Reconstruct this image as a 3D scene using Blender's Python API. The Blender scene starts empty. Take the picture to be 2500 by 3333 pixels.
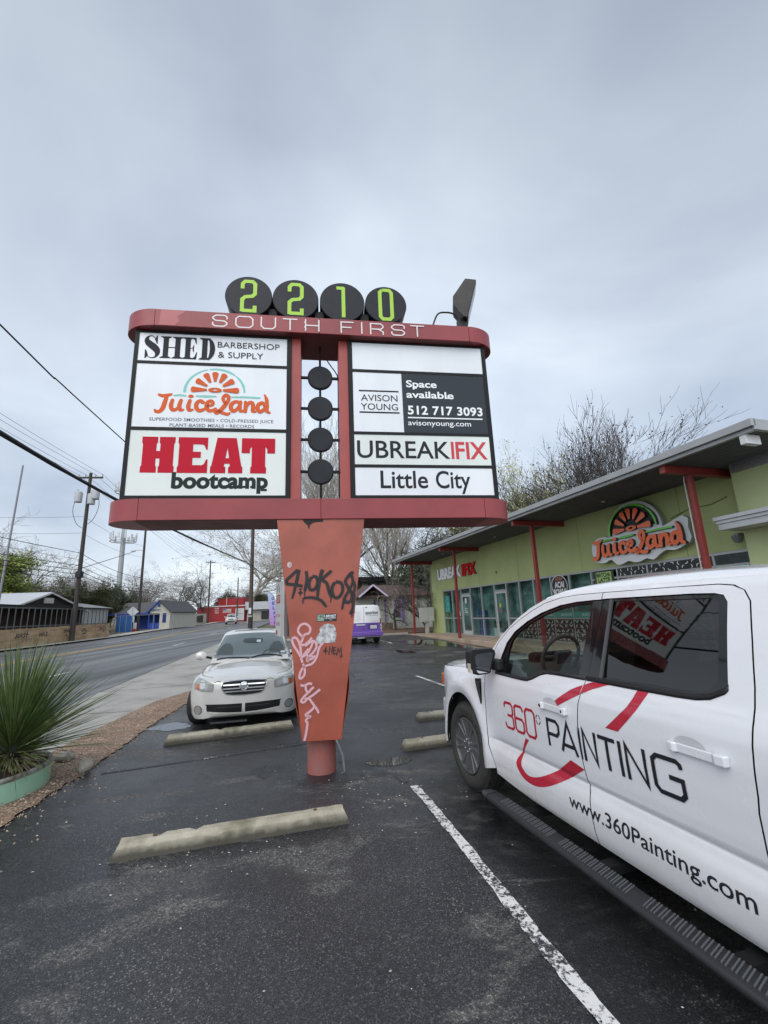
import bpy, bmesh, math, random
from mathutils import Vector, Matrix, noise
from mathutils.geometry import tessellate_polygon

SC = bpy.context.scene
COL = SC.collection
R = math.radians
rnd = random.Random(7)

# ------------------------------------------------------------------ camera
def set_camera():
    p, r = R(12.85), R(-2.25)
    F = Vector((0, math.cos(p), math.sin(p)))
    right = Vector((1, 0, 0)); up = right.cross(F)
    Rv = math.cos(r) * right + math.sin(r) * up
    U = -math.sin(r) * right + math.cos(r) * up
    cd = bpy.data.cameras.new('camera'); co = bpy.data.objects.new('camera', cd); COL.objects.link(co)
    m = Matrix.Identity(4)
    for i in range(3):
        m[i][0] = Rv[i]; m[i][1] = U[i]; m[i][2] = -F[i]
    m[2][3] = 1.75
    co.matrix_world = m
    cd.sensor_fit = 'VERTICAL'; cd.sensor_height = 36; cd.sensor_width = 27
    cd.lens = 36 * 1430 / 3333
    cd.clip_start = 0.05; cd.clip_end = 3000
    SC.camera = co
set_camera()

# ------------------------------------------------------------------ sky and light: a bright overcast
SUN_EL, SUN_AZ = 52, 205           # degrees; azimuth clockwise from +Y (behind the photographer)
def set_world():
    w = bpy.data.worlds.new('World'); SC.world = w; w.use_nodes = True
    nt = w.node_tree; N = nt.nodes; L = nt.links; N.clear()
    out = N.new('ShaderNodeOutputWorld')
    sky = N.new('ShaderNodeTexSky'); sky.sky_type = 'NISHITA'; sky.sun_disc = False
    sky.sun_elevation = R(SUN_EL); sky.sun_rotation = R(SUN_AZ)
    sky.air_density = 1.0; sky.dust_density = 4.0
    bg1 = N.new('ShaderNodeBackground'); bg1.inputs['Strength'].default_value = 0.05
    L.new(sky.outputs[0], bg1.inputs['Color'])
    tc = N.new('ShaderNodeTexCoord')
    sep = N.new('ShaderNodeSeparateXYZ'); L.new(tc.outputs['Generated'], sep.inputs[0])
    # cloud layer: project the direction on a flat ceiling
    def math_(op, a, b=None):
        n = N.new('ShaderNodeMath'); n.operation = op
        for i, x in enumerate((a, b)):
            if x is None: continue
            if isinstance(x, (int, float)): n.inputs[i].default_value = x
            else: L.new(x, n.inputs[i])
        return n.outputs[0]
    zc = math_('MAXIMUM', sep.outputs[2], 0.0)
    den = math_('ADD', zc, 0.28)
    px = math_('DIVIDE', sep.outputs[0], den); py = math_('DIVIDE', sep.outputs[1], den)
    cmb = N.new('ShaderNodeCombineXYZ'); L.new(px, cmb.inputs[0]); L.new(py, cmb.inputs[1])
    n1 = N.new('ShaderNodeTexNoise'); n1.inputs['Scale'].default_value = 0.95; n1.inputs['Detail'].default_value = 6; n1.inputs['Roughness'].default_value = .48
    n1.inputs['Distortion'].default_value = .35
    L.new(cmb.outputs[0], n1.inputs['Vector'])
    cr = N.new('ShaderNodeValToRGB'); el = cr.color_ramp.elements
    el[0].position = .34; el[0].color = (.365, .415, .495, 1)
    el[1].position = .63; el[1].color = (.70, .765, .82, 1)
    L.new(n1.outputs['Fac'], cr.inputs[0])
    # brightness by direction: extra brightness added behind the camera, out of view, to light the fronts
    back = math_('MULTIPLY', math_('MAXIMUM', math_('ADD', math_('MULTIPLY', sep.outputs[1], -1.0), 0.05), 0.0), 1.35)
    hor = math_('MULTIPLY', math_('POWER', math_('SUBTRACT', 1.0, zc), 2.0), 0.22)
    dark = math_('MULTIPLY', math_('POWER', zc, 2.0), -0.24)
    # a thinner, brighter part of the deck ahead
    dt = N.new('ShaderNodeVectorMath'); dt.operation = 'DOT_PRODUCT'; L.new(tc.outputs['Generated'], dt.inputs[0]); dt.inputs[1].default_value = Vector((-.06, .80, .50)).normalized()
    thin = math_('MULTIPLY', math_('POWER', math_('MAXIMUM', dt.outputs['Value'], 0.0), 7.0), 0.33)
    br = math_('ADD', math_('ADD', math_('ADD', math_('ADD', back, hor), dark), thin), 0.80)
    mx = N.new('ShaderNodeVectorMath'); mx.operation = 'SCALE'
    L.new(cr.outputs[0], mx.inputs[0]); L.new(br, mx.inputs['Scale'])
    bg2 = N.new('ShaderNodeBackground'); bg2.inputs['Strength'].default_value = 1.16
    L.new(mx.outputs[0], bg2.inputs['Color'])
    add = N.new('ShaderNodeAddShader'); L.new(bg1.outputs[0], add.inputs[0]); L.new(bg2.outputs[0], add.inputs[1])
    L.new(add.outputs[0], out.inputs[0])
set_world()
def set_sun():
    ld = bpy.data.lights.new('sun', 'SUN'); lo = bpy.data.objects.new('sun', ld); COL.objects.link(lo)
    ld.energy = 1.0; ld.angle = R(50); ld.color = (1, .97, .93)
    e, a = R(SUN_EL), R(SUN_AZ)
    d = Vector((math.sin(a) * math.cos(e), math.cos(a) * math.cos(e), math.sin(e)))
    lo.rotation_euler = d.to_track_quat('Z', 'Y').to_euler()
    lo.location = d * 60
set_sun()
SC.view_settings.view_transform = 'Standard'; SC.view_settings.look = 'None'
SC.view_settings.exposure = 0.0; SC.view_settings.gamma = 1.0

# ------------------------------------------------------------------ lot axes and terrain
UX = Vector((-0.298, 0.955, 0)).normalized()      # along the parking bays and the shop front, away from the camera
VX = Vector((UX.y, -UX.x, 0))                     # to the right
def gz_b(b):
    r = max(b - 6, 0)
    return 0.02 * r * r / (r + 1) if r < 18 else 0.02 * 324 / 19 + 0.009 * (r - 18)
def gz(x, y): return gz_b(x * UX.x + y * UX.y)
def AB(a, b, z=0): return Vector((VX.x * a + UX.x * b, VX.y * a + UX.y * b, z))
LOT = Matrix(((VX.x, UX.x, 0, 0), (VX.y, UX.y, 0, 0), (0, 0, 1, 0), (0, 0, 0, 1)))   # (a, b, z) -> world

# ------------------------------------------------------------------ materials
MATS = {}
def mat(name, col, rough=.6, metal=0., var=.0, vscale=8., bump=0., bscale=40., coat=0., spec=.5, dark=None, stretch=None, emit=None, emit_s=1., alpha=None):
    """Principled material with procedural colour variation (towards `dark`), roughness variation and bump."""
    if name in MATS: return MATS[name]
    m = bpy.data.materials.new(name); m.use_nodes = True; MATS[name] = m
    nt = m.node_tree; N = nt.nodes; L = nt.links; b = N['Principled BSDF']
    b.inputs['Base Color'].default_value = (*col, 1); b.inputs['Roughness'].default_value = rough
    b.inputs['Metallic'].default_value = metal; b.inputs['Coat Weight'].default_value = coat
    b.inputs['Specular IOR Level'].default_value = spec
    if emit: b.inputs['Emission Color'].default_value = (*emit, 1); b.inputs['Emission Strength'].default_value = emit_s
    if var or bump:
        tc = N.new('ShaderNodeTexCoord'); mp = N.new('ShaderNodeMapping'); L.new(tc.outputs['Object'], mp.inputs[0])
        if stretch: mp.inputs['Scale'].default_value = stretch
    if var:
        n = N.new('ShaderNodeTexNoise'); n.inputs['Scale'].default_value = vscale; n.inputs['Detail'].default_value = 7; n.inputs['Roughness'].default_value = .6
        L.new(mp.outputs[0], n.inputs['Vector'])
        r = N.new('ShaderNodeValToRGB'); e = r.color_ramp.elements
        d = dark or tuple(c * (1 - var) for c in col)
        e[0].position = .35; e[0].color = (*d, 1); e[1].position = .62; e[1].color = (*col, 1)
        L.new(n.outputs['Fac'], r.inputs[0]); L.new(r.outputs[0], b.inputs['Base Color'])
        mr = N.new('ShaderNodeMapRange'); mr.inputs['To Min'].default_value = min(1, rough * 1.15); mr.inputs['To Max'].default_value = rough * .85
        L.new(n.outputs['Fac'], mr.inputs['Value']); L.new(mr.outputs[0], b.inputs['Roughness'])
    if bump:
        n2 = N.new('ShaderNodeTexNoise'); n2.inputs['Scale'].default_value = bscale; n2.inputs['Detail'].default_value = 4
        L.new(mp.outputs[0], n2.inputs['Vector'])
        bp = N.new('ShaderNodeBump'); bp.inputs['Strength'].default_value = bump; bp.inputs['Distance'].default_value = .01
        L.new(n2.outputs['Fac'], bp.inputs['Height']); L.new(bp.outputs[0], b.inputs['Normal'])
    if alpha is not None: b.inputs['Alpha'].default_value = alpha
    return m

def glass(name, tint, trans=.5, rough=.02, f0=1.45):
    """Thin sheet of tinted glass: a fresnel mirror over a tinted see-through."""
    if name in MATS: return MATS[name]
    m = bpy.data.materials.new(name); m.use_nodes = True; MATS[name] = m
    nt = m.node_tree; N = nt.nodes; L = nt.links; N.clear()
    out = N.new('ShaderNodeOutputMaterial'); gl = N.new('ShaderNodeBsdfGlossy'); gl.inputs['Roughness'].default_value = rough
    tr = N.new('ShaderNodeBsdfTransparent'); tr.inputs[0].default_value = (*[c * trans for c in tint], 1)
    fr = N.new('ShaderNodeFresnel'); ge = N.new('ShaderNodeNewGeometry'); mr = N.new('ShaderNodeMapRange'); mr.inputs['To Min'].default_value = f0; mr.inputs['To Max'].default_value = 1 / f0
    L.new(ge.outputs['Backfacing'], mr.inputs['Value']); L.new(mr.outputs[0], fr.inputs['IOR'])
    mx = N.new('ShaderNodeMixShader'); L.new(fr.outputs[0], mx.inputs[0]); L.new(tr.outputs[0], mx.inputs[1]); L.new(gl.outputs[0], mx.inputs[2])
    L.new(mx.outputs[0], out.inputs[0])
    return m

# ------------------------------------------------------------------ mesh builder
class MB:
    def __init__(s, M=None): s.v = []; s.f = []; s.M = M
    def add(s, vs, fs, M=None):
        o = len(s.v); M = M or s.M
        s.v += [M @ Vector(p) for p in vs] if M is not None else [Vector(p) for p in vs]
        s.f += [tuple(i + o for i in f) for f in fs]; return s
    def box(s, x0, x1, y0, y1, z0, z1, M=None):
        return s.add([(x0, y0, z0), (x1, y0, z0), (x1, y1, z0), (x0, y1, z0), (x0, y0, z1), (x1, y0, z1), (x1, y1, z1), (x0, y1, z1)],
                     [(0, 3, 2, 1), (4, 5, 6, 7), (0, 1, 5, 4), (1, 2, 6, 5), (2, 3, 7, 6), (3, 0, 4, 7)], M)
    def bar(s, a, b, w, h=None, up=(0, 0, 1), M=None):
        a, b = Vector(a), Vector(b); h = h or w; d = (b - a); l = d.length; d.normalize()
        up = Vector(up); x = d.cross(up)
        if x.length < 1e-4: x = d.cross(Vector((1, 0, 0)))
        x.normalize(); y = x.cross(d)
        vs = [p + x * sx * w / 2 + y * sy * h / 2 for p in (a, b) for sx, sy in ((-1, -1), (1, -1), (1, 1), (-1, 1))]
        return s.add(vs, [(0, 3, 2, 1)[::-1], (4, 5, 6, 7)[::-1], (0, 1, 5, 4)[::-1], (1, 2, 6, 5)[::-1], (2, 3, 7, 6)[::-1], (3, 0, 4, 7)[::-1]], M)
    def tube(s, pts, r, n=8, cap=True, M=None, closed=False):
        pts = [Vector(p) for p in pts]; k = len(pts); rs = r if isinstance(r, (list, tuple)) else [r] * k
        vs = []; fs = []; ref = None
        for i, p in enumerate(pts):
            t = (pts[(i + 1) % k] - pts[i - 1]) if closed else (pts[min(i + 1, k - 1)] - pts[max(i - 1, 0)])
            if t.length < 1e-9: t = Vector((0, 0, 1))
            t.normalize()
            if ref is None:
                ref = t.orthogonal().normalized()
            ref = (ref - t * ref.dot(t))
            if ref.length < 1e-6: ref = t.orthogonal()
            ref.normalize(); q = t.cross(ref)
            for j in range(n):
                a = 2 * math.pi * j / n; vs.append(p + (ref * math.cos(a) + q * math.sin(a)) * rs[i])
        for i in range(k if closed else k - 1):
            i2 = (i + 1) % k
            for j in range(n): fs.append((i * n + j, i * n + (j + 1) % n, i2 * n + (j + 1) % n, i2 * n + j))
        if cap and not closed: fs += [tuple(range(n))[::-1], tuple((k - 1) * n + j for j in range(n))]
        return s.add(vs, fs, M)
    def cyl(s, a, b, r, r2=None, n=24, M=None): return s.tube([a, b], [r, r if r2 is None else r2], n, True, M)
    def lathe(s, prof, n=32, M=None, full=True):
        """prof: list of (radius, z) round the z axis."""
        k = len(prof); vs = [(r * math.cos(2 * math.pi * j / n), r * math.sin(2 * math.pi * j / n), z) for r, z in prof for j in range(n)]
        fs = [(i * n + j, i * n + (j + 1) % n, (i + 1) * n + (j + 1) % n, (i + 1) * n + j) for i in range(k - 1) for j in range(n)]
        if prof[0][0] > 1e-5: fs.append(tuple(range(n))[::-1])
        if prof[-1][0] > 1e-5: fs.append(tuple((k - 1) * n + j for j in range(n)))
        return s.add(vs, fs, M)
    def prism(s, poly, h0, h1, M=None, holes=()):
        """2-D outline (x, y) swept along z from h0 to h1."""
        loops = [list(poly)] + [list(h) for h in holes]
        tri = tessellate_polygon([[Vector((x, y, 0)) for x, y in l] for l in loops])
        flat = [p for l in loops for p in l]; n = len(flat)
        vs = [(x, y, h0) for x, y in flat] + [(x, y, h1) for x, y in flat]; fs = []
        def ccw(t): a, b, c = (flat[i] for i in t); return (b[0] - a[0]) * (c[1] - a[1]) - (b[1] - a[1]) * (c[0] - a[0]) > 0
        for t in tri:
            t = t if ccw(t) else t[::-1]
            fs.append(tuple(i + n for i in t)); fs.append(tuple(t[::-1]))
        o = 0
        for li, l in enumerate(loops):
            ar = sum(l[i][0] * l[(i + 1) % len(l)][1] - l[(i + 1) % len(l)][0] * l[i][1] for i in range(len(l)))
            for i in range(len(l)):
                a, b = o + i, o + (i + 1) % len(l)
                q = (a, b, b + n, a + n); fs.append(q if (ar > 0) == (li == 0) else q[::-1])
            o += len(l)
        return s.add(vs, fs, M)
    def build(s, name, m, parent=None, smooth=None, bevel=0., seg=2, loc=None):
        me = bpy.data.meshes.new(name); me.from_pydata([tuple(p) for p in s.v], [], s.f); me.update()
        o = bpy.data.objects.new(name, me); COL.objects.link(o)
        if m is not None:
            for q in (m if isinstance(m, (list, tuple)) else [m]): me.materials.append(q)
        if smooth is not None:
            me.polygons.foreach_set('use_smooth', [True] * len(me.polygons)); me.set_sharp_from_angle(angle=R(smooth))
        if bevel:
            bv = o.modifiers.new('bevel', 'BEVEL'); bv.width = bevel; bv.segments = seg; bv.limit_method = 'ANGLE'; bv.angle_limit = R(35)
        if parent is not None: o.parent = parent
        if loc is not None: o.location = loc
        return o

def tag(o, label=None, cat=None, group=None, kind=None):
    if label: o['label'] = label
    if cat: o['category'] = cat
    if group: o['group'] = group
    if kind: o['kind'] = kind
    return o
def empty(name, loc=(0, 0, 0), rz=0., label=None, cat=None, group=None):
    o = bpy.data.objects.new(name, None); COL.objects.link(o); o.location = loc; o.rotation_euler = (0, 0, rz)
    o.empty_display_size = .2
    return tag(o, label, cat, group)
def children(o): return [x for x in COL.objects if x.parent == o]
def copy_tree(o, parent=None):
    c = o.copy(); COL.objects.link(c); c.parent = parent
    for ch in children(o): copy_tree(ch, c)
    return c

# ------------------------------------------------------------------ lettering
_TXT = {}
def text2d(s, bold=0., shear=0., spacing=1.):
    key = (s, bold, shear, spacing)
    if key in _TXT: return _TXT[key]
    cu = bpy.data.curves.new('txt', 'FONT'); cu.body = s; cu.size = 1; cu.offset = bold; cu.shear = shear; cu.space_character = spacing; cu.resolution_u = 4
    ob = bpy.data.objects.new('txt', cu); COL.objects.link(ob)
    dg = bpy.context.evaluated_depsgraph_get(); dg.update()
    me = bpy.data.meshes.new_from_object(ob.evaluated_get(dg))
    vs = [(v.co.x, v.co.y) for v in me.vertices]; fs = [tuple(p.vertices) for p in me.polygons]
    bpy.data.objects.remove(ob); bpy.data.curves.remove(cu); bpy.data.meshes.remove(me)
    _TXT[key] = (vs, fs); return vs, fs
CAP = [None]
def fit(s, x0, x1, yb, cap, bold=0., shear=0., spacing=1.):
    """2-D letters with their ink from x0 to x1, standing on yb, capitals `cap` high."""
    if CAP[0] is None: CAP[0] = max(y for x, y in text2d('H')[0])
    vs, fs = text2d(s, bold, shear, spacing)
    lo = min(x for x, y in vs); hi = max(x for x, y in vs)
    k = (x1 - x0) / (hi - lo); ky = cap / CAP[0]
    return [(x0 + (x - lo) * k, yb + y * ky) for x, y in vs], fs
class Decal:
    """Flat lettering and marks in a plane, each stroke a hair above the last."""
    def __init__(s): s.v = []; s.f = []; s.h = 0.
    def poly2(s, vs, fs, dh=.0004):
        o = len(s.v); s.v += [(x, y, s.h) for x, y in vs]; s.f += [tuple(i + o for i in f) for f in fs]; s.h += dh; return s
    def text(s, *a, **k): return s.poly2(*fit(*a, **k))
    def shape(s, poly, holes=()):
        loops = [list(poly)] + [list(h) for h in holes]
        tri = tessellate_polygon([[Vector((x, y, 0)) for x, y in l] for l in loops]); flat = [p for l in loops for p in l]
        fs = []
        for t in tri:
            a, b, c = (flat[i] for i in t)
            fs.append(tuple(t) if (b[0] - a[0]) * (c[1] - a[1]) - (b[1] - a[1]) * (c[0] - a[0]) > 0 else tuple(t[::-1]))
        return s.poly2(flat, fs)
    def rect(s, x0, x1, y0, y1): return s.shape([(x0, y0), (x1, y0), (x1, y1), (x0, y1)])
    def stroke(s, pts, w, round_=True, closed=False):
        """Pen stroke along pts; w one width or one per point."""
        n = len(pts); ws = list(w) if isinstance(w, (list, tuple)) else [w] * n
        if len(ws) != n:
            ws = [ws[0] + (ws[-1] - ws[0]) * i / (n - 1) for i in range(n)] if len(ws) == 2 else \
                 [lerp_list(ws, i / (n - 1)) for i in range(n)]
        P = [Vector((x, y)) for x, y in pts]; Lf = []; Rt = []
        for i in range(n):
            if closed: a, b, c = P[i - 1], P[i], P[(i + 1) % n]
            else: a, b, c = P[max(i - 1, 0)], P[i], P[min(i + 1, n - 1)]
            d1 = (b - a); d2 = (c - b)
            if d1.length < 1e-9: d1 = d2.copy()
            if d2.length < 1e-9: d2 = d1.copy()
            if d1.length < 1e-9: d1 = d2 = Vector((1, 0))
            d1.normalize(); d2.normalize(); t = d1 + d2
            if t.length < 1e-3: t = d1.copy()
            t.normalize(); nrm = Vector((-t.y, t.x)); k = 1 / max(.45, nrm.dot(Vector((-d1.y, d1.x))))
            Lf.append(b + nrm * ws[i] / 2 * k); Rt.append(b - nrm * ws[i] / 2 * k)
        vs = [tuple(p) for p in Lf] + [tuple(p) for p in Rt]
        fs = [(n + i, n + (i + 1) % n, (i + 1) % n, i) for i in range(n if closed else n - 1)]
        if round_ and not closed:
            for e in (0, n - 1):
                c = P[e]; q = P[1] if e == 0 else P[n - 2]; d = (c - q).normalized(); nr = Vector((-d.y, d.x)); r = ws[e] / 2
                o = len(vs); ring = [c + nr * math.cos(a) * r + d * math.sin(a) * r for a in [math.pi * j / 8 for j in range(9)]]
                vs += [tuple(p) for p in ring]; fs.append(tuple(range(o, o + 9))[::-1])
        return s.poly2(vs, fs)
    def build(s, name, m, parent, M):
        mb = MB(M); mb.add(s.v, s.f); return mb.build(name, m, parent)
def lerp_list(ws, t):
    x = t * (len(ws) - 1); i = min(int(x), len(ws) - 2); return ws[i] + (ws[i + 1] - ws[i]) * (x - i)
def crom(pts, k=6, closed=False):
    """Catmull-Rom curve through 2-D or 3-D points."""
    P = [Vector(p) for p in pts]; n = len(P); out = []
    for i in range(n if closed else n - 1):
        p0 = P[i - 1] if (i > 0 or closed) else P[0]; p1 = P[i]; p2 = P[(i + 1) % n]; p3 = P[(i + 2) % n] if (closed or i + 2 < n) else P[-1]
        for j in range(k):
            t = j / k
            out.append(.5 * ((2 * p1) + (p2 - p0) * t + (2 * p0 - 5 * p1 + 4 * p2 - p3) * t * t + (3 * p1 - p0 - 3 * p2 + p3) * t ** 3))
    if not closed: out.append(P[-1])
    return [tuple(p) for p in out]
def arc(cx, cy, rx, ry, a0, a1, n=16): return [(cx + rx * math.cos(R(a0 + (a1 - a0) * i / n)), cy + ry * math.sin(R(a0 + (a1 - a0) * i / n))) for i in range(n + 1)]
FRONT = Matrix(((1, 0, 0, 0), (0, 0, -1, 0), (0, 1, 0, 0), (0, 0, 0, 1)))     # decal plane (x, y, out) -> (x, -out, y): faces -Y
def front(y): return Matrix.Translation((0, y, 0)) @ FRONT

def spray(name, strokes, parent, M, col, soft=.5):
    """Spray-paint strokes: ribbons whose paint thins out towards the edge."""
    vs = []; fs = []; al = []; h = 0.
    for pts, w in strokes:
        n = len(pts); P = [Vector(p) for p in pts]; o = len(vs)
        for i, p in enumerate(P):
            t = P[min(i + 1, n - 1)] - P[max(i - 1, 0)]
            if t.length < 1e-9: t = Vector((1, 0))
            t.normalize(); nr = Vector((-t.y, t.x)); ww = w if not isinstance(w, (list, tuple)) else lerp_list(list(w), i / (n - 1))
            end = 0. if i in (0, n - 1) else 1.
            for q, a in ((-.5 - soft / 2, 0), (-.5 + soft / 3, 1), (0, 1), (.5 - soft / 3, 1), (.5 + soft / 2, 0)):
                vs.append((*(p + nr * q * ww), h)); al.append(a * end)
        fs += [(o + i * 5 + j, o + i * 5 + j + 1, o + i * 5 + j + 6, o + i * 5 + j + 5)[::-1] for i in range(n - 1) for j in range(4)]
        h += .0004
    mb = MB(M); mb.add(vs, fs); o = mb.build(name, None, parent)
    at = o.data.attributes.new('paint', 'FLOAT', 'POINT'); at.data.foreach_set('value', al)
    key = 'spray_%s' % name + str(col)
    if key not in MATS:
        m = bpy.data.materials.new('spray_paint'); m.use_nodes = True; MATS[key] = m
        nt = m.node_tree; N = nt.nodes; L = nt.links; b = N['Principled BSDF']
        b.inputs['Base Color'].default_value = (*col, 1); b.inputs['Roughness'].default_value = .55
        a = N.new('ShaderNodeAttribute'); a.attribute_name = 'paint'
        tc = N.new('ShaderNodeTexCoord'); nz = N.new('ShaderNodeTexNoise'); nz.inputs['Scale'].default_value = 300; L.new(tc.outputs['Object'], nz.inputs['Vector'])
        ad = N.new('ShaderNodeMath'); ad.operation = 'MULTIPLY_ADD'; L.new(nz.outputs['Fac'], ad.inputs[0]); ad.inputs[1].default_value = .5; L.new(a.outputs['Fac'], ad.inputs[2])
        mr = N.new('ShaderNodeMapRange'); mr.inputs['From Min'].default_value = .30; mr.inputs['From Max'].default_value = 1.05; L.new(ad.outputs[0], mr.inputs['Value'])
        L.new(mr.outputs[0], b.inputs['Alpha'])
    o.data.materials.append(MATS[key]); return o

# sheets laid on the terrain
def sheet(name, poly, dz, m, kind='structure', step=1.0, holes=(), fz=None, parent=None):
    loops = [list(poly)] + [list(h) for h in holes]
    tri = tessellate_polygon([[Vector((x, y, 0)) for x, y in l] for l in loops]); flat = [p for l in loops for p in l]
    bm = bmesh.new(); bv = [bm.verts.new((x, y, 0)) for x, y in flat]
    for t in tri:
        try: bm.faces.new([bv[i] for i in t])
        except ValueError: pass
    bs = [x * UX.x + y * UX.y for x, y in flat]; b0, b1 = min(bs), max(bs); b = max(b0, 5.5)
    while b < b1:
        if b > b0: bmesh.ops.bisect_plane(bm, geom=bm.verts[:] + bm.edges[:] + bm.faces[:], plane_co=UX * b, plane_no=UX)
        b += step if b < 26 else step * 8
    bmesh.ops.recalc_face_normals(bm, faces=bm.faces)
    for f in bm.faces:
        if f.normal.z < 0: f.normal_flip()
    for v in bm.verts: v.co.z = (fz or gz)(v.co.x, v.co.y) + dz
    me = bpy.data.meshes.new(name); bm.to_mesh(me); bm.free(); me.materials.append(m)
    me.polygons.foreach_set('use_smooth', [True] * len(me.polygons))
    o = bpy.data.objects.new(name, me); COL.objects.link(o)
    if kind: o['kind'] = kind
    if parent: o.parent = parent
    return o
# ================================================================== ground, lot, road
def nodes_mat(name):
    m = bpy.data.materials.new(name); m.use_nodes = True; MATS[name] = m
    nt = m.node_tree; return m, nt.nodes, nt.links, nt.nodes['Principled BSDF']
class NB:
    """Small helper for node graphs."""
    def __init__(s, N, L): s.N = N; s.L = L
    def coord(s, scale=(1, 1, 1), rot=0.):
        tc = s.N.new('ShaderNodeTexCoord'); mp = s.N.new('ShaderNodeMapping'); mp.inputs['Scale'].default_value = scale; mp.inputs['Rotation'].default_value = (0, 0, rot)
        s.L.new(tc.outputs['Object'], mp.inputs[0]); return mp.outputs[0]
    def noise(s, vec, scale, detail=4, rough=.55, dist=0.):
        n = s.N.new('ShaderNodeTexNoise'); n.inputs['Scale'].default_value = scale; n.inputs['Detail'].default_value = detail
        n.inputs['Roughness'].default_value = rough; n.inputs['Distortion'].default_value = dist; s.L.new(vec, n.inputs['Vector']); return n.outputs['Fac']
    def vor(s, vec, scale, feature='F1', out='Distance'):
        n = s.N.new('ShaderNodeTexVoronoi'); n.feature = feature; n.inputs['Scale'].default_value = scale; s.L.new(vec, n.inputs['Vector']); return n.outputs[out]
    def ramp(s, fac, stops):
        r = s.N.new('ShaderNodeValToRGB'); e = r.color_ramp.elements
        while len(e) < len(stops): e.new(.5)
        for q, (p, c) in zip(e, stops): q.position = p; q.color = (*c, 1) if isinstance(c, (tuple, list)) else (c, c, c, 1)
        s.L.new(fac, r.inputs[0]); return r.outputs[0]
    def mix(s, fac, a, b, blend='MIX'):
        m = s.N.new('ShaderNodeMix'); m.data_type = 'RGBA'; m.blend_type = blend
        for k, v in ((0, fac), (6, a), (7, b)):
            if isinstance(v, (int, float)): m.inputs[k].default_value = v
            elif isinstance(v, (tuple, list)): m.inputs[k].default_value = (*v, 1)
            else: s.L.new(v, m.inputs[k])
        return m.outputs[2]
    def math(s, op, a, b=None, clamp=False):
        n = s.N.new('ShaderNodeMath'); n.operation = op; n.use_clamp = clamp
        for i, x in enumerate((a, b)):
            if x is None: continue
            if isinstance(x, (int, float)): n.inputs[i].default_value = x
            else: s.L.new(x, n.inputs[i])
        return n.outputs[0]
    def bump(s, h, strength, dist=.01, prev=None):
        n = s.N.new('ShaderNodeBump'); n.inputs['Strength'].default_value = strength; n.inputs['Distance'].default_value = dist
        s.L.new(h, n.inputs['Height'])
        if prev is not None: s.L.new(prev, n.inputs['Normal'])
        return n.outputs[0]

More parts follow.
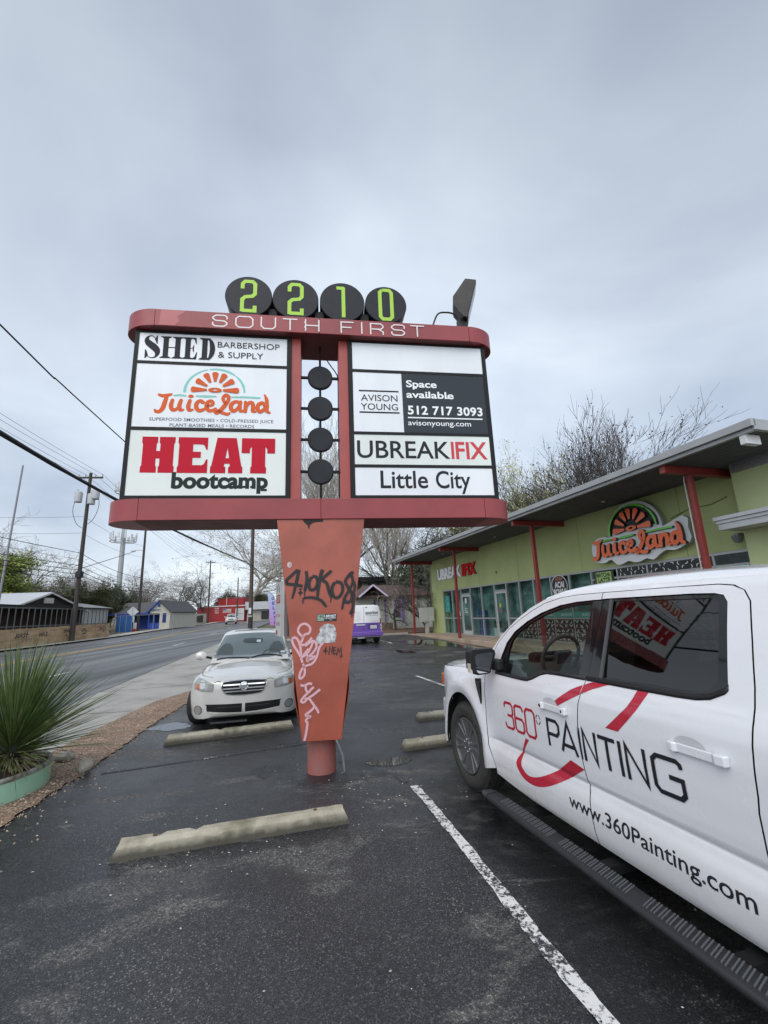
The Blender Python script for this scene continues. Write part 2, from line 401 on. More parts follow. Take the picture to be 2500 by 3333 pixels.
def asphalt():
    m, N, L, b = nodes_mat('wet_asphalt'); q = NB(N, L)
    v = q.coord(); vs = q.coord((.55, 1.3, 1), R(-17))
    base = q.ramp(q.noise(v, 1.1, 6, .6), [(.3, (.021, .0215, .024)), (.7, (.038, .0385, .041))])
    # fine grit: cells of aggregate, a few of them pale
    cells = q.vor(v, 140, out='Color'); cd = q.vor(v, 140)
    sep = N.new('ShaderNodeSeparateColor'); L.new(cells, sep.inputs[0])
    grit = q.ramp(sep.outputs[0], [(.0, .55), (.6, 1.0), (.86, 1.5), (.95, 2.5)])
    base = q.mix(1., base, grit, 'MULTIPLY')
    pale = q.math('MULTIPLY', q.ramp(sep.outputs[1], [(.955, 0.), (.965, 1.)]), q.ramp(q.noise(v, .9, 3), [(.40, .25), (.62, 1.)]))
    base = q.mix(q.math('MULTIPLY', pale, .6), base, (.30, .29, .27))
    # dried, worn patches where the seal coat is gone
    dn = q.noise(vs, 1.35, 9, .68, .6)
    big = q.noise(v, .33, 2, .5)
    dry = q.ramp(q.math('ADD', dn, q.math('MULTIPLY', q.math('SUBTRACT', big, .5), .55)), [(.555, 0.), (.62, 1.)])
    dryc = q.mix(1., q.ramp(q.noise(v, 30, 5, .7), [(.35, (.060, .059, .057)), (.65, (.150, .145, .137))]), grit, 'MULTIPLY')
    base = q.mix(q.math('MULTIPLY', dry, .85), base, dryc)
    # worn areas and a dark band, part wet, part painted truck shadow, with shapes of their own: (x, y, half-length, half-width, angle)
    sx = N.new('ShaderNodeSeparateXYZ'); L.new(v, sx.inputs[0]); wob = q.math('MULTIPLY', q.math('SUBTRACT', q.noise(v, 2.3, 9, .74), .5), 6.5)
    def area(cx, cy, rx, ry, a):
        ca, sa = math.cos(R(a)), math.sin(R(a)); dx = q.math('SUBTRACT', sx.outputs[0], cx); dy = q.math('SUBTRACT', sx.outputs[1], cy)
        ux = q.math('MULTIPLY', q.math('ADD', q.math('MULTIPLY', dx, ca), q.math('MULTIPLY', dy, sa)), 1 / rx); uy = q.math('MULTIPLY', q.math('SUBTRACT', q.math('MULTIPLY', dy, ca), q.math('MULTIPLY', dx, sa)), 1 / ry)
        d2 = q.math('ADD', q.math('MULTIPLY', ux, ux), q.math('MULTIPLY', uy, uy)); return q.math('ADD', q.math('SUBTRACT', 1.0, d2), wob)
    worn = None
    for a_ in ((-1.75, 3.48, 1.0, .22, 14), (-.75, 3.75, .7, .24, 20), (-1.6, 3.06, .5, .15, 40), (-2.6, 2.9, .5, .25, 10), (-2.05, 4.62, .42, .10, 22), (-2.7, 5.02, .75, .09, 10), (-1.5, 5.45, .6, .11, 15), (-.55, 5.12, .34, .12, 0), (-.45, 3.45, .2, .3, 0)):
        k_ = area(*a_); worn = k_ if worn is None else q.math('MAXIMUM', worn, k_)
    worn = q.ramp(worn, [(.20, 0.), (.85, 1.)])
    base = q.mix(q.math('MULTIPLY', q.math('MULTIPLY', worn, .85), q.ramp(q.noise(v, 38, 5, .75), [(.40, .25), (.58, 1.)])), base, dryc)
    soak = q.ramp(q.noise(vs, .62, 5, .62, .5), [(.50, 0.), (.58, 1.)])
    base = q.mix(q.math('MULTIPLY', soak, .42), base, (.010, .0105, .012))
    damp_shade = q.ramp(q.math('MAXIMUM', area(1.15, 3.4, .62, 3.2, 12), area(-.8, 5.5, .8, .5, 0)), [(.15, 0.), (.6, 1.)])  # wet asphalt, with the truck's contact shadow painted in
    base = q.mix(q.math('MULTIPLY', damp_shade, .72), base, (.010, .0105, .012))
    # cracks
    cw = q.coord((1, 1, 1)); cv = N.new('ShaderNodeVectorMath'); cv.operation = 'ADD'
    nzc = N.new('ShaderNodeTexNoise'); nzc.inputs['Scale'].default_value = 3; nzc.inputs['Detail'].default_value = 5; L.new(cw, nzc.inputs['Vector'])
    L.new(cw, cv.inputs[0]); L.new(nzc.outputs['Color'], cv.inputs[1])
    ck = q.vor(cv.outputs[0], 1.1, 'DISTANCE_TO_EDGE')
    crack = q.math('MULTIPLY', q.ramp(ck, [(.0, 1.), (.014, 0.)]), q.ramp(q.noise(v, .45, 2), [(.53, 0.), (.60, .8)]))
    base = q.mix(crack, base, (.008, .008, .009))
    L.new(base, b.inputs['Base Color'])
    wet = q.noise(v, .8, 4, .6, .3)
    rg = q.ramp(wet, [(.36, .30), (.66, .52)])
    rg = q.mix(q.math('MAXIMUM', dry, worn), rg, (.8, .8, .8)); rg = q.mix(q.math('MULTIPLY', soak, .8), rg, (.20, .20, .20))
    rs = N.new('ShaderNodeSeparateColor'); L.new(rg, rs.inputs[0]); L.new(rs.outputs[0], b.inputs['Roughness'])
    b.inputs['Specular IOR Level'].default_value = .42
    h = q.math('ADD', q.math('MULTIPLY', cd, 1.0), q.math('MULTIPLY', q.noise(v, 45, 4), .6))
    nb = q.bump(h, .5, .005)
    nb = q.bump(q.noise(v, 7, 3), .25, .02, nb)
    L.new(nb, b.inputs['Normal'])
    return m
def road_asphalt():
    m, N, L, b = nodes_mat('road_asphalt'); q = NB(N, L)
    v = q.coord(); lon = q.coord((1.15, .035, 1), R(-12))
    base = q.ramp(q.noise(lon, 1.0, 5, .6), [(.38, (.060, .062, .066)), (.5, (.095, .097, .10)), (.62, (.150, .152, .154))])
    base = q.mix(.5, base, q.mix(1., base, q.ramp(q.noise(v, 60, 4), [(.3, .6), (.7, 1.4)]), 'MULTIPLY'))
    L.new(base, b.inputs['Base Color']); L.new(q.ramp(q.noise(lon, 1.3, 3), [(.35, .42), (.65, .7)]), b.inputs['Roughness'])
    L.new(q.bump(q.noise(v, 90, 3), .3, .004), b.inputs['Normal']); return m
def concrete(name, c, joint=None):
    m, N, L, b = nodes_mat(name); q = NB(N, L); v = q.coord()
    base = q.ramp(q.noise(v, 1.3, 8, .65), [(.32, tuple(x * .68 for x in c)), (.5, c), (.7, tuple(min(1, x * 1.14) for x in c))])
    base = q.mix(.35, base, q.mix(1., base, q.ramp(q.noise(v, 70, 3), [(.3, .6), (.7, 1.35)]), 'MULTIPLY'))
    L.new(base, b.inputs['Base Color']); b.inputs['Roughness'].default_value = .8
    L.new(q.bump(q.noise(v, 55, 4), .35, .006), b.inputs['Normal']); return m
def gravel_mat():
    m, N, L, b = nodes_mat('gravel'); q = NB(N, L); v = q.coord()
    c = q.vor(v, 42, out='Color'); d = q.vor(v, 42); sp = N.new('ShaderNodeSeparateColor'); L.new(c, sp.inputs[0])
    base = q.ramp(sp.outputs[0], [(.0, (.30, .185, .12)), (.35, (.44, .285, .19)), (.7, (.54, .38, .26)), (.93, (.64, .53, .42))])
    base = q.mix(q.ramp(q.noise(v, 2.2, 6, .7), [(.4, .55), (.6, 0.)]), base, (.25, .165, .11))
    base = q.mix(q.ramp(d, [(.25, 0.), (.6, .8)]), base, (.09, .06, .045))
    L.new(base, b.inputs['Base Color']); b.inputs['Roughness'].default_value = .9
    L.new(q.bump(d, .9, .012), b.inputs['Normal']); return m
def paint_mat(name, c, wear=.5, cover=1., under=(.035, .035, .038)):
    m, N, L, b = nodes_mat(name); q = NB(N, L); v = q.coord()
    n = q.math('ADD', q.noise(v, 26, 8, .75), q.math('MULTIPLY', q.math('SUBTRACT', q.noise(v, 2.2, 3), .5), .55))
    f = q.ramp(n, [(wear - .035, 0.), (wear + .035, cover)])
    L.new(q.mix(f, under, c), b.inputs['Base Color']); b.inputs['Roughness'].default_value = .65
    L.new(q.bump(n, .3, .004), b.inputs['Normal']); return m
def water_mat():
    m, N, L, b = nodes_mat('puddle_water'); q = NB(N, L); v = q.coord()
    b.inputs['Base Color'].default_value = (.016, .016, .017, 1); b.inputs['Roughness'].default_value = .012; b.inputs['IOR'].default_value = 1.8
    L.new(q.bump(q.noise(v, 9, 2), .012, .01), b.inputs['Normal']); return m
def earth_mat():
    m, N, L, b = nodes_mat('earth_and_grass'); q = NB(N, L); v = q.coord()
    base = q.ramp(q.noise(v, .25, 7, .7), [(.36, (.10, .075, .05)), (.5, (.13, .105, .065)), (.62, (.07, .095, .03))])
    base = q.mix(.6, base, q.mix(1., base, q.ramp(q.noise(v, 14, 5, .7), [(.3, .45), (.7, 1.5)]), 'MULTIPLY'))
    L.new(base, b.inputs['Base Color']); b.inputs['Roughness'].default_value = .95
    L.new(q.bump(q.noise(v, 20, 5), .6, .04), b.inputs['Normal']); return m
M_ASPH = asphalt(); M_ROAD = road_asphalt(); M_CONC = concrete('pale_concrete', (.31, .30, .275)); M_GRAV = gravel_mat()
M_CURB = concrete('kerb_concrete', (.36, .34, .30)); M_STOP = None

# terrain to the horizon
gp = [AB(a, b) for a, b in ((-400, -60), (400, -60), (400, 700), (-400, 700))]
sheet('ground', [(p.x, p.y) for p in gp], -.10, earth_mat(), step=2.)
LOT_EDGE = [(-2.72, -6), (-3.05, 0.5), (-3.40, 3.4), (-3.55, 4.44), (-3.66, 5.24), (-3.72, 5.93), (-3.92, 7.11), (-4.11, 8.59), (-4.22, 9.72), (-4.62, 11.1), (-5.0, 11.95), (-5.9, 15), (-7.4, 20), (-9.0, 26.5)]
def jag(poly, amp, step=.12, seed=3):
    r = random.Random(seed); out = []
    for (x0, y0), (x1, y1) in zip(poly, poly[1:]):
        n = max(1, int(math.hypot(x1 - x0, y1 - y0) / step))
        for i in range(n):
            t = i / n; out.append((x0 + (x1 - x0) * t + r.uniform(-amp, amp), y0 + (y1 - y0) * t + r.uniform(-amp, amp)))
    out.append(poly[-1]); return out
edge_j = jag(LOT_EDGE[:10], .025) + LOT_EDGE[10:]
far = [AB(2.2, 29.5), AB(9.4, 27.8), AB(9.55, 5.5), AB(9.55, -6)]
lot_far = [(p.x, p.y) for p in far]
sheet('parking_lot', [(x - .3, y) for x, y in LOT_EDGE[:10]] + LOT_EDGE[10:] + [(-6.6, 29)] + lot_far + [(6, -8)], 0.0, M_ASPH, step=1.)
CONC_EDGE = [(-4.15, -6), (-4.45, 2), (-4.75, 6.66), (-4.87, 7.76), (-4.95, 8.90), (-5.02, 9.97), (-4.74, 11.04), (-4.62, 11.12)]
KERB = [(-4.6, -6), (-5.9, 5), (-7.22, 12.25), (-7.83, 15.74), (-8.73, 20.93), (-10.4, 30), (-13.0, 42), (-16.6, 60), (-20.6, 80), (-25, 108), (-31, 150), (-44, 230), (-60, 330)]
KERB_NEAR = KERB[:5]
sheet('sidewalk', [(-4.15, -6)] + CONC_EDGE[1:] + LOT_EDGE[10:] + [(-10.6, 30.5)] + KERB[5:0:-1] + [(-4.6, -6)], .008, M_CONC, step=1.)
sheet('gravel_bed', LOT_EDGE[0:1] + jag(LOT_EDGE[1:10], .03, .07, seed=5) + [(-4.64, 11.08)] + jag(CONC_EDGE[::-1][1:], .012, seed=9), .014, M_GRAV, step=.6)
# joints and the broken gutter line of the pavement
def strip(name, pts, w, dz, m, kind='structure', label=None):
    L_, R_ = [], []
    for i, p in enumerate(pts):
        a = Vector(pts[max(i - 1, 0)]); b = Vector(pts[min(i + 1, len(pts) - 1)]); t = (b - a).normalized(); n = Vector((-t.y, t.x)); ww = w[i] if isinstance(w, list) else w
        L_.append(tuple(Vector(p) + n * ww / 2)); R_.append(tuple(Vector(p) - n * ww / 2))
    return sheet(name, L_ + R_[::-1], dz, m, kind, step=1.)
M_JOINT = mat('joint_dirt', (.12, .115, .10), .95)
for i, pts in enumerate((((-5.11, 11.95), (-6.53, 11.42), (-7.05, 11.3)), ((-4.95, 9.1), (-5.6, 9.0), (-6.6, 8.85)), ((-4.85, 6.3), (-6.05, 6.1)), ((-6.2, 16.3), (-7.9, 16.1)))):
    strip('sidewalk_joint', pts, .02, .0125, M_JOINT)
M_GUT = concrete('gutter_concrete', (.40, .39, .37))
# road
YEL = [(-12.9, -6), (-14.0, 7), (-15.3, 18.0), (-16.7, 29.4), (-19.4, 41.8), (-22.4, 58), (-26, 80), (-31.0, 108), (-37.5, 150), (-51, 230), (-68, 330)]
FARK = [(-19.8, -6), (-20.6, 10), (-21.3, 22), (-22.2, 32), (-24.0, 42), (-26.6, 52), (-29.0, 66), (-32.5, 85), (-37.5, 110), (-45, 152), (-58, 230), (-76, 330)]
def smooth2(p, k=4): return crom(p, k)
sheet('road', smooth2(KERB) + smooth2(FARK)[::-1], -.004, M_ROAD, step=1.)
strip('gutter_line', smooth2([(-7.05, 11.3), (-7.22, 12.25), (-7.83, 15.74), (-8.73, 20.93)]), .05, .0125, M_JOINT)
M_YEL = paint_mat('yellow_road_paint', (.52, .36, .10), .40, under=(.10, .10, .10)); M_WHT = paint_mat('white_road_paint', (.70, .70, .69), .42, under=(.11, .11, .11))
ys = smooth2(YEL)
def shift(pts, d):
    out = []
    for i, p in enumerate(pts):
        a = Vector(pts[max(i - 1, 0)]); b = Vector(pts[min(i + 1, len(pts) - 1)]); t = (b - a).normalized(); out.append((p[0] - t.y * d, p[1] + t.x * d))
    return out
for d in (-.14, .14): strip('yellow_centre_line', shift(ys, d), .12, .003, M_YEL)
for pts in (((-10.40, 12.63), (-10.63, 15.19)), ((-12.15, 25.6), (-12.45, 27.75)), ((-15.1, 38.5), (-15.75, 41.5)), ((-19.2, 54), (-19.8, 57)), ((-10.0, 1.), (-10.15, 4.))): strip('white_lane_dash', pts, .11, .003, M_WHT)
for pts in (((-19.0, 30.5), (-19.6, 34.5)), ((-21.6, 45), (-22.4, 49))): strip('white_lane_dash', pts, .11, .003, M_WHT)
# far kerb and pavement
fk = smooth2(FARK)
sheet('far_sidewalk', fk + [(p[0] - 1.9, p[1] + .3) for p in fk][::-1], .10, concrete('old_concrete', (.38, .36, .33)), step=1.)
# parking paint
M_LINE = paint_mat('worn_white_paint', (.66, .66, .65), .455); M_FAINT = paint_mat('faint_white_paint', (.42, .42, .42), .60)
wl = crom([(.20, 5.03), (.36, 4.42), (.58, 3.52), (.75, 2.80), (.905, 2.2), (1.25, .9)], 10)
rr = random.Random(4)
strip('parking_line', [(x + rr.uniform(-.004, .004), y) for x, y in wl], [.088 + rr.uniform(-.012, .008) for _ in wl], .004, M_LINE)
strip('parking_line', [(-3.49, 5.77), (-3.07, 5.93), (-2.31, 6.23), (-1.28, 6.66), (-.9, 6.8)], .055, .004, M_FAINT)
strip('parking_line', [(.02, 5.35), (.12, 5.12)], .06, .004, M_FAINT)
strip('parking_line', [(.68, 12.2), (1.26, 10.6)], .085, .004, M_LINE)
strip('parking_line', [(-.47, 23.98), (.15, 22.0)], .10, .004, M_LINE)
strip('parking_line', [tuple(AB(2.8, 15.)[:2]), tuple(AB(2.8, 11.5)[:2])], .085, .004, M_FAINT)
# puddles
W = water_mat()
def blob(pts, seed, amp=.08, k=5):
    c = crom(pts, k, True); r = random.Random(seed); return [(x + r.uniform(-amp, amp), y + r.uniform(-amp, amp)) for x, y in c]
sheet('puddle', blob([(.51, 22.69), (1.04, 23.5), (2.24, 22.9), (3.2, 21.2), (3.75, 18.6), (4.3, 16.5), (3.9, 16.2), (3.1, 18.9), (1.7, 20.3), (.9, 21.6)], 1), .004, W)
sheet('puddle', blob([(.14, 18.92), (.6, 18.5), (1.04, 18.0), (.95, 17.5), (.57, 17.5), (.25, 18.0)], 2), .004, W)
sheet('puddle', blob([(-.34, 5.78), (-.15, 5.92), (.10, 5.95), (.22, 5.83), (.05, 5.68), (-.2, 5.66)], 3, .015), .004, W)
sheet('puddle', blob([(-4.0, 7.75), (-3.6, 7.6), (-3.35, 7.75), (-3.45, 8.0), (-3.8, 8.1)], 4, .03), .004, W)

# concrete wheel stops
def stop_mat():
    m, N, L, b = nodes_mat('wheel_stop_concrete'); q = NB(N, L); v = q.coord()
    base = q.ramp(q.noise(v, 3.2, 9, .72), [(.30, (.165, .145, .105)), (.45, (.31, .282, .215)), (.68, (.44, .41, .325))])
    base = q.mix(q.ramp(q.noise(v, 1.7, 6, .6), [(.56, 0.), (.66, .7)]), base, (.085, .085, .035))
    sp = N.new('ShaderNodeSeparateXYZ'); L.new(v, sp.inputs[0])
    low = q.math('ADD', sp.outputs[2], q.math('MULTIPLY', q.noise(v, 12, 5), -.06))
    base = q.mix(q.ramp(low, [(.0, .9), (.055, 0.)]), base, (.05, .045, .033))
    L.new(base, b.inputs['Base Color']); b.inputs['Roughness'].default_value = .85
    L.new(q.bump(q.noise(v, 45, 6, .7), .6, .008), b.inputs['Normal']); return m
M_STOP = stop_mat()
def wheel_stop(p0, p1, label, seed):
    p0 = Vector(p0); p1 = Vector(p1); d = p1 - p0; L_ = d.length; rz = math.atan2(d.y, d.x)
    o = bm_stop(L_, seed); o.location = (p0.x, p0.y, gz(p0.x, p0.y)); o.rotation_euler = (0, -math.asin((gz(p1.x, p1.y) - gz(p0.x, p0.y)) / L_), rz)
    return tag(o, label, 'wheel stop', 'concrete wheel stops')
def bm_stop(L_, seed):
    """Bar with a chamfered top and sloped ends; the face on y=0 is the one towards the camera."""
    r = random.Random(seed); vs = []; n = 34
    prof = [(0, -.02), (.0, .02), (.012, .085), (.045, .115), (.105, .118), (.14, .085), (.15, -.02)]
    for i in range(n + 1):
        x = L_ * i / n; e = min(x, L_ - x); k = 1.
        for j, (y, z) in enumerate(prof):
            sl = max(0, .06 * z / .118) if i in (0, n) else 0
            xx = x + (sl if i == 0 else -sl if i == n else 0)
            jit = r.uniform(-.0018, .0018) + (r.uniform(-.016, 0) if j in (2, 3, 4) and r.random() < .09 else 0)
            vs.append((xx, y + jit, z + (jit if z > 0 else 0)))
    m = len(prof); fs = [(i * m + j, (i + 1) * m + j, (i + 1) * m + j + 1, i * m + j + 1) for i in range(n) for j in range(m - 1)]
    fs += [tuple(range(m)), tuple(n * m + j for j in range(m))[::-1]]
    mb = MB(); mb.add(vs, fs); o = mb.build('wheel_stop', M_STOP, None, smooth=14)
    for x in (L_ * .16, L_ * .84): MB().cyl((x, .075, .1), (x, .075, .1215), .016, n=10).build('anchor_pin', mat('rusty_steel', (.10, .06, .04), .8), o)
    return o
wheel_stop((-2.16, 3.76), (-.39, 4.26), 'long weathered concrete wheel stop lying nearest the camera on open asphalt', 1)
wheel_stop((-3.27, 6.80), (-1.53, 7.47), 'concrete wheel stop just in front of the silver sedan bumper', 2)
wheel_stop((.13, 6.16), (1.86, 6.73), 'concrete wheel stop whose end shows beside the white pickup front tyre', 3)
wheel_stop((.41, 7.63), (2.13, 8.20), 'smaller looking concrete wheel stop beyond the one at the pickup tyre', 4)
# ================================================================== pylon sign
def pylon():
    e = Vector((math.cos(R(8.5)), math.sin(R(8.5)), 0)); o = Vector((-.81, 5.25, 0)) + .037 * e
    root = empty('pylon_sign', o, R(8.5), 'tall red roadside pylon sign with tenant panels and black number discs on top', 'sign')
    RED = mat('faded_red_paint', (.275, .034, .038), .42, var=.24, vscale=1.3, coat=.06, bump=.05, bscale=60)
    REDL = mat('red_column_paint', (.35, .058, .048), .45, var=.15, vscale=2.)
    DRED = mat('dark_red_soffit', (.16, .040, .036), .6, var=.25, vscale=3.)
    BLK = mat('black_sign_frame', (.012, .012, .013), .5, spec=.2); SEAM = mat('seam_black', (.03, .012, .012), .8)
    WHT = mat('white_acrylic', (.74, .76, .78), .25, var=.10, vscale=1.6, coat=.15, stretch=(1, 1, .3))
    CREAM = mat('cream_acrylic', (.70, .735, .69), .25, var=.12, vscale=1.4, coat=.15, stretch=(1, 1, .3))
    H = 2.11; Rr = .33; Ex = .42
    def beam(name, z0, z1):
        segs = []
        capL = [(-H - .002, 0)] + [(-H - .002 - Ex * math.sin(R(a)), Rr - Rr * math.cos(R(a))) for a in range(6, 175, 6)] + [(-H - .002, 2 * Rr)]
        core = MB(); core.prism([(-H - .02, .012), (H + .02, .012), (H + .02, 2 * Rr - .012), (-H - .02, 2 * Rr - .012)], z0 + .012, z1 - .012)
        core.build(name, SEAM, root)
        main = root.children[-1] if False else COL.objects[-1]
        for (x0, x1) in ((-H + .002, -.002), (.002, H - .002)):
            MB().box(x0, x1, 0, 2 * Rr, z0, z1).build('beam_casing', RED, main, bevel=.004)
        MB().prism(capL[::-1], z0, z1).build('beam_end_cap', RED, main, smooth=40)
        MB().prism([(-x, y) for x, y in capL], z0, z1).build('beam_end_cap', RED, main, smooth=40)
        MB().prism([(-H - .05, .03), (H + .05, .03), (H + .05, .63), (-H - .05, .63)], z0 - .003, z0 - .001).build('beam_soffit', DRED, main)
        sc = MB()
        for x in (-H + .05, H - .05, -.06):
            for z in (z0 + .03,): sc.cyl((x, -.004, z), (x, .004, z), .006, n=8)
        return main
    tb = beam('top_beam', 5.462, 5.700); bb = beam('bottom_beam', 2.895, 3.153)
    # peeled clear coat on the top beam
    d = Decal(); d.shape([(-1.86, 5.468), (-1.80, 5.53), (-1.83, 5.60), (-1.76, 5.655), (-1.73, 5.697), (-2.04, 5.697), (-2.05, 5.468)])
    d.build('peeled_patch', mat('fresh_red', (.33, .045, .05), .35, coat=.3), tb, front(-.002))
    # SOUTH FIRST
    L = Decal(); w = .018; h0, h1 = 5.492, 5.655
    def S(x0, x1):
        r = .045; m = (h0 + h1) / 2
        L.stroke([(x1, h1 - .05), (x1, h1 - .02), (x1 - .03, h1), (x0 + .04, h1), (x0, h1 - .03), (x0, m + .03), (x0 + .035, m + .002), (x1 - .035, m - .002), (x1, m - .03), (x1, h0 + .03), (x1 - .035, h0), (x0 + .03, h0), (x0, h0 + .02), (x0, h0 + .05)], w)
    S(-1.39, -1.212)
    L.stroke([(-1.06, h1), (-.92, h1), (-.882, h1 - .035), (-.882, h0 + .035), (-.92, h0), (-1.06, h0), (-1.098, h0 + .035), (-1.098, h1 - .035)], w, closed=True)
    L.stroke([(-.772, h1 + .005), (-.772, h0 + .035), (-.735, h0), (-.625, h0), (-.588, h0 + .035), (-.588, h1 + .005)], w)
    L.stroke([(-.485, h1), (-.305, h1)], w); L.stroke([(-.395, h1), (-.395, h0)], w)
    L.stroke([(-.012, h1 + .005), (-.012, h0)], w); L.stroke([(-.19, (h0 + h1) / 2), (-.012, (h0 + h1) / 2)], w)
    L.stroke([(-.19, h1 + .005), (-.19, h1 - .02), (-.199, h1 - .04), (-.186, h1 - .055), (-.196, h0 + .05), (-.186, h0 + .03), (-.192, h0)], [w, w, w * 1.2, w * .7, w * 1.3, w * .8, w])
    L.stroke([(.29, h0), (.29, h1), (.455, h1)], w); L.stroke([(.29, (h0 + h1) / 2), (.425, (h0 + h1) / 2)], w)
    L.stroke([(.572, h1 + .005), (.572, h0)], w)
    L.stroke([(.695, h0), (.695, h1), (.835, h1), (.868, h1 - .03), (.868, h1 - .055), (.835, h0 + .078), (.695, h0 + .078)], w); L.stroke([(.80, h0 + .078), (.868, h0 + .04), (.868, h0)], w)
    S(.99, 1.168)
    L.stroke([(1.262, h1), (1.447, h1)], w); L.stroke([(1.352, h1), (1.352, h0)], w)
    L.build('lettering', mat('aged_white_lettering', (.70, .65, .64), .5), tb, front(-.003))

    # number discs
    GRN = mat('lime_vinyl', (.33, .56, .035), .4); DISC = mat('black_disc', (.014, .016, .022), .45, var=.25, vscale=6, spec=.25)
    digits = {'2': [[(0, .365), (0, .445), (.035, .485), (.135, .485), (.17, .445), (.17, .29), (.135, .25), (.04, .235), (0, .195), (0, 0)], [(0, .018), (.17, .018), (.17, .10)]],
              '1': [[(-.01, .475), (.10, .475)], [(.085, .49), (.085, .0)]],
              '0': [[(.035, .49), (.135, .49), (.17, .45), (.17, .05), (.135, .01), (.035, .01), (0, .05), (0, .45), (.035, .49)]]}
    for x, ch in ((-.973, '2'), (-.333, '2'), (.322, '1'), (.952, '0')):
        m = MB(); r = .318 if x < .9 else .303
        m.lathe([(r - .006, 0), (r, .006), (r, .36), (r - .01, .37)], 56, Matrix.Translation((x, .15, 6.095)) @ Matrix.Rotation(R(-90), 4, 'X'))
        dk = m.build('number_disc', DISC, root, smooth=25)
        D = Decal(); dx = x - .085 + (.015 if ch == '1' else 0)
        for st in digits[ch]: D.stroke([(dx + a, 5.845 + b) for a, b in st], .052, round_=False, closed=False)
        D.build('digit', GRN, dk, front(.147))
    for x in (-.65, -.005, .64): MB().box(x - .06, x + .06, .2, .45, 5.70, 5.95).build('disc_bracket', BLK, root)

    # cabinets, columns and the disc screen between them
    def cabinet(x0, x1, panels):
        cab = MB().box(x0, x1, .125, .535, 3.152, 5.462).build('sign_cabinet', BLK, root, bevel=.004)
        f = MB(); zs = [p[1] for p in panels] ; f.box(x0 + .002, panels[0][4], .108, .13, 3.155, 5.458)
        f.box(panels[0][5], x1 - .002, .108, .13, 3.155, 5.458)
        f.box(panels[0][4], panels[0][5], .108, .13, panels[0][2], 5.458); f.box(panels[0][4], panels[0][5], .108, .13, 3.155, panels[-1][1])
        for a, b in zip(panels, panels[1:]): f.box(panels[0][4], panels[0][5], .108, .13, b[2], a[1])
        f.build('retainer_frame', BLK, cab)
        out = []
        for nm, z0, z1, mm, a, b in panels:
            out.append(MB().box(a, b, .115, .14, z0 + .001, z1 - .001).build('sign_panel', mm, cab))
        return out
    PL = cabinet(-2.368, -.384, [('a', 5.016, 5.421, WHT, -2.315, -.441), ('b', 4.104, 4.977, WHT, -2.315, -.441), ('c', 3.221, 4.061, CREAM, -2.315, -.441)])
    PR = cabinet(.382, 2.368, [('a', 5.016, 5.427, WHT, .440, 2.306), ('b', 4.100, 4.975, WHT, .440, 2.306), ('c', 3.641, 4.060, CREAM, .440, 2.306), ('d', 3.223, 3.60, WHT, .440, 2.306)])
    for x0, x1 in ((-.383, -.259), (.254, .381)):
        MB().box(x0, x1, .14, .52, 3.152, 5.462).build('column', REDL, root, bevel=.003)
    g = MB(); g.cyl((0, .33, 3.15), (0, .33, 5.46), .016, n=10)
    for z in (4.98, 4.515, 4.058, 3.604): g.box(-.26, .256, .315, .345, z - .016, z + .016)
    scr = g.build('disc_screen', BLK, root)
    for z in (4.98, 4.515, 4.058, 3.604):
        m = MB(); m.lathe([(.16, -.03), (.172, -.025), (.172, .025), (.16, .03)], 40, Matrix.Translation((0, .33, z)) @ Matrix.Rotation(R(-90), 4, 'X')); m.build('disc', DISC, scr, smooth=20)
    MB().tube(crom([(.10, .36, 5.28), (.16, .37, 5.19), (.22, .37, 5.10), (.25, .38, 5.0), (.25, .38, 4.6), (.245, .38, 3.16)], 5), .008, 6).build('cable', BLK, scr)
    P = front(.1135)
    # --- SHED BARBERSHOP & SUPPLY (didone capitals drawn as outlines)
    INK = mat('charcoal_vinyl', (.022, .024, .028), .5, spec=.15)
    D = Decal(); b, t = 5.062, 5.380
    def serif(x0, x1, y, up, k=.02): # hairline serif with bracket
        s = 1 if up else -1; return [(x0, y), (x1, y), (x1, y + s * .012)]
    def stemH(xa, xb):   # thick stem with slab hairlines
        c = (xb - xa) * .5
        return [(xa - .035, b), (xb + .035, b), (xb + .035, b + .010), (xb, b + .03), (xb, t - .03), (xb + .035, t - .010), (xb + .035, t), (xa - .035, t), (xa - .035, t - .010), (xa, t - .03), (xa, b + .03), (xa - .035, b + .010)]
    # S
    D.stroke(crom([(-2.098, 5.285), (-2.115, 5.335), (-2.155, 5.376), (-2.20, 5.368), (-2.222, 5.325), (-2.20, 5.275), (-2.14, 5.225), (-2.095, 5.175), (-2.085, 5.120), (-2.11, 5.072), (-2.16, 5.062), (-2.205, 5.09), (-2.228, 5.15)], 5), [.008, .010, .012, .020, .055, .085, .095, .085, .055, .02, .012, .010, .008])
    D.shape([(-2.104, 5.385), (-2.092, 5.385), (-2.088, 5.265), (-2.100, 5.265), (-2.125, 5.33)]); D.shape([(-2.234, 5.052), (-2.222, 5.052), (-2.195, 5.10), (-2.222, 5.175), (-2.236, 5.175)])
    D.shape(stemH(-2.018, -1.952)); D.shape(stemH(-1.872, -1.806)); D.rect(-1.953, -1.871, 5.214, 5.226)
    D.shape(stemH(-1.745, -1.680)); D.shape([(-1.70, t), (-1.612, t), (-1.604, 5.285), (-1.614, 5.285), (-1.632, 5.345), (-1.66, 5.368), (-1.70, 5.369)])
    D.shape([(-1.70, b), (-1.603, b), (-1.594, 5.165), (-1.604, 5.165), (-1.625, 5.10), (-1.655, 5.073), (-1.70, 5.072)])
    D.shape([(-1.69, 5.214), (-1.655, 5.220), (-1.645, 5.27), (-1.637, 5.27), (-1.637, 5.165), (-1.645, 5.165), (-1.655, 5.222), (-1.69, 5.227)])
    D.shape(stemH(-1.535, -1.468))
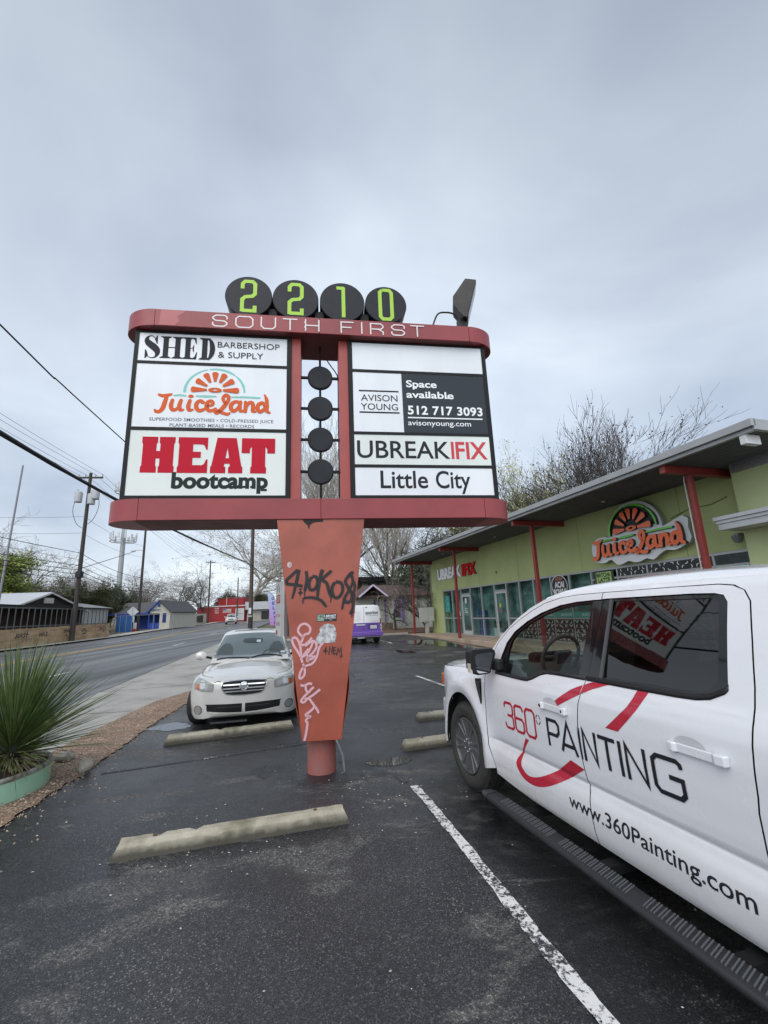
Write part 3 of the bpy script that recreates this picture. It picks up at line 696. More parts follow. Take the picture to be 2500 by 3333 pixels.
    D.shape([(-1.47, t)] + arc(-1.47, 5.221, .098, .159, 90, -90, 18) + [(-1.47, b)], []) if False else None
    outer = arc(-1.468, 5.221, .097, .159, 90, -90, 20); inner = arc(-1.468, 5.221, .030, .146, -90, 90, 20)
    D.shape(outer + inner)
    # BARBERSHOP & SUPPLY
    def thin(txt, x0, x1, yb, cap): D.text(txt, x0, x1, yb, cap, bold=-.004)
    thin('BARBERSHOP', -1.340, -.540, 5.252, .083); thin('& SUPPLY', -1.330, -.752, 5.103, .085)
    D.build('lettering', INK, PL[0], P)
    # --- JuiceLand
    ORG = mat('orange_vinyl', (.62, .115, .035), .5, spec=.12); TEAL = mat('teal_vinyl', (.17, .50, .44), .4); NAVY = mat('navy_vinyl', (.045, .05, .075), .4)
    D, T, NV = juice_logo(-2.065, -.651, 4.286, 4.569, True)
    D.build('logo', ORG, PL[1], P); T.build('logo_line', TEAL, PL[1], P)
    K = Decal()
    K.text('SUPERFOOD SMOOTHIES • COLD-PRESSED JUICE', -2.112, -.603, 4.190, .042, bold=.010, spacing=1.06)
    K.text('PLANT-BASED MEALS • RECORDS', -1.868, -.842, 4.116, .042, bold=.010, spacing=1.06)
    K.build('lettering', NAVY, PL[1], P)
    # --- HEAT bootcamp (slab capitals)
    CRIM = mat('crimson_vinyl', (.46, .012, .030), .5, spec=.12); D = Decal(); b, t = 3.508, 3.975
    def slab(xa, xb, fl=.012, z0=b, z1=t): # stem with waist
        q = .095
        return [(xa - fl, z0), (xb + fl, z0), (xb + fl, z0 + q - .02), (xb, z0 + q), (xb, z1 - q), (xb + fl, z1 - q + .02), (xb + fl, z1), (xa - fl, z1), (xa - fl, z1 - q + .02), (xa, z1 - q), (xa, z0 + q), (xa - fl, z0 + q - .02)]
    D.shape(slab(-2.158, -1.998)); D.shape(slab(-1.955, -1.795)); D.rect(-1.999, -1.954, 3.69, 3.79)
    D.shape(slab(-1.735, -1.57)); D.shape([(-1.571, t), (-1.395, t), (-1.395, 3.815), (-1.415, 3.815), (-1.435, 3.868), (-1.46, 3.882), (-1.571, 3.882)]); D.shape([(-1.571, b), (-1.391, b), (-1.391, 3.685), (-1.412, 3.685), (-1.432, 3.625), (-1.46, 3.61), (-1.571, 3.61)])
    D.rect(-1.571, -1.475, 3.705, 3.785)
    D.shape([(-1.357, b), (-1.175, b), (-1.175, 3.585), (-1.195, 3.60), (-1.188, 3.632), (-1.128, 3.632), (-1.122, 3.60), (-1.142, 3.585), (-1.142, b), (-.971, b), (-.971, 3.585), (-.985, 3.60), (-1.052, t), (-1.286, t), (-1.288, 3.955), (-1.344, 3.605), (-1.357, 3.59)], [[(-1.178, 3.705), (-1.158, 3.845), (-1.136, 3.705)]])
    D.shape([(-.986, t), (-.575, t), (-.575, 3.775), (-.672, 3.775), (-.672, 3.83), (-.695, 3.862), (-.695, 3.60), (-.682, 3.585), (-.682, b), (-.875, b), (-.875, 3.585), (-.862, 3.60), (-.862, 3.862), (-.885, 3.83), (-.885, 3.775), (-.986, 3.775)])
    D.build('lettering', CRIM, PL[2], P)
    D = Decal(); D.text('bootcamp', -1.800, -.655, 3.318, .190, bold=.042); # heavy slab word
    x = .013
    for sx, sy, wd in ((-1.800, 3.482, .05), (-.99, 3.318, .062), (-1.118, 3.318, .06), (-.87, 3.318, .06), (-.742, 3.278, .075)):
        D.rect(sx, sx + wd, sy, sy + .028)
    D.build('lettering', mat('dark_green_black', (.018, .026, .024), .5, spec=.15), PL[2], P)
    # --- right cabinet
    D = Decal(); D.rect(1.116, 2.306, 4.103, 4.972); D.build('dark_field', mat('slate_vinyl', (.038, .044, .052), .45, spec=.15), PR[1], P)
    D = Decal()
    for z in (4.696, 4.380): D.rect(.519, 1.066, z - .010, z + .012)
    D.text('AVISON', .545, 1.047, 4.548, .092, bold=.002); D.text('YOUNG', .541, 1.047, 4.418, .092, bold=.002)
    D.build('lettering', INK, PR[1], P)
    D = Decal()
    D.text('Space', 1.178, 1.612, 4.775, .098, bold=.024); D.text('available', 1.174, 1.846, 4.614, .098, bold=.022)
    for (x, y, w_) in ((1.27, 4.752, .058), (1.553, 4.85, .0), (1.735, 4.614, .052), (1.637, 4.614, .052), (1.455, 4.614, .05)):
        if w_: D.rect(x, x + w_, y, y + .017)
    D.text('512 717 3093', 1.182, 2.246, 4.368, .120, bold=.026, spacing=1.05)
    for x in (1.292, 1.345, 1.63, 1.5): pass
    D.rect(1.179, 2.236, 4.308, 4.326); D.text('avisonyoung.com', 1.177, 2.062, 4.205, .075, bold=.006)
    D.build('lettering', mat('white_vinyl', (.78, .79, .80), .4), PR[1], front(.112))
    D = Decal(); D.text('UBREAK', .475, 1.735, 3.735, .236, bold=.012); D.build('lettering', INK, PR[2], P)
    D = Decal(); D.text('I', 1.752, 1.792, 3.735, .236, bold=.018); D.text('FIX', 1.815, 2.262, 3.735, .236, bold=.020)
    D.build('lettering', mat('red_vinyl', (.52, .02, .035), .4), PR[2], P)
    D = Decal(); D.text('Little', .770, 1.403, 3.322, .232, bold=.014); D.text('City', 1.51, 1.987, 3.322, .232, bold=.014); D.build('lettering', INK, PR[3], P)

    # floodlight on the top beam
    BRZ = mat('bronze_metal', (.020, .016, .014), .55, var=.3, vscale=9)
    fl = MB().box(1.90, 2.33, .16, .50, 5.700, 5.735).build('flood_light', BRZ, root, bevel=.004)
    MB().bar((2.14, .33, 5.73), (2.14, .33, 6.05), .11, .13).build('bracket', BRZ, fl, bevel=.01)
    Mf = Matrix.Translation((2.20, .33, 6.34)) @ Matrix.Rotation(R(-16), 4, 'Z') @ Matrix.Rotation(R(16), 4, 'Y')
    hb = [(-.13, -.14), (.06, -.32), (.12, -.33), (.12, .33), (-.05, .33), (-.17, .0)]
    Mh = Mf @ Matrix(((1, 0, 0, 0), (0, 0, 1, 0), (0, 1, 0, 0), (0, 0, 0, 1)))
    MB().prism(hb, -.15, .15, Mh).build('housing', BRZ, fl, bevel=.012)
    MB().box(.118, .130, -.13, .13, -.29, .29, Mf).build('lens', mat('lamp_glass', (.12, .13, .145), .2), fl)
    MB().tube(crom([(2.10, .30, 5.98), (2.02, .28, 6.10), (1.88, .27, 6.12), (1.74, .27, 6.06), (1.62, .28, 5.72)], 6), .013, 8).build('cable', BRZ, fl)

    # pole and tapered cladding
    CL = mat('orange_red_cladding', (.375, .084, .049), .42, var=.28, vscale=1.6, bump=.06, bscale=30, coat=.12)
    m = MB(); y0, y1 = .02, .64; zt = 2.893; zb = .385
    tl, trr = -.53, .535; bl, br_ = -.222, .212
    fr = [(tl, y0, zt), (trr, y0, zt), (br_, .07, zb - .005), (bl, .07, zb + .005)]
    m.add([*fr, *[(x, y + .018, z) for x, y, z in fr]], [(0, 3, 2, 1), (4, 5, 6, 7), (0, 1, 5, 4), (1, 2, 6, 5), (2, 3, 7, 6), (3, 0, 4, 7)])
    bk = [(x, y1 - .05 if z < 1 else y1, z) for x, y, z in fr]
    m.add([*[(x, y - .018, z) for x, y, z in bk], *bk], [(0, 3, 2, 1), (4, 5, 6, 7), (0, 1, 5, 4), (1, 2, 6, 5), (2, 3, 7, 6), (3, 0, 4, 7)])
    clad = m.build('cladding', CL, root, bevel=.003)
    # side sheets, bowed out near the foot
    for s, xt, xb in ((-1, tl, bl), (1, trr, br_)):
        prof = []
        for k in range(15):
            z = zt + (zb - zt) * k / 14; x = xt + (xb - xt) * k / 14
            bow = .034 * math.exp(-((z - .86) / .20) ** 2) + .012 * max(0, (1.6 - z))* (z > .5)
            prof.append((x + s * bow - s * .012, z))
        mm = MB(); vs = []; 
        for x, z in prof:
            f_ = (zt - z) / (zt - zb); vs += [(x, y0 + .022 + .05 * f_, z), (x, y1 - .022 - .05 * f_, z)]
        mm.add(vs, [(2 * i, 2 * i + 1, 2 * i + 3, 2 * i + 2) if s > 0 else (2 * i, 2 * i + 2, 2 * i + 3, 2 * i + 1) for i in range(14)])
        o2 = mm.build('side_sheet', CL, clad, smooth=50); sd = o2.modifiers.new('t', 'SOLIDIFY'); sd.thickness = .006
    POL = mat('peeling_red_pole', (.33, .075, .058), .7, var=.55, vscale=5, dark=(.20, .12, .11), stretch=(9, 9, .8), bump=.4, bscale=14)
    mp = MB(); mp.lathe([(.168, -.02), (.164, .01), (.163, .40), (.163, 2.9)], 36, Matrix.Translation((-.01, .345, 0))); mp.build('pole', POL, root, smooth=40)
    MB().tube(crom([(.10, .26, .42), (.155, .24, .34), (.20, .23, .24), (.235, .23, .14), (.25, .23, -.02)], 6), .019, 10).build('conduit', mat('galvanised_steel', (.36, .36, .37), .4, metal=.7, var=.3, vscale=20), root, smooth=60)

    # marks on the cladding: plane tilts back very slightly
    tilt = (.07 - y0) / (zt - zb)
    CM = Matrix.Translation((0, y0 - .0025 + tilt * zt, 0)) @ Matrix(((1, 0, 0, 0), (0, -tilt, -1, 0), (0, 1, 0, 0), (0, 0, 0, 1)))
    BK = (.010, .010, .011); w = .031
    q = lambda zx, zy: ((zx * .3933 + 850), (zy * .3933 + 1680))
    def G(pts): # graffiti sheet: x to right, y up, drawn on a 1-m grid
        return crom(pts, 5)
    tag_s = []
    def t(pts, ww=w): tag_s.append((G(pts), [q_ * .55 for q_ in ww] if isinstance(ww, list) else ww))
    # "4.1OKO$r." drips
    t([(-.275, 2.285), (-.33, 2.235), (-.40, 2.17), (-.448, 2.125), (-.40, 2.118), (-.30, 2.105), (-.215, 2.085)]); t([(-.262, 2.29), (-.285, 2.17), (-.318, 2.03), (-.345, 1.94)], [.06, .06, .05, .03])
    t([(-.25, 2.035), (-.245, 2.03), (-.24, 2.035)], .055); t([(-.245, 2.03), (-.25, 1.97)], [.03, .018])
    t([(-.18, 2.27), (-.17, 2.18), (-.185, 2.08), (-.195, 2.03)]); t([(-.195, 2.04), (-.20, 1.96)], [.03, .015])
    t([(-.11, 2.20), (-.145, 2.13), (-.135, 2.05), (-.08, 2.05), (-.045, 2.12), (-.06, 2.19), (-.11, 2.20)])
    t([(.015, 2.285), (-.015, 2.18), (-.035, 2.07), (-.045, 1.98), (-.048, 1.92)], [.07, .065, .06, .05, .02]); t([(.125, 2.265), (.06, 2.21), (.0, 2.16)]); t([(.0, 2.15), (.06, 2.12), (.085, 2.03), (.115, 1.95)])
    t([(.115, 1.96), (.105, 1.88)], [.03, .012])
    t([(.165, 2.13), (.125, 2.06), (.14, 1.96), (.20, 1.945), (.25, 2.02), (.235, 2.11), (.165, 2.13)])
    t([(.385, 2.245), (.33, 2.20), (.285, 2.13), (.315, 2.06), (.36, 1.98), (.345, 1.90), (.29, 1.885), (.265, 1.93)]); t([(.345, 2.235), (.375, 2.13), (.33, 2.03), (.27, 1.93), (.245, 1.83), (.24, 1.80)], [.06, .05, .05, .05, .04, .025])
    t([(.385, 2.13), (.40, 2.05), (.375, 1.98), (.395, 1.93), (.42, 1.90), (.385, 1.83), (.355, 1.78), (.33, 1.74)], [.05, .05, .05, .05, .05, .05, .06, .03]); t([(.43, 1.99), (.435, 1.93), (.41, 1.87), (.40, 1.80)], [.04, .06, .04, .02])
    t([(.405, 1.772), (.412, 1.768), (.418, 1.772)], .06); t([(.412, 1.77), (.414, 1.70)], [.03, .012])
    t([(-.225, 1.94), (-.16, 1.955), (-.07, 1.945), (.0, 1.91), (.04, 1.86), (.06, 1.835)], [.03, .045, .05, .05, .05, .02]); t([(-.215, 1.935), (-.218, 1.88)], [.03, .012])
    def inside(pts):
        o_ = []
        for x, y in pts:
            f_ = (zt - y) / (zt - zb); a_ = tl + (bl - tl) * f_ + .03; b_ = trr + (br_ - trr) * f_ - .03; o_.append((min(max(x, a_), b_), y))
        return o_
    spray('graffiti', [(inside(a_), b_) for a_, b_ in tag_s], clad, CM, BK, .55)
    d = Decal(); w2 = .013
    for st in ([(.05, 1.375), (.02, 1.335), (.065, 1.34)], [(.05, 1.385), (.04, 1.31)], [(.08, 1.30), (.09, 1.385), (.115, 1.31), (.122, 1.39)], [(.155, 1.375), (.135, 1.37), (.135, 1.30), (.165, 1.305)], [(.135, 1.34), (.158, 1.342)], [(.172, 1.29), (.185, 1.365), (.20, 1.32), (.222, 1.37), (.222, 1.29), (.213, 1.262), (.232, 1.275)]): d.stroke(st, w2)
    d.build('graffiti', mat('black_marker', (.014, .014, .015), .5), clad, CM)
    pk = []
    def p(pts, ww=.024): pk.append((G(pts), ww))
    p([(-.21, 1.50), (-.27, 1.57), (-.25, 1.635), (-.19, 1.655), (-.135, 1.61), (-.145, 1.55), (-.20, 1.53), (-.225, 1.47), (-.245, 1.43), (-.20, 1.42), (-.15, 1.455), (-.11, 1.50)])
    p([(-.345, 1.49), (-.30, 1.505), (-.26, 1.45), (-.24, 1.36), (-.235, 1.28), (-.22, 1.22)]); p([(-.345, 1.49), (-.32, 1.42), (-.275, 1.35), (-.235, 1.29), (-.19, 1.33), (-.15, 1.38)])
    p([(-.24, 1.28), (-.17, 1.32), (-.12, 1.40), (-.10, 1.46)]); p([(.02, 1.44), (-.03, 1.38), (-.06, 1.28), (-.11, 1.21), (-.19, 1.185), (-.235, 1.14), (-.255, 1.07), (-.235, 1.055), (-.20, 1.09), (-.195, 1.15), (-.215, 1.22)])
    p([(-.20, 1.40), (-.10, 1.46), (-.06, 1.40), (-.10, 1.33), (-.17, 1.27), (-.12, 1.26), (-.07, 1.30)])
    p([(-.19, 1.36), (-.15, 1.26), (-.17, 1.24), (-.13, 1.30), (-.10, 1.27)])
    p([(-.245, .985), (-.20, .975), (-.15, .995), (-.11, .985)]); p([(-.185, .985), (-.18, .93), (-.155, .90), (-.12, .935), (-.09, .955)]); p([(-.155, .90), (-.20, .86), (-.235, .815), (-.205, .80), (-.155, .84), (-.10, .87), (-.045, .91), (-.02, .925)])
    p([(-.20, .83), (-.15, .835), (-.12, .80), (-.085, .75), (-.05, .70), (-.045, .67)]); p([(-.085, .75), (-.11, .72), (-.15, .69), (-.185, .665), (-.15, .65), (-.13, .645), (-.17, .625), (-.18, .60), (-.165, .58), (-.175, .50), (-.185, .45), (-.20, .395)])
    spray('graffiti', pk, clad, CM, (.62, .36, .40), .35)
    # stickers
    d = Decal(); d.rect(-.055, .177, 1.672, 1.757); st = d.build('sticker', mat('sticker_black', (.018, .018, .018), .4), clad, CM)
    d = Decal(); d.rect(-.05, .028, 1.678, 1.752); d.build('sticker_picture', mat('sticker_green', (.28, .40, .30), .5, var=.8, vscale=45, dark=(.02, .05, .03)), st, CM @ Matrix.Translation((0, 0, .001)))
    d = Decal(); d.text('I AM NOT', .034, .168, 1.722, .024, bold=.03); d.text('LAB EQUIPMENT', .034, .168, 1.703, .012, bold=.02); d.text('.org', .09, .118, 1.685, .008, bold=.02)
    d.build('sticker_text', mat('white_vinyl', (.78, .79, .80), .4), st, CM @ Matrix.Translation((0, 0, .001)))
    rt = random.Random(2); top = [(.17 - .006 * abs(rt.gauss(0, 1)), 1.46), (.168, 1.52), (.155, 1.60), (.13, 1.625), (.08, 1.64), (.02, 1.632), (-.02, 1.60), (-.03, 1.55), (-.055, 1.50), (-.065, 1.46)]
    tj = [(x + rt.uniform(-.007, .007), y + rt.uniform(-.007, .007)) for x, y in crom(top, 6)]
    d = Decal(); d.shape([(-.068, 1.425), (.165, 1.432)] + tj); d.build('torn_sticker', mat('torn_paper', (.60, .61, .61), .8, var=.7, vscale=22, dark=(.20, .20, .20)), clad, CM)
    d = Decal(); d.shape(arc(-.375, 2.345, .028, .036, 0, 360, 20)[:-1]); d.build('sticker', mat('pale_sticker', (.62, .50, .46), .6, var=.5, vscale=60), clad, CM)
    d = Decal(); d.shape([(-.225, 2.889), (.03, 2.889), (.02, 2.862), (-.05, 2.858), (-.10, 2.848), (-.135, 2.82), (-.145, 2.77), (-.165, 2.82), (-.20, 2.85)]); d.build('grime', mat('black_grime', (.02, .015, .013), .8), clad, CM)
    rs = MB(); r0 = random.Random(5)
    return root

def juice_logo(x0, x1, yb, yt, sun=True):
    """Brush-lettered word under half an orange slice; returns decals (orange, green line, navy)."""
    W_ = x1 - x0; k = W_ / 1.414; D = Decal(); T = Decal()
    X = lambda x: x0 + (x + 2.065) * k
    Y = lambda y: yb + (y - 4.286) * k
    def s(pts, w): D.stroke([(X(a), Y(b)) for a, b in crom(pts, 6)], [q * k for q in w] if isinstance(w, list) else w * k)
    h = .052
    s([(-2.02, 4.545), (-1.97, 4.530), (-1.90, 4.545), (-1.872, 4.555)], [.035, .05, .045, .03]); s([(-1.925, 4.53), (-1.945, 4.44), (-1.965, 4.36), (-2.0, 4.315), (-2.04, 4.315), (-2.055, 4.335)], [.045, .058, .058, .05, .045, .03])   # J
    s([(-1.855, 4.475), (-1.868, 4.40), (-1.850, 4.345), (-1.81, 4.345), (-1.775, 4.385)], [.045, .055, .052, .045, .035]); s([(-1.752, 4.475), (-1.768, 4.40), (-1.755, 4.345), (-1.72, 4.345)], [.045, .055, .05, .03])   # u
    s([(-1.645, 4.475), (-1.660, 4.40), (-1.648, 4.345), (-1.605, 4.35)], [.045, .055, .05, .03]); D.shape([(X(a), Y(b)) for a, b in arc(-1.636, 4.535, .034, .024, 0, 360, 14)[:-1]])  # i
    s([(-1.485, 4.455), (-1.52, 4.475), (-1.56, 4.44), (-1.562, 4.38), (-1.53, 4.340), (-1.485, 4.350), (-1.46, 4.37)], [.05, .045, .052, .056, .05, .045, .03])  # c
    s([(-1.425, 4.405), (-1.375, 4.42), (-1.362, 4.455), (-1.39, 4.478), (-1.43, 4.45), (-1.437, 4.385), (-1.405, 4.342), (-1.36, 4.350), (-1.325, 4.375)], [.035, .04, .042, .045, .052, .056, .05, .042, .03])  # e
    s([(-1.205, 4.445), (-1.225, 4.47), (-1.24, 4.52), (-1.212, 4.565), (-1.172, 4.54), (-1.185, 4.47), (-1.23, 4.40), (-1.28, 4.335), (-1.315, 4.31), (-1.335, 4.33), (-1.30, 4.345), (-1.24, 4.315), (-1.18, 4.30), (-1.155, 4.315)], [.035, .04, .045, .045, .045, .05, .055, .052, .04, .034, .038, .045, .042, .03])  # L
    s([(-1.035, 4.46), (-1.075, 4.478), (-1.125, 4.45), (-1.14, 4.39), (-1.11, 4.345), (-1.065, 4.37), (-1.035, 4.42), (-1.03, 4.46)], [.042, .045, .05, .054, .05, .045, .042, .04]); s([(-1.022, 4.475), (-1.03, 4.40), (-1.018, 4.35), (-.985, 4.35)], [.045, .05, .045, .03])  # a
    s([(-.96, 4.475), (-.955, 4.42), (-.962, 4.345)], [.04, .052, .05]); s([(-.955, 4.40), (-.915, 4.465), (-.875, 4.465), (-.862, 4.41), (-.865, 4.355), (-.835, 4.345)], [.035, .045, .05, .055, .05, .03])  # n
    s([(-.715, 4.43), (-.745, 4.47), (-.795, 4.445), (-.805, 4.385), (-.775, 4.345), (-.73, 4.375), (-.702, 4.43)], [.042, .045, .05, .054, .05, .045, .04]); s([(-.722, 4.585), (-.695, 4.52), (-.690, 4.43), (-.69, 4.36), (-.655, 4.335)], [.018, .045, .054, .05, .03])  # d
    c = (-1.347, 4.628)
    import itertools
    for ang, r0, r1 in ((179, .10, .295), (149, .115, .275), (118, .125, .27), (91, .125, .265), (63, .125, .27), (33, .115, .275), (1, .10, .30)):
        ca, sa = math.cos(R(ang)), math.sin(R(ang)); pa = (-sa, ca)
        a0, a1 = .014, .040
        pts = [(c[0] + ca * r0 + pa[0] * q, c[1] + sa * r0 * .98 + pa[1] * q) for q in (-a0, a0)] + [(c[0] + ca * (r1 - .02) + pa[0] * a1, c[1] + sa * (r1 - .02) * .98 + pa[1] * a1), (c[0] + ca * r1 + pa[0] * .02, c[1] + sa * r1 * .98 + pa[1] * .02), (c[0] + ca * r1 - pa[0] * .02, c[1] + sa * r1 * .98 - pa[1] * .02), (c[0] + ca * (r1 - .02) - pa[0] * a1, c[1] + sa * (r1 - .02) * .98 - pa[1] * a1)]
        D.shape([(X(a), Y(b)) for a, b in pts])
    D.shape([(X(a), Y(b)) for a, b in arc(-1.345, 4.630, .085, .033, 0, 360, 24)[:-1]], [[(X(a), Y(b)) for a, b in arc(-1.345, 4.633, .030, .013, 20, 380, 14)[:-1]]])
    def tt(pts, w): T.stroke([(X(a), Y(b)) for a, b in pts], [q * k for q in w])
    A = lambda a0, a1: arc(-1.347, 4.602, .370, .328, a0, a1, 16)
    tt(A(180, 106), [.036, .030, .026, .016]); tt(A(101, 50), [.02, .028, .034, .022]); tt(A(46, 2), [.016, .028, .03, .02])
    tt([(-1.84, 4.540), (-1.77, 4.548), (-1.70, 4.540)], [.020, .028, .018]); tt([(-1.568, 4.541), (-1.45, 4.540), (-1.332, 4.543)], [.02, .03, .02]); tt([(-1.136, 4.541), (-.96, 4.545), (-.785, 4.540)], [.018, .026, .022])
    return D, T, None
pylon()
# ================================================================== white pickup
def pickup():
    T0 = Vector((.748, 4.788, 0))
    root = empty('pickup_truck', T0, math.atan2(-.955, .298), 'white four-door pickup with red and black painting lettering on its side', 'pickup truck')
    Wd = 2.03
    def interp(t, x):
        if x <= t[0][0]: return t[0][1]
        for (a, b), (c, d) in zip(t, t[1:]):
            if x <= c:
                f = (x - a) / (c - a); f = f * f * (3 - 2 * f) * .5 + f * .5; return b + (d - b) * f
        return t[-1][1]
    PR = [(.24, .06), (.275, .024), (.31, .010), (.36, .004), (.43, .0), (.50, .006), (.585, .031), (.600, .037), (.606, .035), (.632, .022), (.70, .015), (.85, .008), (1.0, .006), (1.10, .012), (1.17, .026), (1.22, .044), (1.25, .058), (1.30, .0765), (1.80, .2415), (1.83, .256), (1.86, .285)]
    PF = [(.24, .12), (.30, .055), (.36, .016), (.43, .002), (.6, .004), (.85, .006), (1.0, .008), (1.06, .016), (1.10, .034), (1.14, .07), (1.17, .13), (1.2, .2)]
    def side_y(x, z):
        y = interp(PR, z)
        if 1.25 < z < 1.80: y = .060 + .33 * (z - 1.25) - .010 * math.sin(math.pi * (z - 1.25) / .55)
        if x < .62:
            f = max(0, min(1, (.62 - x) / .25)); f = f * f * (3 - 2 * f)
            lo = interp([(.24, .06), (.275, .024), (.31, .010), (.36, .004), (.43, .0), (.6, .008), (.85, .008), (1.0, .006)], z) if z < 1. else y
            y = y + (lo - y) * f
        for cx in (-.085, 3.62):     # wheel-arch flares
            d = math.hypot((x - cx) / .43, (z - .42) / .51)
            if z > .3: y -= .030 * math.exp(-((d - 1.10) / .16) ** 2) * (1 if z < 1.05 else max(0, 1 - (z - 1.05) / .1))
        if x < -.33: y += .62 * (-.33 - x) ** 2
        if x < .42 and z > 1.04: y += 1.1 * (z - 1.04) ** 1.6 * min(1, (.42 - x) / .2) * .9
        return y
    PAINT = mat('white_pearl_paint', (.69, .70, .73), .26, coat=1.0, spec=.4); MATS['white_pearl_paint'].node_tree.nodes['Principled BSDF'].inputs['Coat Roughness'].default_value = .04
    def paint_dirt():
        m = MATS['white_pearl_paint']; nt = m.node_tree; N = nt.nodes; L = nt.links; q = NB(N, L); b = N['Principled BSDF']; v = q.coord()
        sp = N.new('ShaderNodeSeparateXYZ'); L.new(v, sp.inputs[0])
        g = q.math('ADD', sp.outputs[2], q.math('MULTIPLY', q.noise(v, 3, 6, .7), -.30))
        c = q.mix(q.ramp(g, [(.12, .45), (.50, .0)]), (.69, .70, .73), (.40, .375, .34))
        fl = q.vor(v, 420, out='Color'); s2 = N.new('ShaderNodeSeparateColor'); L.new(fl, s2.inputs[0])
        c = q.mix(.05, c, q.mix(1., c, q.ramp(s2.outputs[0], [(.0, .55), (1., 1.3)]), 'MULTIPLY'))
        L.new(c, b.inputs['Base Color'])
        L.new(q.ramp(q.noise(v, 2.5, 5, .6), [(.35, .22), (.65, .36)]), b.inputs['Roughness'])
    paint_dirt()
    BLK = mat('black_trim', (.017, .017, .018), .5, spec=.3); RUB = mat('black_gloss', (.008, .008, .009), .12, coat=.5, spec=.3)
    DARK = mat('cabin_dark', (.012, .012, .013), .8, spec=.2); CHR = mat('bright_metal', (.6, .6, .62), .2, metal=1.)
    def panel(name, outline, m, parent, step=.045, flange=.02, off=0., mirror=False, fy=None, smooth=42):
        fy = fy or side_y
        tri = tessellate_polygon([[Vector((x, z, 0)) for x, z in outline]])
        bm = bmesh.new(); bv = [bm.verts.new((x, 0, z)) for x, z in outline]
        for t in tri:
            a, b, c = (outline[i] for i in t)
            ar = (b[0] - a[0]) * (c[1] - a[1]) - (b[1] - a[1]) * (c[0] - a[0])
            if abs(ar) < 1e-9: continue
            try: bm.faces.new([bv[i] for i in (t if ar > 0 else t[::-1])])
            except ValueError: pass
        xs = [p[0] for p in outline]; zs = [p[1] for p in outline]
        for ax, lo, hi, st in ((0, min(xs), max(xs), step), (2, min(zs), max(zs), step * .55)):
            k = math.floor(lo / st) + 1
            while k * st < hi:
                co = Vector((0, 0, 0)); co[ax] = k * st; no = Vector((0, 0, 0)); no[ax] = 1
                bmesh.ops.bisect_plane(bm, geom=bm.verts[:] + bm.edges[:] + bm.faces[:], plane_co=co, plane_no=no); k += 1
        for zz in (.585, .600, .606, .62, 1.25, 1.80):
            if min(zs) < zz < max(zs): bmesh.ops.bisect_plane(bm, geom=bm.verts[:] + bm.edges[:] + bm.faces[:], plane_co=Vector((0, 0, zz)), plane_no=Vector((0, 0, 1)))
        bmesh.ops.remove_doubles(bm, verts=bm.verts[:], dist=1e-4)
        if flange:
            be = [e for e in bm.edges if e.is_boundary]
            r = bmesh.ops.extrude_edge_only(bm, edges=be)
            for g_ in r['geom']:
                if isinstance(g_, bmesh.types.BMFace): g_.material_index = 1
            fl = {v for v in r['geom'] if isinstance(v, bmesh.types.BMVert)}
        else: fl = set()
        for v in bm.verts: v.co.y = fy(v.co.x, v.co.z) + off + (flange if v in fl else 0)
        if mirror:
            for v in bm.verts: v.co.y = Wd - v.co.y
            bmesh.ops.reverse_faces(bm, faces=bm.faces[:])
        me = bpy.data.meshes.new(name); bm.to_mesh(me); bm.free(); me.materials.append(m); me.materials.append(DARK)
        me.polygons.foreach_set('use_smooth', [True] * len(me.polygons)); me.set_sharp_from_angle(angle=R(smooth))
        o = bpy.data.objects.new(name, me); COL.objects.link(o); o.parent = parent; return o
    ff = [(.428, 1.16), (.408, .975), (.405, .774), (.43, .544), (.488, .438), (.519, .372)]
    bs = [(1.785, 1.824), (1.752, 1.55), (1.728, 1.25), (1.672, 1.09), (1.642, .90), (1.645, .78), (1.662, .63), (1.688, .42), (1.702, .275)]
    rs = [(2.60, 1.826), (2.68, 1.815), (2.735, 1.79), (2.765, 1.735), (2.780, 1.55), (2.790, 1.35), (2.786, 1.21), (2.762, .90), (2.752, .835), (2.746, .65), (2.742, .27)]
    sill_f = [(.615, 1.174), (.78, 1.172), (1.04, 1.170), (1.09, 1.174), (1.15, 1.192), (1.235, 1.232), (1.31, 1.250), (1.42, 1.254)]
    apil = [(.615, 1.174), (.641, 1.313), (.699, 1.439), (.797, 1.538), (.955, 1.627), (1.134, 1.698), (1.351, 1.752), (1.533, 1.772), (1.699, 1.779), (1.779, 1.780)]
    drip = [(.428, 1.165), (.47, 1.29), (.56, 1.43), (.70, 1.555), (.86, 1.647), (1.0, 1.712), (1.144, 1.767), (1.340, 1.806), (1.524, 1.820), (1.785, 1.824)]
    sh = lambda pts, dx: [(x + dx, z) for x, z in pts]
    fd = sh(ff, .003)[::-1] + []          # up the front seam
    front_door = [(.522, .33), (1.0, .285), (1.699, .275)] + [(x - .004, z) for x, z in bs[::-1][1:-2]] + [(1.725, 1.256)] + sill_f[::-1] + apil[1:] + [(1.782, 1.824)] + drip[::-1][1:] + [(x + .004, z) for x, z in ff]
    rear_door = [(1.705, .275), (2.739, .27)] + [(x - .004, z) for x, z in rs[::-1][1:]] + [(2.31, 1.828), (1.788, 1.824), (1.786, 1.782), (1.832, 1.784), (2.454, 1.787), (2.58, 1.783), (2.632, 1.772), (2.655, 1.735), (2.664, 1.524), (2.670, 1.33), (2.655, 1.307), (2.582, 1.272), (2.509, 1.258), (2.40, 1.255), (2.138, 1.254), (1.732, 1.256)] + [(x + .004, z) for x, z in bs[3:-1]]
    arch = [(-.088 + .412 * math.cos(R(a)), .42 + .492 * math.sin(R(a))) for a in range(-12, 193, 5)]
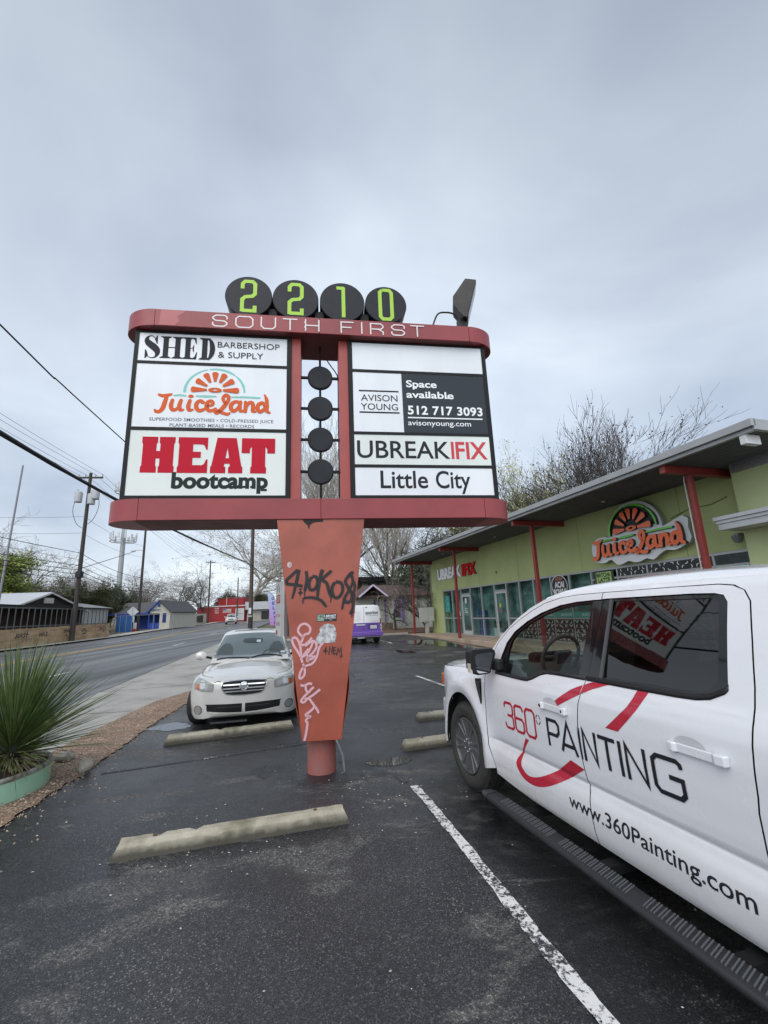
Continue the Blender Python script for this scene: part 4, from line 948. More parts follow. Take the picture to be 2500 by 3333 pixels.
    fender = [(.519 - .003, .372)] + [(x - .004, z) for x, z in ff[::-1][1:]] + [(.2, 1.165), (-.2, 1.150), (-.6, 1.125), (-1.0, 1.08), (-1.02, .75), (-1.02, .42), (-.62, .30)] + arch[::-1] + [(.36, .33)]
    rarch = [(3.62 + .42 * math.cos(R(a)), .42 + .492 * math.sin(R(a))) for a in range(-12, 193, 5)]
    cabrear = [(2.748, .27), (3.03, .27), (3.03, 1.25), (3.02, 1.55), (2.98, 1.75), (2.95, 1.862), (2.60, 1.862), (2.3, 1.862), (1.788, 1.860), (1.5, 1.856), (1.34, 1.842), (1.137, 1.800), (.96, 1.735), (.778, 1.635), (.588, 1.492), (.47, 1.37), (.40, 1.24), (.405, 1.17)] + [(x - .004, z + .004) for x, z in drip[1:]] + [(2.31, 1.832), (2.60, 1.831), (2.684, 1.820)] + [(x + .004, z) for x, z in rs[2:]]
    bed = [(3.04, .42), (3.12, .36)] + rarch[::-1] + [(4.2, .45), (4.85, .50), (4.88, .9), (4.86, 1.33), (3.04, 1.35)]
    bedy = lambda x, z: side_y(x, min(z, 1.2)) + max(0, z - 1.28) * .6
    doors = {}
    for mi in (False, True):
        d1 = panel('front_door', front_door, PAINT, root, mirror=mi); d2 = panel('rear_door', rear_door, PAINT, root, mirror=mi)
        panel('fender', fender, PAINT, root, mirror=mi); panel('cab_side', cabrear, PAINT, root, mirror=mi); panel('bed_side', bed, PAINT, root, mirror=mi, fy=bedy)
        doors[mi] = (d1, d2)
        # rubber seams behind the shut lines
        for pts in (ff, bs[2:], rs):
            m = MB(); pts = [(a[0] + (b_[0] - a[0]) * t / 12, a[1] + (b_[1] - a[1]) * t / 12) for a, b_ in zip(pts, pts[1:]) for t in range(12)] + [pts[-1]]; prof = [(x, side_y(x, z) + .009, z) for x, z in pts]
            vs = []
            for x, y, z in prof: vs += [(x - .02, y, z), (x + .02, y, z)]
            if mi: vs = [(x, Wd - y, z) for x, y, z in vs]
            m.add(vs, [(2 * i, 2 * i + 1, 2 * i + 3, 2 * i + 2) for i in range(len(prof) - 1)]); m.build('door_seal', DARK, root)
        # belt and window rubber
        def band(name, line, w0, w1, off, m_):
            vs = []
            for x, z in line: vs += [(x, side_y(x, z + w0) + off, z + w0), (x, side_y(x, z + w1) + off, z + w1)]
            if mi: vs = [(x, Wd - y, z) for x, y, z in vs]
            k = len(line); mb = MB(); mb.add(vs, [((2 * i, 2 * i + 2, 2 * i + 3, 2 * i + 1) if not mi else (2 * i, 2 * i + 1, 2 * i + 3, 2 * i + 2)) for i in range(k - 1)])
            o = mb.build(name, m_, d1 if line[0][0] < 1. else d2, smooth=60); s = o.modifiers.new('t', 'SOLIDIFY'); s.thickness = .012; s.offset = -1 if not mi else -1; return o
        band('belt_moulding', [(.60, 1.176)] + sill_f[1:] + [(1.722, 1.256)], -.006, .022, -.004, BLK)
        band('belt_moulding', [(1.734, 1.256), (2.138, 1.254), (2.40, 1.255), (2.509, 1.258), (2.582, 1.272), (2.655, 1.307), (2.672, 1.325)], -.006, .024, -.004, BLK)
        # glazing: dark surround then the panes set slightly in
        surround_f = [(.612, 1.170)] + [(x, z) for x, z in sill_f[1:]] + [(1.728, 1.25), (1.783, 1.785)] + [(x, z + .006) for x, z in apil[::-1][1:-1]]
        hole = [(.735, 1.19), (1.04, 1.186), (1.09, 1.19), (1.15, 1.208), (1.235, 1.247), (1.31, 1.266), (1.64, 1.272), (1.688, 1.755), (1.53, 1.748), (1.36, 1.728), (1.15, 1.675), (.97, 1.603), (.83, 1.525), (.765, 1.46), (.735, 1.38)]
        def ring(name, outer, inner, m_, par, off):
            tri = tessellate_polygon([[Vector((x, z, 0)) for x, z in outer], [Vector((x, z, 0)) for x, z in inner]]); flat = outer + inner
            mb = MB(); fs = []
            for t in tri:
                a, b, c = (flat[i] for i in t); ar = (b[0] - a[0]) * (c[1] - a[1]) - (b[1] - a[1]) * (c[0] - a[0])
                t = tuple(t) if (ar > 0) != mi else tuple(t[::-1]); fs.append(t)
            mb.add([(x, (Wd - side_y(x, z) - off) if mi else side_y(x, z) + off, z) for x, z in flat], fs); o = mb.build(name, m_, par)
            s = o.modifiers.new('t', 'SOLIDIFY'); s.thickness = .02; s.offset = -1; return o
        ring('window_surround', surround_f, hole, RUB, d1, .012)
        surround_r = [(1.730, 1.25), (2.40, 1.25), (2.509, 1.252), (2.582, 1.266), (2.66, 1.30), (2.676, 1.33), (2.668, 1.735), (2.638, 1.777), (2.58, 1.79), (1.832, 1.79), (1.787, 1.785)]
        hole_r = [(1.862, 1.283), (2.40, 1.283), (2.50, 1.288), (2.545, 1.297), (2.595, 1.33), (2.612, 1.37), (2.606, 1.70), (2.59, 1.742), (2.55, 1.758), (1.90, 1.762), (1.868, 1.755)]
        ring('window_surround', surround_r, hole_r, RUB, d2, .012)
        panel('window', [(x + (.004 if x < 1.2 else -.004) * -1, z) for x, z in hole], glass('truck_side_glass', (.72, .80, .76), .85, f0=1.38), d1, step=.08, flange=0, off=.020, mirror=mi)
        panel('window', hole_r, glass('privacy_glass', (.40, .42, .42), .12, f0=1.75), d2, step=.08, flange=0, off=.020, mirror=mi)
        # B-pillar divider bar of the rear window
        mb = MB(); mb.bar((1.852, side_y(1.852, 1.27) + .004, 1.27), (1.872, side_y(1.872, 1.775) + .004, 1.775), .022, .012, up=(0, 1, 0))
        if mi:
            for v in mb.v: v.y = Wd - v.y
        mb.build('divider_bar', mat('grey_trim', (.07, .07, .075), .5), d2)
    # -------- roof, hood, windscreen, back
    def loft(name, secs, m, parent, smooth=45, close=False):
        k = len(secs[0]); vs = [p for s in secs for p in s]; fs = [(i * k + j, i * k + j + 1, (i + 1) * k + j + 1, (i + 1) * k + j) for i in range(len(secs) - 1) for j in range(k - 1)]
        mb = MB(); mb.add(vs, fs); return mb.build(name, m, parent, smooth=smooth)
    def roofsec(x, zc, ze, ye):
        half = [(ye, ze), (ye + .03, ze + .022), (ye + .09, ze + (zc - ze) * .55), (ye + .25, ze + (zc - ze) * .86), (1.015, zc)]
        return [(x, y, z) for y, z in half] + [(x, Wd - y, z) for y, z in half[::-1][1:]]
    loft('roof', [roofsec(1.137, 1.845, 1.797, .245), roofsec(1.34, 1.90, 1.839, .268), roofsec(1.52, 1.925, 1.852, .282), roofsec(1.8, 1.940, 1.858, .285), roofsec(2.1, 1.948, 1.860, .286), roofsec(2.5, 1.945, 1.860, .286), roofsec(2.8, 1.93, 1.860, .286), roofsec(2.95, 1.90, 1.857, .286)], PAINT, root)
    hs = []
    for x, z0, zb in ((-1.0, 1.06, 1.07), (-.95, 1.10, 1.13), (-.6, 1.128, 1.18), (-.2, 1.150, 1.21), (.2, 1.166, 1.235), (.43, 1.175, 1.25)):
        y0 = side_y(x, min(z0, 1.165)) + .012
        half = [(y0, z0), (y0 + .08, z0 + .028), (y0 + .20, z0 + .036), (y0 + .30, zb), (1.015, zb + .015)]
        hs.append([(x, y, z) for y, z in half] + [(x, Wd - y, z) for y, z in half[::-1][1:]])
    hs.append([(.62, y, z + .01) for x, y, z in hs[-1]])
    loft('hood', hs, PAINT, root, smooth=60)
    ws = [[(x, y + (.0 if y < 1 else 0), z) for y, z in ((y0, z), (y0 + .25, z + .0), (1.015, z), (Wd - y0 - .25, z), (Wd - y0, z))] for x, y0, z in ((.50, .16, 1.26), (.80, .24, 1.55), (1.18, .30, 1.845))]
    for s_ in ws:
        for i, d in ((1, -.05), (2, -.075), (3, -.05)): s_[i] = (s_[i][0] + d, s_[i][1], s_[i][2])
    loft('windscreen', ws, glass('truck_side_glass', (.72, .80, .76), .80), root)
    MB().box(2.94, 3.0, .30, 1.73, 1.30, 1.86).build('rear_window_wall', PAINT, root); MB().box(3.0, 3.004, .45, 1.58, 1.40, 1.74).build('window', RUB, root)
    MB().box(3.05, 4.83, .06, 1.97, .62, .66).build('bed_floor', BLK, root); MB().box(4.83, 4.87, .08, 1.95, .55, 1.32).build('tailgate', PAINT, root, bevel=.01)
    MB().box(-1.06, -.93, .45, 1.58, .70, 1.06).build('grille', RUB, root, bevel=.03); MB().box(-1.16, -.93, .25, 1.78, .42, .69).build('front_bumper', mat('silver_bumper', (.55, .55, .57), .3, coat=.4), root, bevel=.05, seg=4)
    MB().box(4.87, 4.98, .10, 1.93, .48, .66).build('rear_bumper', CHR, root, bevel=.03)
    for mi in (0, 1):
        x0 = .30 if not mi else 1.58
        hm = MB(); hm.box(-1.06, -.86, x0, x0 + .15, .86, 1.05); hm.build('headlight', mat('headlight_lens', (.55, .56, .58), .1, coat=1.), root, bevel=.03)
    mk = MB(); mk.box(-.80, -.748, .105, .17, .89, 1.02); mk.build('marker_lamp', mat('amber_lens', (.50, .10, .02), .2, coat=.6), root, bevel=.012)
    # -------- cabin
    MB().box(-.5, 2.93, .10, 1.93, .29, .86).build('floor_pan', DARK, root)
    MB().box(-.80, .50, .30, 1.73, .45, 1.08).build('engine_bay', DARK, root)
    FB = mat('grey_cloth', (.045, .045, .048), .9); DSH = mat('dash_plastic', (.07, .08, .078), .7)
    mb = MB(); mb.prism([(.42, .86), (.98, .86), (.90, 1.12), (.78, 1.25), (.62, 1.262), (.45, 1.258)], .15, 1.88, Matrix(((1, 0, 0, 0), (0, 0, 1, 0), (0, 1, 0, 0), (0, 0, 0, 1)))); mb.build('dashboard', DSH, root, bevel=.02)
    MB().box(.62, .74, .36, .78, 1.22, 1.335).build('instrument_hood', DARK, root, bevel=.035, seg=3)
    sw = MB(); Ms = Matrix.Translation((.86, .55, 1.31)) @ Matrix.Rotation(R(-66), 4, 'Y')
    sw.tube([Ms @ Vector((.19 * math.cos(a), .19 * math.sin(a), 0)) for a in [2 * math.pi * i / 32 for i in range(32)]], .017, 8, closed=True)
    swo = sw.build('steering_wheel', mat('wheel_leather', (.075, .075, .08), .45), root, smooth=60)
    hb = MB(); hb.box(-.05, .06, -.08, .08, -.05, .0, Ms); hb.bar(Ms @ Vector((0, -.18, 0)), Ms @ Vector((0, .18, 0)), .035, .02); hb.bar(Ms @ Vector((0, 0, 0)), Ms @ Vector((.18, 0, 0)), .03, .02) if False else None
    hb.build('wheel_hub', mat('wheel_leather', (.03, .03, .032), .45), swo, bevel=.01)
    for yy in (.32, 1.20):
        s1 = MB().box(1.32, 1.84, yy, yy + .50, .86, 1.02).build('seat', FB, root, bevel=.05, seg=3)
        mb = MB(); mb.prism([(1.74, .98), (1.90, .98), (2.02, 1.52), (1.92, 1.55)], yy + .02, yy + .48, Matrix(((1, 0, 0, 0), (0, 0, 1, 0), (0, 1, 0, 0), (0, 0, 0, 1)))); mb.build('backrest', FB, s1, bevel=.05, seg=3)
        MB().box(1.94, 2.04, yy + .12, yy + .38, 1.55, 1.74).build('headrest', FB, s1, bevel=.035, seg=3)
    b1 = MB().box(2.35, 2.80, .22, 1.80, .86, 1.02).build('rear_bench', FB, root, bevel=.05); MB().box(2.76, 2.90, .22, 1.80, 1.0, 1.5).build('backrest', FB, b1, bevel=.05)
    MB().box(.86, .90, .93, 1.11, 1.60, 1.66).build('rear_view_mirror', RUB, root, bevel=.015)
    for yy in (.10, 1.90): MB().box(.62, 2.74, yy, yy + .03, .86, 1.16).build('door_card', DARK, root)
    MB().box(1.40, 2.90, .42, 1.61, 1.815, 1.835).build('headliner', mat('headliner_grey', (.10, .10, .10), .9), root)
    # tablet with lettering on the dash: the mount and a paper note behind the wheel
    # -------- door handles, mirrors, vent, running boards
    for mi in (False, True):
        fl = (lambda y: Wd - y) if mi else (lambda y: y)
        for di, (xa, xb, zc) in enumerate(((1.27, 1.565, 1.028), (2.36, 2.668, 1.018))):
            y = side_y((xa + xb) / 2, zc); par = doors[mi][di]
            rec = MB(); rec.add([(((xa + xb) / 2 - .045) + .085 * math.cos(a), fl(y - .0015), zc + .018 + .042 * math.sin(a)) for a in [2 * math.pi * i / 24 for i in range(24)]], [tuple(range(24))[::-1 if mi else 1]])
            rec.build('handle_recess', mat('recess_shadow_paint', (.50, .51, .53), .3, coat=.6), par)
            h = MB(); sg = 1 if mi else -1
            pts = [(xa, 0.0), (xa + .004, .03), (xa + .035, .034), (xa + .05, .018), (xb - .07, .024), (xb - .05, .036), (xb - .004, .034), (xb, 0.)]
            prof = [(x, fl(y - d)) for x, d in pts] + [(xb - .06, fl(y - .004)), (xb - .075, fl(y - .012)), (xa + .06, fl(y - .008)), (xa + .045, fl(y - .002))]
            h.prism(prof if mi else prof, zc - .026, zc + .022); h.build('door_handle', PAINT, par, bevel=.007, seg=3)
            if di == 0 and not mi:
                for lx in (xa + .02, xb - .035):
                    MB().cyl((lx, fl(y - .0355), zc - .002), (lx, fl(y - .030), zc - .002), .011, n=12).build('lock_cylinder', RUB, par)
        # mirror
        mm = MB(); xm = .64
        out = [(-.232, 1.235), (-.228, 1.37), (-.205, 1.392), (-.01, 1.394), (.02, 1.375), (.026, 1.345), (-.04, 1.19), (-.06, 1.178), (-.16, 1.172), (-.185, 1.178)]
        Mm = Matrix(((0, 0, -1, xm), (1, 0, 0, 0), (0, 1, 0, 0), (0, 0, 0, 1)))
        hs_ = MB(); hs_.prism([(fl(a), b) for a, b in out][::1 if not mi else -1], 0, .10, Mm); ho = hs_.build('wing_mirror', BLK, root, bevel=.014, seg=3)
        gi = [(-.188, 1.225), (-.186, 1.335), (-.170, 1.352), (-.02, 1.362), (.0, 1.350), (-.055, 1.20), (-.072, 1.190), (-.155, 1.188), (-.172, 1.196)]
        gm = MB(); gm.prism([(fl(a), b) for a, b in gi][::1 if not mi else -1], -.005, .0, Mm); gm.build('mirror_glass', mat('mirror_silver', (.62, .64, .66), .02, metal=1.), ho)
        sg_ = MB(); sg_.prism([(fl(a), b) for a, b in ((-.236, 1.20), (-.236, 1.275), (-.226, 1.275), (-.212, 1.188))][::1 if not mi else -1], .01, .06, Mm); sg_.build('turn_signal', mat('signal_lens', (.55, .52, .46), .15, coat=.8), ho)
        st = MB(); st.box(xm - .10, xm + .06, min(fl(.0), fl(.07)), max(fl(.0), fl(.07)), 1.20, 1.30); st.build('mirror_arm', BLK, ho, bevel=.02)
        # fender vent
        vt = [(.222, 1.085), (.352, 1.10), (.360, 1.02), (.345, .875), (.328, .872), (.258, 1.02)]
        vo = panel('fender_vent', vt, RUB, root, flange=.0, off=-.005, mirror=mi)
        for q in (0, 1):
            l = [(.275 + q * .035, 1.07), (.292 + q * .035, 1.07), (.338 + q * .004, .90), (.333, .90)]
            panel('vent_slat', l, mat('grey_trim', (.07, .07, .075), .5), vo, flange=.0, off=-.009, mirror=mi)
        # running board
        Mr = Matrix(((0, 0, 1, 0), (1, 0, 0, 0), (0, 1, 0, 0), (0, 0, 0, 1)))
        pr = [(-.055, .178), (-.13, .172), (-.176, .182), (-.192, .204), (-.188, .224), (-.17, .236), (-.07, .238), (-.055, .228)]
        rb = MB(); rb.prism([(fl(a), b) for a, b in pr][::-1 if not mi else 1], .64, 2.86, Mr); ro = rb.build('running_board', mat('board_black', (.022, .022, .025), .55, bump=.2, bscale=200, spec=.35), root, smooth=35, bevel=.008)
        for xe in (.64, 2.86):
            sgn = -1 if xe < 1 else 1
            c_ = MB(); k = .93
            a = [(xe, fl(p[0]), p[1]) for p in pr]; cx, cz = sum(p[0] for p in pr) / len(pr), sum(p[1] for p in pr) / len(pr)
            b_ = [(xe + sgn * .10, fl(cx + (p[0] - cx) * .72), cz + (p[1] - cz) * .66) for p in pr]; n_ = len(pr)
            c_.add(a + b_, [(i, (i + 1) % n_, (i + 1) % n_ + n_, i + n_) for i in range(n_)] + [tuple(range(n_, 2 * n_))]); c_.build('end_cap', mat('board_cap', (.035, .035, .038), .5), ro, smooth=50)
        for s0, s1 in ((.80, 1.44), (1.50, 2.10), (2.16, 2.80)):
            x = s0; tp = MB()
            while x < s1 - .05:
                for dx in (0, .017):
                    vs = [(x + dx, fl(-.072), .2375), (x + dx + .007, fl(-.072), .2375), (x + dx + .038, fl(-.166), .2360), (x + dx + .031, fl(-.166), .2360)]
                    if mi: vs = vs[::-1]
                    top = [(p[0], p[1], p[2] + .006) for p in vs]; tp.add(vs + top, [(7, 6, 5, 4), (0, 4, 5, 1), (1, 5, 6, 2), (2, 6, 7, 3), (3, 7, 4, 0)])
                x += .044
            tp.build('tread_pad', mat('tread_grey', (.085, .092, .10), .5, spec=.4), ro)
        for x in (.95, 1.75, 2.55): MB().box(x, x + .08, min(fl(-.04), fl(.4)), max(fl(-.04), fl(.4)), .17, .22).build('board_bracket', DARK, ro)
        # inner arch liner
        for cx in (-.088, 3.62):
            al = MB(); A = [(cx + .43 * math.cos(R(a)), .42 + .51 * math.sin(R(a))) for a in range(-12, 193, 8)]
            vs = []
            for x, z in A: vs += [(x, fl(.035 if cx < 1 else .035), z), (x, fl(.45), z)]
            o_ = len(vs); vs += [(cx, fl(.45), .42)]
            al.add(vs, [(2 * i, 2 * i + 2, 2 * i + 3, 2 * i + 1) for i in range(len(A) - 1)] + [(2 * i + 1, 2 * i + 3, o_) for i in range(len(A) - 1)]); al.build('arch_liner', DARK, root)
    # -------- wheels
    TYR = mat('tyre_rubber', (.048, .045, .042), .75, var=.3, vscale=14, bump=.15, bscale=90, spec=.3); RIM = mat('dark_alloy', (.15, .15, .155), .36, metal=.5, var=.2, vscale=10); 
    wheel0 = MB(); Rt = .405
    MY = Matrix(((1, 0, 0, 0), (0, 0, 1, 0), (0, 1, 0, 0), (0, 0, 0, 1)))     # lathe axis z -> y
    wheel0.lathe([(.262, .04), (.27, .015), (.29, .004), (.335, .0), (.365, .008), (.388, .028), (.40, .05), (.405, .075), (.405, .20), (.395, .245), (.36, .27), (.28, .27), (.262, .24)], 64, MY)
    wt = wheel0.build('wheel', TYR, root, smooth=35)
    tr = MB()
    for k in range(64):
        a = 2 * math.pi * k / 64
        for (y0, y1, dz) in ((.045, .085, 0), (.10, .135, .5), (.15, .185, 0), (.20, .235, .5)):
            aa = a + dz * 2 * math.pi / 64; ca, sa = math.cos(aa), math.sin(aa); M_ = Matrix(((ca, 0, -sa, 0), (0, 1, 0, 0), (sa, 0, ca, 0), (0, 0, 0, 1)))
            tr.box(.392, .4115 if y0 > .05 else .408, y0, y1, -.013, .013, M_)
    tr.build('tread', TYR, wt)
    rm = MB(); rm.lathe([(.262, .03), (.258, .012), (.248, .010), (.243, .03), (.235, .09), (.20, .13), (.0, .14)], 48, MY); ro_ = rm.build('rim', RIM, wt, smooth=35)
    sp = MB()
    for k in range(6):
        for da in (-9, 9):
            a = R(60 * k + 12 + da); b = R(60 * k + 12 + da * 1.25)
            p0 = (.055 * math.cos(a), .045, .055 * math.sin(a)); p1 = (.25 * math.cos(b), .028, .25 * math.sin(b))
            sp.bar(p0, p1, .030, .030, up=(0, 1, 0))
    spo = sp.build('spoke', RIM, wt, bevel=.006); hbm = MB(); hbm.lathe([(.075, .06), (.075, .035), (.06, .026), (.035, .026), (.03, .020), (.0, .020)], 24, MY); hbm.build('hub', RIM, wt, smooth=35)
    ln = MB()
    for k in range(6):
        a = R(60 * k + 42); ln.lathe([(.011, .03), (.011, .014), (.006, .010), (.0, .010)], 8, Matrix.Translation((.056 * math.cos(a), 0, .056 * math.sin(a))) @ MY)
    ln.build('wheel_nut', CHR, wt)
    # raised sidewall lettering
    lt = MB(); txt = 'WRANGLER'
    for i, ch in enumerate(txt):
        vs, fs = fit(ch, -.012, .012, -.014, .028, bold=.01)
        a = R(112 - i * 10.5); Ml = Matrix.Rotation(a - math.pi / 2, 4, 'Z')
        lt.add([((lambda p: (p.x, -.0015, p.y))(Ml @ Vector((x, y + .333, 0)))) for x, y in vs], fs)
    lt.build('sidewall_lettering', mat('rubber_lettering', (.012, .012, .012), .45), wt)
    dk = MB(); dk.lathe([(.15, .12), (.15, .13)], 32, MY); dk.build('brake_disc', mat('brake_steel', (.2, .19, .18), .5, metal=.7), wt)
    wt.location = (-.085, .012, .405); wt.rotation_euler = (0, R(7), 0)
    for x, side in ((3.62, 0), (-.085, 1), (3.62, 1)):
        c = copy_tree(wt, root); c.location = (x, .012 if not side else Wd - .012, .405); c.rotation_euler = (0, R(20 * x), math.pi if side else 0)
    # -------- vinyl lettering wrapped on the doors
    RED = mat('red_wrap_vinyl', (.42, .012, .035), .35, coat=.4); INK = mat('black_wrap_vinyl', (.010, .011, .017), .35, coat=.3)
    def seam_x(z): return interp([(b, a) for a, b in bs[::-1]], z)
    def wrap(D, name, m):
        for k in (0, 1):
            bm = bmesh.new(); vv = [bm.verts.new((x, -h, z)) for x, z, h in D.v]
            for f in D.f:
                try: bm.faces.new([vv[i] for i in f])
                except ValueError: pass
            xs = [p[0] for p in D.v]; zs = [p[1] for p in D.v]
            for ax, lo, hi, st in ((0, min(xs), max(xs), .05), (2, min(zs), max(zs), .02)):
                j = math.floor(lo / st) + 1
                while j * st < hi:
                    co = Vector((0, 0, 0)); co[ax] = j * st; no = Vector((0, 0, 0)); no[ax] = 1
                    bmesh.ops.bisect_plane(bm, geom=bm.verts[:] + bm.edges[:] + bm.faces[:], plane_co=co, plane_no=no); j += 1
            zm = (min(zs) + max(zs)) / 2; sx = seam_x(zm); sl = (seam_x(max(zs)) - seam_x(min(zs))) / max(1e-3, max(zs) - min(zs))
            no = Vector((1, 0, -sl)); s_ = .004 if k else -.004
            bmesh.ops.bisect_plane(bm, geom=bm.verts[:] + bm.edges[:] + bm.faces[:], plane_co=Vector((sx + s_, 0, zm)), plane_no=no, clear_inner=bool(k), clear_outer=not k)
            if bm.faces:
                for v in bm.verts: v.co.y = side_y(v.co.x, v.co.z) - .0015 + v.co.y * .5
                me = bpy.data.meshes.new(name); bm.to_mesh(me); me.materials.append(m); me.polygons.foreach_set('use_smooth', [True] * len(me.polygons))
                o = bpy.data.objects.new(name, me); COL.objects.link(o); o.parent = doors[False][k]
            bm.free()
    z0, z1 = .752, .945; w = .021; zm = (z0 + z1) / 2
    D = Decal()
    def rr(x0, x1, a, b, r): return [(x0 + r, b), (x1 - r, b), (x1, b - r), (x1, a + r), (x1 - r, a), (x0 + r, a), (x0, a + r), (x0, b - r)]
    c3 = lambda pts: crom(pts, 3)
    D.stroke([(.735, .915), (.737, .938), (.755, .955), (.835, .955), (.856, .935), (.856, .875), (.838, .858), (.775, .858)], w, False); D.stroke([(.838, .858), (.858, .84), (.858, .775), (.838, .757), (.755, .757), (.737, .775), (.735, .795)], w, False)
    D.stroke([(1.005, .918), (1.003, .938), (.985, .955), (.91, .955), (.888, .935), (.888, .775), (.908, .757), (.985, .757), (1.007, .777), (1.007, .838), (.985, .858), (.89, .858)], w, False)
    D.stroke(rr(1.038, 1.160, .757, .955, .024), w, closed=True)
    wrap(D, 'lettering', RED)
    D = Decal()
    for a0, a1 in ((10, 80), (100, 170), (190, 260), (280, 350)): D.stroke(arc(1.208, .905, .026, .032, a0, a1, 6), .008, False)
    u = .024
    D.stroke([(1.318, z0), (1.318, .933), (1.415, .933), (1.440, .91), (1.440, .862), (1.415, .838), (1.318, .838)], u, False)
    D.stroke([(1.458, z0), (1.535, z1), (1.612, z0)], u, False); D.stroke([(1.485, .80), (1.585, .80)], u, False)
    D.stroke([(1.650, z0), (1.650, z1)], u, False)
    D.stroke([(1.690, z0), (1.690, .940), (1.795, .757), (1.795, z1)], u, False)
    D.stroke([(1.825, .933), (1.965, .933)], u, False); D.stroke([(1.895, .933), (1.895, z0)], u, False)
    D.stroke([(1.998, z0), (1.998, z1)], u, False)
    D.stroke([(2.045, z0), (2.045, .940), (2.172, .757), (2.172, z1)], u, False)
    D.stroke([(2.398, .905), (2.395, .925), (2.375, .938), (2.255, .938), (2.228, .915), (2.228, .785), (2.252, .760), (2.375, .760), (2.398, .782), (2.398, .85), (2.32, .85)], u, False)
    wrap(D, 'lettering', INK)
    D = Decal(); D.text('www.360Painting.com', 1.476, 2.668, .418, .078, bold=.010); wrap(D, 'lettering', INK)
    D = Decal()
    o1 = crom([(1.005, .728), (.94, .635), (.849, .53), (.872, .462), (.985, .412), (1.144, .424), (1.343, .505), (1.655, .688)], 6); i1 = crom([(1.528, .712), (1.357, .597), (1.156, .495), (1.01, .462), (.915, .51), (.935, .60), (1.048, .722)], 6)
    D.shape(o1 + i1); wrap(D, 'swoosh', RED)
    D = Decal(); D.shape(crom([(1.385, 1.046), (1.50, 1.12), (1.63, 1.19), (1.79, 1.247)], 5) + crom([(1.94, 1.252), (1.80, 1.205), (1.62, 1.125), (1.455, 1.046)], 5)); wrap(D, 'swoosh', RED)
    D = Decal(); D.shape(crom([(2.150, 1.249), (2.085, 1.15), (1.905, .998)], 5) + crom([(2.005, .998), (2.15, 1.14), (2.228, 1.249)], 5)); wrap(D, 'swoosh', RED)
    return root
pickup()
